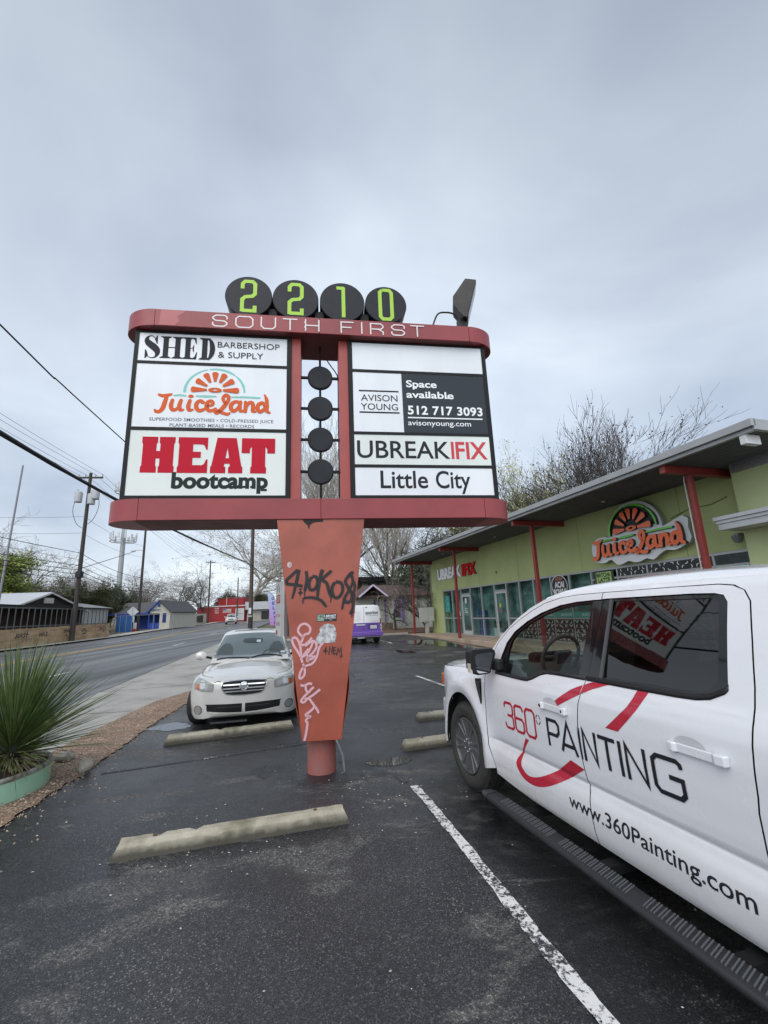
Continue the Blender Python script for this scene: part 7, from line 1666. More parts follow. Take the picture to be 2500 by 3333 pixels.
    # ---- blue and white shop house
    o = Vector((-29.6, 58, .7)); bh = empty('blue_house', o, R(0), 'low white and blue house with grey shingle roof beyond the blue tarp', 'house'); Tb = Matrix.Translation(-o)
    CRM = mat('cream_wall', (.52, .50, .43), .8, var=.12, vscale=2); BLU = mat('royal_blue_paint', (.03, .075, .36), .5, var=.15, vscale=3); SHG = mat('grey_shingle', (.085, .085, .09), .9, var=.3, vscale=5)
    g = MB(Tb); XZ = lambda y: Matrix.Translation((0, y, 0)) @ Matrix(((1, 0, 0, 0), (0, 0, -1, 0), (0, 1, 0, 0), (0, 0, 0, 1)))
    g.prism([(-30.75, 2.75), (-29.45, 2.72), (-29.45, .8), (-28.15, .8), (-28.10, 2.98), (-29.5, 4.30), (-30.75, 3.05)], 0, .15, Tb @ XZ(58.15)); g.build('gable_wall', CRM, bh)
    MB(Tb).box(-28.26, -28.12, 58.2, 66, .8, 2.95).build('side_wall', CRM, bh); MB(Tb).box(-36, -28.3, 60.5, 60.6, .8, 2.9).build('back_wall', BLU, bh)
    def sl2(name, pts, m, t=.1):
        mb = MB(Tb); mb.add(pts, [(0, 1, 2, 3)]); o_ = mb.build(name, m, bh); s_ = o_.modifiers.new('t', 'SOLIDIFY'); s_.thickness = t; return o_
    sl2('roof', [(-29.5, 57.7, 4.42), (-27.8, 57.7, 2.86), (-27.8, 66, 2.86), (-29.5, 66, 4.42)], SHG); sl2('roof', [(-31.1, 57.7, 2.90), (-29.5, 57.7, 4.42), (-29.5, 66, 4.42), (-31.1, 66, 2.90)], SHG)
    sl2('roof', [(-36.6, 58.6, 2.86), (-29.6, 58.3, 2.86), (-29.6, 63, 4.40), (-36.6, 63, 4.40)], SHG)
    for x0, x1, z0, z1 in ((-31.1, -29.5, 2.80, 4.32), (-29.5, -27.8, 4.32, 2.76)): MB(Tb).bar((x0, 57.72, z0), (x1, 57.72, z1), .05, .16).build('barge_board', BLU if x0 < -30 else SHG, bh)
    MB(Tb).box(-36.4, -29.45, 58.35, 58.45, 2.68, 2.86).build('porch_beam', BLU, bh)
    for x in (-34.3, -32.3, -31.0, -30.3, -29.5): MB(Tb).box(x - .07, x + .07, 58.3, 58.44, .75, 2.7).build('porch_post', BLU, bh)
    MB(Tb).box(-31.0, -29.5, 58.35, 58.42, .8, 1.55).build('porch_panel', BLU, bh); MB(Tb).box(-30.25, -29.6, 60.3, 60.45, .85, 2.5).build('door', mat('pale_door', (.45, .5, .55), .5), bh)
    MB(Tb).box(-29.05, -28.6, 57.96, 57.99, 1.55, 2.75).build('window', mat('blue_window', (.03, .05, .18), .2, coat=.4), bh)
    MB(Tb).box(-29.75, -29.45, 57.95, 57.99, 3.55, 3.95).build('gable_vent', BLU, bh)
    D = Decal(); D.text('PASSPORT', -30.72, -29.35, 3.02, .24, bold=.02); D.build('lettering', mat('navy_letters', (.04, .06, .16), .5), bh, Tb @ XZ(57.975) )
    # ---- graffiti wall
    gw = empty('graffiti_wall', (-32.5, 72, .95), 0, 'grey concrete wall covered in black and white graffiti between the blue house and red building', 'wall'); dgw = (Vector((-29.7, 74.5)) - Vector((-35, 70.5)))
    gw.rotation_euler = (0, 0, math.atan2(4.0, 5.3))
    MB().box(-3.3, 3.3, 0, .18, -.3, 1.72).build('wall', mat('grey_block_wall', (.33, .32, .29), .9, var=.3, vscale=2.5), gw)
    D = Decal()
    for x0 in (-2.9, -2.1, -1.2, -.2, .5, 1.3, 2.2):
        D.stroke(crom([(x0, .3 + r.uniform(0, .3)), (x0 + .2, 1.3), (x0 + .45, .5), (x0 + .6, 1.2 + r.uniform(-.2, .2)), (x0 + .3, .8)], 4), .09)
    D.shape([(1.9, .3), (2.8, .3), (2.8, 1.5), (1.9, 1.4)]); D.build('graffiti', mat('spray_black', (.035, .03, .028), .7), gw, Matrix(((1, 0, 0, 0), (0, 0, -1, -.004), (0, 1, 0, 0), (0, 0, 0, 1))))
    D = Decal()
    for x0 in (-2.5, -.8, .9): D.stroke(crom([(x0, .5), (x0 + .3, 1.1), (x0 + .5, .4), (x0 + .8, 1.2)], 4), .10)
    D.build('graffiti', mat('spray_white', (.50, .50, .48), .7), gw, Matrix(((1, 0, 0, 0), (0, 0, -1, -.009), (0, 1, 0, 0), (0, 0, 0, 1))))
    # ---- red building with mural, and the pale block beside it
    o = Vector((-36, 95, 1.1)); rb = empty('red_building', o, 0, 'red warehouse with white roof edge, flag mural and white garage door far down the road', 'building'); Tr = Matrix.Translation(-o)
    REDW = mat('red_wall', (.33, .025, .028), .7, var=.12, vscale=.8); WT = mat('white_coping', (.60, .60, .60), .6); 
    MB(Tr).box(-40.4, -30.3, 95, 108, .9, 4.26).build('wall', REDW, rb); MB(Tr).box(-40.5, -30.2, 94.9, 95.2, 4.22, 4.42).build('coping', WT, rb); MB(Tr).box(-38.3, -32.6, 101, 110, 4.2, 6.2).build('upper_storey', REDW, rb); MB(Tr).box(-38.4, -32.5, 100.9, 110, 6.2, 6.35).build('roof', mat('grey_brown_roof', (.17, .12, .11), .8), rb)
    MB(Tr).box(-32.2, -30.4, 94.93, 95.0, 1.3, 3.75).build('garage_door', mat('garage_white', (.58, .58, .57), .6), rb); m = MB(Tr)
    for k in range(4): m.box(-32.0 + k * .4, -31.75 + k * .4, 94.91, 94.93, 2.55, 2.66)
    m.build('door_window', mat('small_dark_pane', (.03, .03, .03), .3), rb)
    D = Decal(); D.rect(-34.9, -33.1, 2.88, 3.80); fl = D.build('flag_mural', mat('flag_white', (.58, .56, .54), .7), rb, Tr @ XZ(94.97))
    D = Decal()
    for k in range(4): D.rect(-34.9, -33.1, 2.88 + k * .263, 3.01 + k * .263)
    D.build('flag_stripe', mat('flag_red', (.42, .14, .13), .7), fl, Tr @ XZ(94.955)); D = Decal(); D.rect(-34.9, -34.15, 3.35, 3.80); D.build('flag_field', mat('flag_blue', (.12, .17, .32), .7), fl, Tr @ XZ(94.945))
    D = Decal()
    for t_, z in (('EVANS', 3.75), ('AUTO', 3.3), ('TEXAS', 2.85)): D.text(t_, -36.6, -35.75, z, .28, bold=.03)
    D.build('lettering', WT, rb, Tr @ XZ(94.96))
    MB(Tr).cyl((-34.0, 94.5, 4.4), (-34.0, 94.5, 6.3), .05, n=8).build('vent_pipe', WT, rb)
    o = Vector((-27.5, 95, 1.1)); pb = empty('pale_building', o, 0, 'pale block with white metal parapet right of the red warehouse', 'building'); Tp = Matrix.Translation(-o)
    MB(Tp).box(-30.1, -22, 96, 106, .9, 3.5).build('wall', mat('beige_block', (.40, .38, .33), .85, var=.15, vscale=1), pb); MB(Tp).box(-30.25, -21.5, 95.2, 97, 3.4, 5.0).build('parapet', mat('white_metal_roof', (.52, .54, .56), .4), pb); MB(Tp).box(-27, -25.4, 95.9, 96, 1.3, 3.0).build('window', mat('small_dark_pane', (.03, .03, .03), .3), pb)
    MB(Tp).box(-24.8, -22.4, 95.9, 96, 1.2, 3.1).build('opening', mat('pale_glow', (.45, .44, .42), .6), pb)
    # ---- cell tower
    ct = empty('cell_tower', (-69.6, 115, 1.2), 0, 'tall grey monopole cell tower with rings of white antenna panels behind the houses', 'tower'); STL = mat('tower_grey', (.30, .31, .32), .5, metal=.3); PNL = mat('antenna_white', (.55, .56, .56), .5)
    MB().cyl((0, 0, 0), (0, 0, 40), .75, .42, n=14).build('mast', STL, ct, smooth=40)
    r2 = random.Random(4)
    for zc, rad in ((22.6, 3.1), (29.5, 2.8), (36, 3.0)):
        pl = MB(); pl.tube([(rad * math.cos(2 * math.pi * k / 12), rad * math.sin(2 * math.pi * k / 12), zc - 1.1) for k in range(12)], .09, 5, closed=True)
        for k in range(6): pl.bar((0, 0, zc - 1.3), (rad * math.cos(k * 1.05), rad * math.sin(k * 1.05), zc - 1.1), .12)
        po = pl.build('platform', STL, ct)
        for k in range(12):
            a = 2 * math.pi * k / 12 + .15; hh = r2.choice((1.4, 2.2, 2.2)); Mx = Matrix.Translation((rad * math.cos(a), rad * math.sin(a), zc - .9 + r2.uniform(0, .5))) @ Matrix.Rotation(a, 4, 'Z')
            MB(Mx).box(-.12, .14, -.26, .26, 0, hh).build('antenna_panel', PNL, po)
    # ---- pale clapboard cottage with purple trim behind the van
    o = AB(11.7, 33.5, .42); co = empty('clapboard_cottage', o, math.atan2(VX.y, VX.x), 'pale green clapboard cottage with purple trim and brown roof behind the van', 'house'); Mc = (Matrix.Translation(o) @ Matrix.Rotation(math.atan2(VX.y, VX.x), 4, 'Z')).inverted() @ LOT
    CLP = mat('pale_green_clapboard', (.50, .56, .48), .75, var=.08, vscale=2); PUR = mat('purple_trim', (.20, .12, .42), .5); BRF = mat('brown_shingle', (.10, .068, .06), .9, var=.25, vscale=5); LNE = mat('clapboard_shadow_gap', (.24, .27, .24), .8)
    w = MB(Mc); w.box(10.9, 19, 33.5, 33.7, .4, 3.0); w.box(11.6, 11.8, 33.7, 42, .4, 3.0); w.box(9.6, 10.9, 35.0, 35.2, .4, 3.0); w.box(8.2, 9.6, 35.0, 35.2, .4, 3.0); w.box(10.86, 10.9, 33.5, 35.1, .4, 3.0); wl = w.build('wall', CLP, co)
    l = MB(Mc)
    for k in range(17): l.box(10.88, 19, 33.485, 33.51, .95 + k * .125, .962 + k * .125); l.box(8.2, 10.86, 34.985, 35.01, .95 + k * .125, .962 + k * .125)
    l.build('clapboard_edge', LNE, wl); MB(Mc).box(10.84, 19, 33.46, 33.5, .38, .93).build('foundation', mat('pale_foundation', (.46, .47, .45), .85, var=.2, vscale=3), co)
    for a in (11.62, ): MB(Mc).box(a, a + .2, 33.45, 33.5, .93, 3.0).build('corner_trim', PUR, co)
    MB(Mc).box(11.0, 11.45, 33.44, 33.5, 1.35, 2.85).build('window', mat('small_dark_pane', (.03, .03, .03), .3), co); 
    for a in (10.95, 11.42): MB(Mc).box(a, a + .1, 33.42, 33.5, 1.3, 2.9).build('window_trim', PUR, co)
    MB(Mc).box(10.15, 10.6, 34.95, 35.0, .95, 2.75).build('door', mat('pale_cottage_door', (.56, .60, .52), .6), co)
    for a in (9.75, 10.02, 10.62): MB(Mc).box(a, a + .12, 34.9, 35.0, .95, 2.75).build('door_trim', PUR, co)
    MB(Mc).box(9.3, 11, 33.6, 35, .42, .95).build('porch_floor', mat('porch_brown', (.14, .10, .07), .8), co)
    rf = MB(Mc); rf.add([(8.0, 33.2, 3.0), (19.3, 33.0, 3.0), (19.3, 37.0, 4.05), (9.3, 37.0, 4.05)], [(0, 1, 2, 3)]); o2 = rf.build('roof', BRF, co); s_ = o2.modifiers.new('t', 'SOLIDIFY'); s_.thickness = .12
    rf = MB(Mc); rf.add([(9.15, 32.9, 3.85), (10.3, 32.9, 2.95), (10.3, 37, 2.95), (9.15, 37, 3.85)], [(0, 1, 2, 3)]); rf.add([(8.0, 32.9, 2.95), (9.15, 32.9, 3.85), (9.15, 37, 3.85), (8.0, 37, 2.95)], [(0, 1, 2, 3)]); o2 = rf.build('porch_gable', BRF, co); s_ = o2.modifiers.new('t', 'SOLIDIFY'); s_.thickness = .1
    for x0, x1, z0, z1 in ((8.0, 9.15, 2.93, 3.83), (9.15, 10.3, 3.83, 2.93)): MB(Mc).bar((x0, 32.86, z0), (x1, 32.86, z1), .05, .12).build('barge_board', mat('lilac_trim', (.48, .42, .55), .6), co)
    o = AB(16, 48, .5); db = empty('dark_building', o, math.atan2(VX.y, VX.x), 'long dark roofed building behind the cottage and bare trees', 'building'); Md_ = (Matrix.Translation(o) @ Matrix.Rotation(math.atan2(VX.y, VX.x), 4, 'Z')).inverted() @ LOT
    MB(Md_).box(11.2, 21, 46, 54, .3, 5.0).build('wall', mat('dark_olive_wall', (.05, .055, .04), .85), db); MB(Md_).box(10.8, 21.5, 45.6, 54.4, 5.0, 5.5).build('roof', mat('very_dark_roof', (.02, .02, .022), .8), db)
    m = MB(Md_)
    for k in range(9): m.box(11.6 + k * 1.0, 12.2 + k * 1.0, 45.95, 46, 4.2, 4.8)
    m.build('window_strip', mat('dull_pane', (.16, .17, .17), .4), db)
    # ---- feather flag and tow sign
    o = Vector((-11.15, 45, .62)); ff = empty('feather_flag', o, 0, 'tall lilac feather flag reading GELATO standing beside the road', 'flag'); 
    fm, N, L, b = nodes_mat('lilac_flag_cloth'); q = NB(N, L); v_ = q.coord(); sp = N.new('ShaderNodeSeparateXYZ'); L.new(v_, sp.inputs[0]); mr = N.new('ShaderNodeMapRange'); mr.inputs['From Min'].default_value = .3; mr.inputs['From Max'].default_value = 3.6; L.new(sp.outputs[2], mr.inputs['Value'])
    L.new(q.ramp(mr.outputs[0], [(0., (.42, .20, .50)), (.5, (.40, .34, .62)), (1., (.40, .52, .66))]), b.inputs['Base Color']); b.inputs['Roughness'].default_value = .8
    out = [(.05, .28), (.06, 1.6), (-.05, 2.5), (-.35, 3.15), (-.72, 3.52), (-1.0, 3.58), (-.88, 3.1), (-.78, 2.2), (-.68, 1.2), (-.60, .28)]
    MB(XZ(0)).prism(out, -.006, .006).build('cloth', fm, ff); MB().tube([(.06, 0, -.1), (.08, 0, 1.6), (-.03, 0, 2.52), (-.33, 0, 3.18), (-.72, 0, 3.56), (-1.02, 0, 3.62)], .022, 6).build('pole', mat('flag_pole_dark', (.03, .03, .04), .5), ff)
    D = Decal()
    for i, ch in enumerate('GELATO'):
        z = 2.78 - i * .47; x = -.50 + i * .055 - (.02 if i == 0 else 0); D.text(ch, x, x + .26, z, .28, bold=.04)
    D.build('lettering', mat('navy_letters', (.04, .06, .16), .5), ff, XZ(-.012))
    # tow-away sign fixed to the side of the pylon
    A = Vector((-1.375, 5.80, 0)); B_ = Vector((-1.545, 6.22, 0)); dv = (B_ - A).normalized()
    ts = empty('tow_away_sign', (A.x, A.y, 1.50), math.atan2(dv.y, dv.x), 'narrow tow-away sign with rounded grey edge beside the orange pylon', 'sign')
    # local x runs away from the camera; the white face looks to +y (left)
    ALUM = mat('brushed_aluminium', (.42, .42, .42), .4, metal=.5, var=.12, vscale=6)
    pr = [(.0, .0), (.45, .0), (.45, -.09), (.06, -.115), (.015, -.10), (-.02, -.075), (-.025, -.035)]
    MB().prism(pr[::-1], 0, .70).build('channel', ALUM, ts, smooth=40)
    MB().box(.0, .45, .001, .006, .0, .70).build('sign_face', mat('sign_white', (.62, .62, .61), .4), ts)
    Mt = Matrix(((-1, 0, 0, 0), (0, 0, 1, .0065), (0, 1, 0, 0), (0, 0, 0, 1)))
    D = Decal(); D.rect(-.40, -.06, .42, .53); D.rect(-.42, -.28, .01, .07); D.build('red_panel', mat('tow_red', (.50, .04, .035), .5), ts, Mt); 
    D = Decal(); D.text('TOW', -.36, -.10, .44, .075, bold=.03); D.h = .001; D.build('lettering', mat('sign_white', (.62, .62, .61), .4), ts, Mt @ Matrix.Translation((0, 0, .001)))
    D = Decal(); D.stroke([(-.36, .66), (-.30, .60), (-.28, .58)], .03); D.stroke([(-.20, .66), (-.14, .60), (-.12, .57)], .03); D.build('pictogram', mat('black_marker', (.014, .014, .015), .5), ts, Mt)
    D = Decal(); D.text('AWAY ZONE', -.42, -.04, .24, .04, bold=.01); D.text('24 HRS', -.38, -.08, .13, .05, bold=.01); D.build('lettering', mat('tow_red', (.50, .04, .035), .5), ts, Mt)
    MB().box(.08, .34, -.25, -.09, .30, .36).build('bracket', ALUM, ts)
street_side()
# ================================================================== utility poles, wires, trees, planter
def poles_and_wires():
    WOOD = mat('dark_pole_wood', (.055, .045, .038), .85, var=.4, vscale=6, stretch=(5, 5, .4)); GR = mat('transformer_grey', (.36, .37, .37), .5); WD2 = mat('brown_pole_wood', (.10, .075, .058), .85, var=.4, vscale=6, stretch=(5, 5, .4))
    def pole(x, y, h, r, label, m=WOOD, lean=0., arm=None):
        g = gz(x, y); o = empty('utility_pole', (x, y, g), 0, label, 'utility pole', 'wooden utility poles along the road')
        MB().tube([(0, 0, -.3), (lean * .5, 0, h * .5), (lean, 0, h)], [r, r * .85, r * .68], 10).build('shaft', m, o, smooth=60)
        if arm:
            c = MB(); c.bar((lean - arm, .0, h - .35), (lean + arm, .0, h - .42), .10, .12); ao = c.build('crossarm', m, o)
            for q in (-.95, -.4, .4, .95): MB().cyl((lean + q * arm, 0, h - .33), (lean + q * arm, 0, h - .14), .05, n=6).build('insulator', GR, ao)
        return o
    p1 = pole(-23.25, 33.3, 13.0, .17, 'dark utility pole with grey transformers behind the plywood hoarding', arm=1.0)
    for q, z in ((-.62, 10.55), (.42, 10.35), (.72, 10.75)):
        c = MB(); c.lathe([(.0, 0), (.27, .02), (.28, .78), (.25, .84), (.08, .88), (.0, .88)], 16, Matrix.Translation((q, -.22, z))); t = c.build('transformer', GR, p1, smooth=40)
        MB().cyl((q - .1, -.22, z + .85), (q - .1, -.22, z + 1.08), .04, n=6).build('bushing', GR, t)
    MB().tube(crom([(-.8, -.2, 10.9), (-.95, -.2, 9.9), (-.6, -.15, 8.9), (-.1, -.1, 8.5)], 5), .02, 5).build('jumper_cable', WOOD, p1); MB().tube(crom([(.9, -.2, 11.2), (1.05, -.2, 10.2), (.7, -.15, 9.2), (.1, -.1, 8.7)], 5), .02, 5).build('jumper_cable', WOOD, p1)
    MB().box(-.18, .22, -.25, .2, 4.7, 5.2).build('splice_case', mat('black_splice', (.015, .015, .016), .6), p1, bevel=.05)
    p2 = pole(-28.75, 51.8, 12.6, .17, 'dark utility pole with a street lamp arm beside the blue tarp')
    MB().tube(crom([(0, 0, 9.35), (-.5, -.1, 9.42), (-1.0, -.15, 9.38)], 4), .035, 6).build('lamp_arm', GR, p2); MB().box(-1.45, -.95, -.25, -.05, 9.28, 9.40).build('lamp_head', GR, p2, bevel=.03)
    p3 = pole(-33.6, 84, 11.8, .16, 'distant utility pole with crossarm in front of the red warehouse', arm=.9)
    p4 = pole(-31.6, 94.2, 9.2, .15, 'thin distant utility pole by the white garage door'); p4.location.z = 1.0
    pc = pole(-15.05, 49.3, 13.5, .24, 'brown utility pole with paper notices on the near side of the road', WD2)
    MB().box(-.14, .14, -.27, -.235, 1.55, 2.2).build('paper_notice', mat('notice_white', (.60, .60, .66), .7), pc); MB().box(-.20, .20, -.27, -.22, 1.22, 1.40).build('paper_notice', mat('notice_scraps', (.55, .54, .52), .8, var=.6, vscale=12), pc); MB().tube([(0, 0, -.1), (0, 0, 1.25)], .252, 10).build('dark_base_wrap', WOOD, pc)
    pole(-17.0, 74, 12.5, .18, 'utility pole showing just left of the orange pylon edge', WOOD); pole(-27.6, 31.5, 13.2, .085, 'thin grey mast leaning at the left edge of the picture', mat('mast_grey', (.22, .22, .24), .6), lean=.35)
    pole(-22.0, 92, 10.5, .13, 'slim pole standing in front of the pale block building', WOOD)
    BL = mat('black_cable', (.016, .016, .017), .6, spec=.25)
    def wire(pts, r, label, sag=0., n=14, group=None, bumpy=False):
        P = []
        for a, b in zip(pts, pts[1:]):
            a, b = Vector(a), Vector(b)
            for i in range(n): t = i / n; P.append(a.lerp(b, t) - Vector((0, 0, 4 * sag * t * (1 - t))))
        P.append(Vector(pts[-1])); rw = random.Random(9)
        rr_ = [r * rw.uniform(.82, 1.2) for _ in P] if bumpy else r
        o = MB().tube(P, rr_, 6).build('utility_cable', BL, None, smooth=60)
        if bumpy:
            for i in range(3, len(P), 7): pass
        return tag(o, label, 'cable', group)
    TH = [(-4.6, -9.5, 6.2), (-6.2, 0, 5.72), (-7.73, 8.27, 5.60), (-8.69, 13.68, 5.66), (-9.88, 20.4, 5.87), (-11.49, 29.5, 6.34), (-13.93, 43.2, 7.15), (-15.05, 49.3, 7.45)]
    wire([tuple(p) for p in crom(TH, 6)], .052, 'thick black cable bundle crossing the upper left sky towards the brown pole', n=1, bumpy=True)
    wire([tuple(p) for p in crom([(-15.05, 49.3, 7.4), (-16.2, 62, 6.7), (-17.0, 74, 6.9)], 8)], .04, 'black cable running from the brown pole down behind the orange pylon', n=1)
    wire([tuple(p) for p in crom([(-4.8, -9.5, 8.6), (-7.64, 7.78, 7.74), (-8.05, 10.06, 7.71), (-8.74, 13.99, 7.76), (-11.84, 31.48, 8.03), (-15.05, 49.3, 8.62)], 6)], .018, 'single black wire high at left meeting the upper edge of the sign', n=1)
    G_ = 'thin utility wires along the far side of the road'; LB = 'thin dark utility wire strung between poles along the far side of the road'
    g1 = gz(-23.25, 33.3)
    for q in (-.9, -.35, .4, .95): wire([(-20.2 + q, 6, 14.2), (-23.25 + q, 33.3, g1 + 12.85)], .010, LB, .35, group=G_); wire([(-23.25 + q, 33.3, g1 + 12.85), (-33.6 + q, 84, 12.4)], .010, LB, .8, group=G_)
    for z, r in ((7.05, .022), (6.55, .012), (6.1, .02), (5.75, .022), (5.45, .022), (5.1, .016)):
        wire([(-20.8, 6, z + .25), (-23.3, 33.25, z)], r, LB, .25, group=G_); wire([(-23.3, 33.25, z), (-28.7, 51.7, z - .25), (-33.6, 84, z + .3), (-40, 112, z + .5)], r, LB, .35, group=G_)
    for z in (9.9, 8.6): wire([(-46, 36, z + 2.2), (-23.3, 33.2, z), (-28.7, 51.7, z + .6)], .010, LB, .35, group=G_)
    wire([(-29.7, 51.7, 9.95), (-23.5, 33.2, 5.75)], .026, 'sloping black guy cable from the street lamp arm down to the transformer pole', .0)
    wire([(-28.7, 51.8, 12.9), (-33.6, 84, 10.8)], .012, LB, .6, group=G_); wire([(-33.6, 84, 10.2), (-15.05, 49.3, 9.2)], .012, 'thin wire crossing the road between the distant crossarm pole and brown pole', .8)
    wire([(-15.05, 49.3, 10.8), (-17, 74, 10.9)], .012, 'thin wire leaving the brown pole behind the orange pylon', .4)
    wire([(-15.05, 49.3, 9.6), (4.0, 40.0, 6.9), (12, 31, 4.9)], .016, 'service wire dropping through the trees to the green shop roof', .3)
poles_and_wires()

# ------------------------------------------------------------------ trees
def make_tree(seed, h, spread=.5, upright=.35, depth=4, kids=(4, 5), r0=.2, trunk_h=.25, twig=.006, leaf=0., leaf_size=.09, wander=.16, stems=1, lean=0., leaf_clump=1, droop=0., taper=.62):
    """Returns (limb segments, twig segments, leaf points)."""
    rt = random.Random(seed); limbs = []; twigs = []; tips = []
    def grow(p, d, L, r, lev):
        n = 5 if lev < 2 else 3; q = p.copy(); dd = d.copy(); path = [(q.copy(), r)]; child = []
        for i in range(n):
            dd = (dd + Vector((rt.gauss(0, wander), rt.gauss(0, wander), rt.gauss(0, wander) * .7 + (.05 * upright if lev else 0) - droop * .08 * lev))).normalized()
            q = q + dd * (L / n); rr = max(twig * .6, r * (1 - (1 - taper) * (i + 1) / n)); path.append((q.copy(), rr))
            if lev < depth and (i >= (n * trunk_h * 1.6 if lev == 0 else 0)):
                k = 1 if i < n - 1 else 2
                if lev == 0: k = 2 if i < n - 1 else 3
                if lev >= 1: k = 2 if rt.random() < (kids[0] / 5.) else 1
                for _ in range(k): child.append((q.copy(), dd.copy(), rr))
        (limbs if lev <= 1 else twigs).append(path)
        if lev >= depth - 1:
            for pt, _ in path[1:]: tips.append((pt, dd.copy()))
        for (cq, cd, cr) in child:
            a = rt.uniform(0, 6.283); t = Vector((math.cos(a), math.sin(a), 0)); t = (t - cd * t.dot(cd)); t = t.normalized() if t.length > 1e-3 else Vector((1, 0, 0))
            ang = rt.uniform(.45, 1.0) * spread * 1.6; nd = (cd * math.cos(ang) + t * math.sin(ang)); nd.z += upright * .35 - droop * .15; nd.normalize()
            grow(cq, nd, L * (rt.uniform(.75, 1.1) if lev == 0 else rt.uniform(.5, .8)), max(twig, cr * rt.uniform(.5, .68)), lev + 1)
    for s in range(stems):
        a = rt.uniform(0, 6.28); d0 = Vector((math.cos(a) * .3 * (stems > 1) + lean, math.sin(a) * .3 * (stems > 1), 1)).normalized()
        grow(Vector((math.cos(a) * .15 * (stems > 1), math.sin(a) * .15 * (stems > 1), -.3)), d0, h * (.34 if stems == 1 else .45), r0, 0)
    mx = max(p[0].z for b in twigs for p in b) if twigs else h; k = h / mx
    lm = MB(); tw = MB()
    for b in limbs: lm.tube([p * k for p, _ in b], [max(r, twig) for _, r in b], 7, cap=False)
    for b in twigs: tw.tube([p * k for p, _ in b], [max(twig * .55, r) for _, r in b], 3, cap=False)
    lf = MB()
    if leaf:
        vs = []; fs = []
        for pt, dd in tips:
            for _ in range(leaf_clump):
                if rt.random() > leaf: continue
                c = pt * k + Vector((rt.gauss(0, .14), rt.gauss(0, .14), rt.gauss(0, .12))) * (leaf_size / .09) ** .5; s = leaf_size * rt.uniform(.6, 1.3); u = Vector((rt.gauss(0, 1), rt.gauss(0, 1), rt.gauss(0, 1))).normalized(); w = u.orthogonal().normalized(); o = len(vs)
                vs += [c - u * s * .5, c + w * s * .28, c + u * s * .5, c - w * s * .28]; fs.append((o, o + 1, o + 2, o + 3))
        lf.add(vs, fs)
    return lm, tw, lf
def leaf_mat(name, c, c2):
    m, N, L, b = nodes_mat(name); q = NB(N, L); v = q.coord()
    L.new(q.ramp(q.noise(v, 1.1, 4), [(.36, c2), (.64, c)]), b.inputs['Base Color']); b.inputs['Roughness'].default_value = .6
    return m
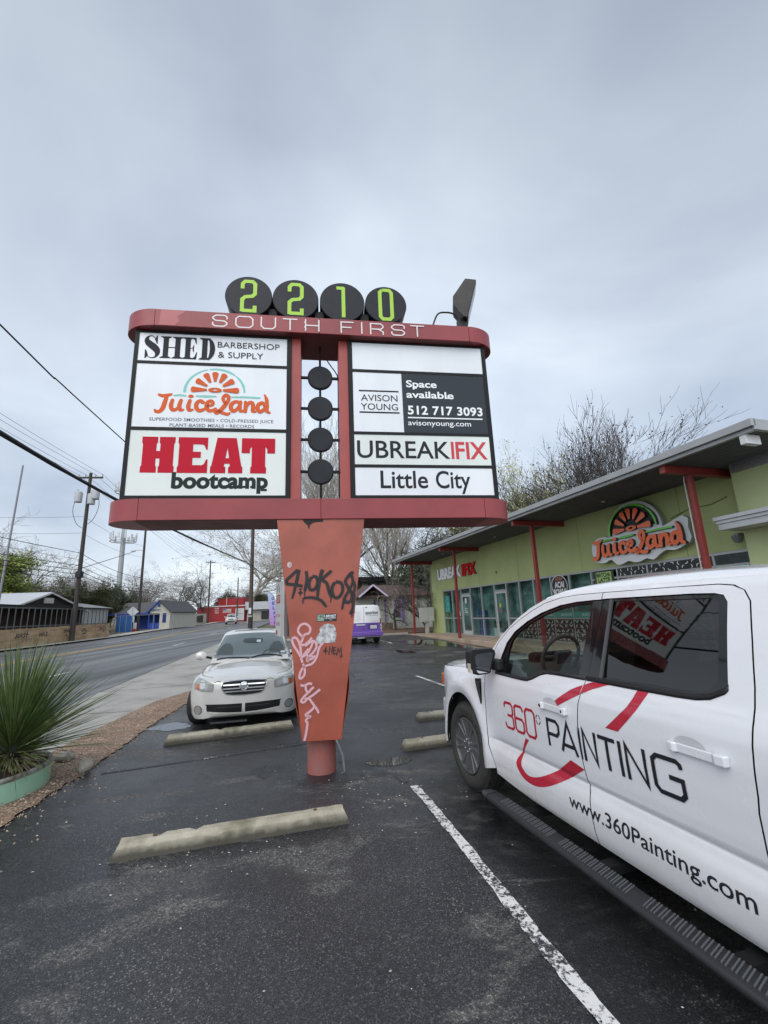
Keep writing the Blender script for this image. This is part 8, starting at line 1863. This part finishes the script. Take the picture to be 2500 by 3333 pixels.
def plant_trees():
    BK = mat('grey_bark', (.11, .092, .08), .9, var=.4, vscale=5, bump=.4, bscale=20); TW = mat('bare_twig', (.20, .175, .16), .9); DB = mat('dark_bark', (.045, .038, .033), .9, var=.3, vscale=5); DT = mat('dark_twig', (.085, .072, .066), .9); PT_ = mat('pale_twig', (.32, .29, .25), .9)
    kinds = {}
    def kind(key, bark, twm, leafm, **kw):
        lm, tw, lf = make_tree(**kw); kinds[key] = [(lm, 'trunk', bark, 50), (tw, 'crown', twm, None)] + ([(lf, 'foliage', leafm, None)] if lf.f else []); kinds[key].append({})
    kind('wide', BK, TW, None, seed=124, h=14, spread=.75, upright=.3, depth=5, kids=(1.0, 4), r0=.24, twig=.013, wander=.22)
    kind('wide2', DB, DT, None, seed=103, h=14, spread=.75, upright=.3, depth=5, kids=(1.0, 4), r0=.24, twig=.013, wander=.22)
    kind('tall', BK, PT_, None, seed=115, h=17, spread=.42, upright=1.0, depth=5, kids=(1.0, 4), r0=.22, twig=.010, wander=.16)
    kind('nest', DB, mat('nest_twig', (.055, .046, .042), .9), leaf_mat('seed_brown', (.07, .042, .036), (.045, .03, .028)), seed=121, h=17, spread=.38, upright=.8, depth=5, kids=(2.1, 4), r0=.26, twig=.013, wander=.17, leaf=.035, leaf_size=.17, leaf_clump=3)
    kind('bud', BK, mat('budding_twig', (.27, .25, .15), .9), leaf_mat('spring_buds', (.42, .42, .20), (.30, .30, .13)), seed=122, h=17, spread=.42, upright=1.0, depth=5, kids=(.8, 4), r0=.2, twig=.010, wander=.16, leaf=.95, leaf_size=.19, leaf_clump=2)
    kind('lime', BK, TW, leaf_mat('lime_leaves', (.21, .245, .035), (.10, .135, .02)), seed=5, h=8, spread=.6, upright=.3, depth=4, kids=(3, 4), r0=.2, twig=.012, leaf=.9, leaf_size=.27, leaf_clump=14)
    kind('evergreen', DB, DT, leaf_mat('dark_leaves', (.065, .085, .045), (.03, .045, .022)), seed=31, h=8, spread=.55, upright=.4, depth=4, kids=(3, 4), r0=.22, twig=.012, leaf=.7, leaf_size=.24, leaf_clump=7)
    kind('olive', BK, TW, leaf_mat('olive_leaves', (.115, .12, .045), (.06, .07, .03)), seed=41, h=6, spread=.7, upright=.2, depth=4, kids=(3, 4), r0=.18, twig=.012, leaf=.8, leaf_size=.24, leaf_clump=9)
    kind('plane', PT_, PT_, leaf_mat('dry_seed_balls', (.15, .11, .07), (.09, .065, .045)), seed=131, h=20, spread=.75, upright=.35, depth=5, kids=(1.2, 4), r0=.32, twig=.014, wander=.22, leaf=.12, leaf_size=.26)
    kind('myrtle', DB, DT, leaf_mat('dry_vine', (.22, .17, .12), (.12, .095, .07)), seed=61, h=5, spread=.5, upright=.6, depth=4, kids=(.6, 4), r0=.08, twig=.009, stems=2, leaf=.12, leaf_size=.11)
    kind('weeping', DB, mat('dry_vine_twig', (.30, .255, .20), .9), None, seed=71, h=3.3, spread=.85, upright=.1, depth=4, kids=(.8, 4), r0=.10, twig=.007, stems=1, droop=.9)
    def tree(key, x, y, h, rz, label, cat='tree', group=None, name='bare_tree', z=None):
        base = kinds[key]; cache = base[-1]
        if group == 'trees behind the shop':      # keep the crown, not the leaning foot, over the spot
            hh = max(p.z for mb, *_ in base[:-1] for p in mb.v); cv = base[1][0].v; c = Matrix.Rotation(rz, 3, 'Z') @ (sum(cv, Vector()) / len(cv)) * (h / hh); x -= c.x; y -= c.y
        o = empty(name, (x, y, gz(x, y) if z is None else z), rz, label, cat, group); parts = base[:-1]
        hh = max(p.z for mb, *_ in parts for p in mb.v); s = h / hh; o.scale = (s, s, s)
        for mb, nm, m, sm in parts:
            if nm in cache: c = cache[nm].copy(); COL.objects.link(c); c.parent = o
            else: cache[nm] = mb.build(nm, m, o, smooth=sm)
        return o
    # right, behind the shop
    tree('nest', 15.5, 32.5, 16.8, 2.2, 'large bare tree with dark seed clusters rising above the shop roof', group='trees behind the shop')
    tree('bud', 10.7, 37.0, 16.2, 1.0, 'tree with pale spring buds between the sign and the large bare tree', name='budding_tree', group='trees behind the shop')
    tree('bud', 14.4, 46.0, 14.0, 2.2, 'smaller budding tree low behind the shop roof', name='budding_tree', group='trees behind the shop')
    tree('wide2', 16.9, 34.5, 11.6, 2.9, 'small bare tree right of the large one with seed clusters', group='trees behind the shop')
    tree('lime', 9.6, 42.5, 12.0, .2, 'yellow green leafy tree showing above the far end of the shop roof', name='leafy_tree', group='trees behind the shop')
    tree('evergreen', 6.6, 40.5, 10.5, .9, 'dark evergreen tree behind the cottage roof', name='evergreen_tree', group='trees behind the shop')
    tree('evergreen', 3.9, 40.0, 8.0, 2.1, 'smaller dark evergreen beside the bare trees behind the van', name='evergreen_tree', group='trees behind the shop')
    tree('wide2', 6.2, 36.0, 11.5, .3, 'dark bare tree leaning over the cottage roof', group='trees behind the shop')
    # seen through the sign and beside its foot
    tree('tall', -6.8, 43.0, 23.0, .0, 'tall pale bare tree seen through the left of the gap in the sign', group='tall bare trees behind the sign')
    tree('tall', -3.6, 41.0, 22.5, 1.9, 'tall bare tree seen through the right of the gap in the sign', group='tall bare trees behind the sign')
    tree('tall', .6, 41.5, 17.0, 3.1, 'upright bare tree right behind the orange pylon and the van', group='tall bare trees behind the sign')
    tree('wide2', 2.6, 45.0, 15.0, 4.4, 'dark spreading bare tree behind the van roof', group='tall bare trees behind the sign')
    tree('tall', -.8, 52.0, 19.0, 5.2, 'distant slender bare tree between the pylon and the dark building', group='tall bare trees behind the sign')
    p = AB(10.3, 31.2); tree('weeping', p.x, p.y, 3.4, .5, 'small weeping bare tree with tangled vine in front of the cottage porch', z=gz_b(31.2) + .05)
    p = AB(12.0, 29.2); tree('myrtle', p.x, p.y, 4.6, 1.2, 'multi-stemmed bare shrub tree at the corner of the green shop', z=gz_b(29.2) + .05)
    # across and along the road
    tree('plane', -22.0, 71.0, 21.0, .6, 'big spreading plane tree with dry seed balls beyond the brown utility pole', group='street trees along the road', name='plane_tree')
    tree('plane', -15.5, 82.0, 20.0, 2.6, 'second plane tree with dry seed balls half hidden by the orange pylon', group='street trees along the road', name='plane_tree')
    tree('wide2', -37.5, 93.0, 13.5, .2, 'dark gnarled bare tree beside the red warehouse', group='street trees along the road')
    tree('wide', -43.0, 94.0, 14.0, 1.6, 'grey bare tree above the graffiti wall', group='street trees along the road')
    tree('wide', -49.5, 93.0, 14.0, 3.0, 'grey bare tree behind the roof of the blue house', group='street trees along the road')
    tree('wide2', -55.0, 92.0, 13.0, 4.2, 'bare tree beside the cell tower mast', group='street trees along the road')
    tree('evergreen', -42.0, 66.5, 8.4, .5, 'dark evergreen tree in front of the cell tower', name='evergreen_tree', group='trees behind the dark house')
    tree('evergreen', -39.2, 69.5, 6.2, 2.5, 'low dark evergreen just right of the cell tower mast', name='evergreen_tree', group='trees behind the dark house')
    tree('wide', -44.0, 63.0, 11.5, 2.0, 'grey bare tree behind the transformer pole', group='trees behind the dark house')
    tree('wide2', -46.0, 60.0, 10.5, 5.0, 'bare tree behind the white roof at far left', group='trees behind the dark house')
    tree('olive', -42.0, 55.0, 7.6, .3, 'olive green bushy tree behind the gable of the dark house', name='bushy_tree', group='trees behind the dark house')
    tree('olive', -43.6, 53.0, 7.8, 2.3, 'olive green bushy tree left of the gable vent', name='bushy_tree', group='trees behind the dark house')
    tree('olive', -40.0, 57.5, 6.6, 4.0, 'olive green bushy tree right of the transformer pole', name='bushy_tree', group='trees behind the dark house')
    tree('lime', -38.6, 44.5, 9.2, 1.0, 'bright yellow green leafy tree at the left edge', name='leafy_tree', group='trees behind the dark house')
    tree('wide', -40.5, 49.0, 14.5, .9, 'tall bare tree above the yellow green one at the left edge', group='trees behind the dark house')
    # far line of trees closing the view
    rt = random.Random(77); n = 0
    spots = []
    for i in range(34):
        a = -46 + i * 2.05 + rt.uniform(-.6, .6); dist = rt.uniform(118, 175); x, y = math.sin(R(a)) * dist, math.cos(R(a)) * dist
        spots.append((x, y))
    for i, (x, y) in enumerate(spots):
        if -60 < x < -18 and y < 128: y += 45
        k = rt.choice(('wide', 'wide2', 'wide', 'olive', 'evergreen', 'wide2'))
        tree(k, x, y, rt.uniform(11, 16) * (1 if k[0] == 'w' else .7), rt.uniform(0, 6.28), 'distant grey brown tree in the far line of trees closing the view', group='far line of trees', name='distant_tree')
plant_trees()

# ------------------------------------------------------------------ planter with spiky plant, stones and litter
def planter():
    c = Vector((-4.68, 5.21, 0)); GRN = mat('mint_enamel', (.34, .58, .42), .35, var=.14, vscale=2.2, coat=.3, bump=.05, bscale=20)
    pl = empty('round_planter', (c.x, c.y, 0), 0, 'low mint green metal ring planter at the left edge of the lot', 'planter')
    m = MB(); m.lathe([(.80, -.05), (.80, .235), (.775, .25), (.775, .17)], 64); m.build('ring', GRN, pl, smooth=40)
    rim = MB(); rim.lathe([(.802, .205), (.806, .235), (.79, .256), (.765, .25), (.765, .20)], 64); rim.build('rim', mat('rusty_rim', (.13, .085, .075), .7, var=.6, vscale=8, dark=(.35, .38, .33)), pl, smooth=40)
    s = MB(); rs = random.Random(6); vs = [(0, 0, .30)]; fs = []; n = 40
    for j in range(1, 6):
        for i in range(n): r = .77 * j / 5; vs.append((r * math.cos(2 * math.pi * i / n), r * math.sin(2 * math.pi * i / n), .30 - .09 * (j / 5) ** 2 + rs.uniform(-.012, .012)))
    for i in range(n): fs.append((0, 1 + i, 1 + (i + 1) % n))
    for j in range(4):
        for i in range(n): a = 1 + j * n; fs.append((a + i, a + n + i, a + n + (i + 1) % n, a + (i + 1) % n))
    s.add(vs, fs); s.build('soil', mat('dark_mulch', (.07, .045, .035), .95, var=.6, vscale=18, bump=.9, bscale=40), pl, smooth=60)
    p0 = Vector((c.x + .47, c.y + .06, .25)); sp = empty('spiky_plant', p0, 0, 'large spiky green yucca-like plant growing in the mint planter', 'plant')
    def blades(n, seed, e0, e1, l0, l1, w0, z0, z1, rad, droop):
        rb = random.Random(seed); mb = MB(); vs = []; fs = []
        for i in range(n):
            a = rb.uniform(0, 6.283); e = rb.uniform(0, 1) ** .8; el = R(e0 + (e1 - e0) * e); L_ = rb.uniform(l0, l1) * (1 - .12 * abs(e - .4)); h = z0 + (z1 - z0) * e
            d = Vector((math.cos(a) * math.cos(el), math.sin(a) * math.cos(el), math.sin(el))); sd = Vector((-math.sin(a), math.cos(a), 0)); sd = (sd + Vector((rb.gauss(0, .3), rb.gauss(0, .3), rb.gauss(0, .3)))).normalized()
            q = Vector((math.cos(a) * rad, math.sin(a) * rad, h)); o = len(vs); w = w0 * rb.uniform(.7, 1.2); nseg = 6; dr = droop * rb.uniform(.3, 1.4)
            if rb.random() < .05: dr *= 5
            up = sd.cross(d).normalized()
            for k in range(nseg + 1):
                t = k / nseg; ww = w * (1 - t ** 2.2) * (.75 + .25 * min(1, t * 5)); vs += [q - sd * ww, q + up * ww * .45, q + sd * ww]
                d = (d - Vector((0, 0, dr / nseg * (.3 + t)))).normalized(); q = q + d * L_ / nseg
            for k in range(nseg): b = o + 3 * k; fs += [(b, b + 1, b + 4, b + 3), (b + 1, b + 2, b + 5, b + 4)]
        mb.add(vs, fs); return mb
    m, N, L, b = nodes_mat('yucca_green'); q = NB(N, L); v = q.coord()
    L.new(q.ramp(q.noise(v, 7, 3), [(.3, (.045, .08, .022)), (.55, (.095, .14, .04)), (.75, (.21, .23, .08))]), b.inputs['Base Color']); b.inputs['Roughness'].default_value = .42
    fo = blades(560, 3, 2, 84, .88, 1.24, .0105, .12, .34, .06, .30).build('foliage', m, sp); fo['kind'] = 'stuff'
    fo = blades(60, 4, -14, 22, .50, .85, .009, .06, .18, .07, .5).build('lower_foliage', m, sp); fo['kind'] = 'stuff'
    st = blades(420, 5, -62, 12, .14, .32, .013, .03, .17, .07, .2).build('cut_leaf_bases', mat('straw_leaf_base', (.50, .42, .27), .8, var=.5, vscale=20, dark=(.22, .16, .09)), sp); st['kind'] = 'stuff'
    MB().lathe([(.0, -.06), (.13, -.04), (.15, .08), (.12, .24), (.05, .34), (.0, .36)], 18).build('heart', mat('dark_heart', (.02, .025, .012), .8), sp, smooth=60)
    # stones and bits
    def stone(x, y, s, seed, label, colr=(.42, .39, .33)):
        r = random.Random(seed); bm = bmesh.new(); bmesh.ops.create_icosphere(bm, subdivisions=3, radius=1)
        for v in bm.verts: v.co *= 1 + .28 * noise.noise(v.co * 1.3 + Vector((seed, 0, 0))) + .1 * noise.noise(v.co * 4 + Vector((seed, 3, 0))); v.co.x *= s[0]; v.co.y *= s[1]; v.co.z *= s[2]
        me = bpy.data.meshes.new('stone'); bm.to_mesh(me); bm.free(); me.materials.append(mat('pale_stone', colr, .9, var=.35, vscale=9, bump=.5, bscale=30)); me.polygons.foreach_set('use_smooth', [True] * len(me.polygons))
        o = bpy.data.objects.new('stone', me); COL.objects.link(o); o.location = (x, y, gz(x, y) + s[2] * .55 + .03); o.rotation_euler = (0, 0, r.uniform(0, 6)); return tag(o, label, 'stone')
    stone(-3.74, 5.84, (.085, .07, .085), 1, 'fist-sized pale stone on the gravel edge beside the asphalt'); stone(-4.28, 6.25, (.11, .08, .06), 5, 'flat pale stone on the gravel near the green plant')
    gb = MB(); r = random.Random(15); EDG = [(-3.3, 3.4), (-3.55, 4.44), (-3.66, 5.24), (-3.72, 5.93), (-3.92, 7.11), (-4.11, 8.59), (-4.22, 9.72)]
    for i in range(1500):
        k = r.randrange(len(EDG) - 1); t = r.random(); x = EDG[k][0] + (EDG[k + 1][0] - EDG[k][0]) * t; y = EDG[k][1] + (EDG[k + 1][1] - EDG[k][1]) * t
        off = r.random() ** 1.6 * 1.0 - abs(r.gauss(0, .06)) if r.random() < .9 else -abs(r.gauss(0, .28)); x -= off * (1 - .08 * (y - 4)); s = r.uniform(.005, .016)
        z = gz(x, y) + (.037 if off > .01 else .002); q = Vector((x, y, z)); a = r.uniform(0, 6.28); u = Vector((math.cos(a), math.sin(a), 0)) * s; w = Vector((-math.sin(a), math.cos(a), 0)) * s * r.uniform(.5, .9)
        gb.add([q - u, q - w, q + u, q + w, q + Vector((0, 0, s * .8))], [(0, 1, 4), (1, 2, 4), (2, 3, 4), (3, 0, 4)])
    o = gb.build('loose_pebbles', mat('pebble_mix', (.50, .40, .30), .9, var=.7, vscale=30, dark=(.16, .09, .06))); o['kind'] = 'stuff'; tag(o, 'loose tan pebbles scattered along the gravel edge', 'gravel')
    lt = MB()
    for i in range(230):
        a = r.uniform(0, 6.28); x = r.uniform(-3.2, 2.0); y = r.uniform(1.6, 9)
        if r.random() < .5: x, y = r.choice(((-.6, 5.2), (-1.0, 4.0), (.1, 4.9), (-1.6, 3.75), (-.2, 4.5))); x += r.gauss(0, .35); y += r.gauss(0, .25)
        s = r.uniform(.004, .012); q = Vector((x, y, gz(x, y) + .003)); u = Vector((math.cos(a), math.sin(a), 0)) * s; w = Vector((-math.sin(a), math.cos(a), 0)) * s * .7
        lt.add([q - u, q - w, q + u, q + w, q + Vector((0, 0, s * .5))], [(0, 1, 4), (1, 2, 4), (2, 3, 4), (3, 0, 4)])
    o = lt.build('asphalt_litter', mat('pale_grit', (.55, .53, .50), .9, var=.6, vscale=30)); o['kind'] = 'stuff'; tag(o, 'pale grit and scraps scattered over the asphalt', 'grit')
planter()
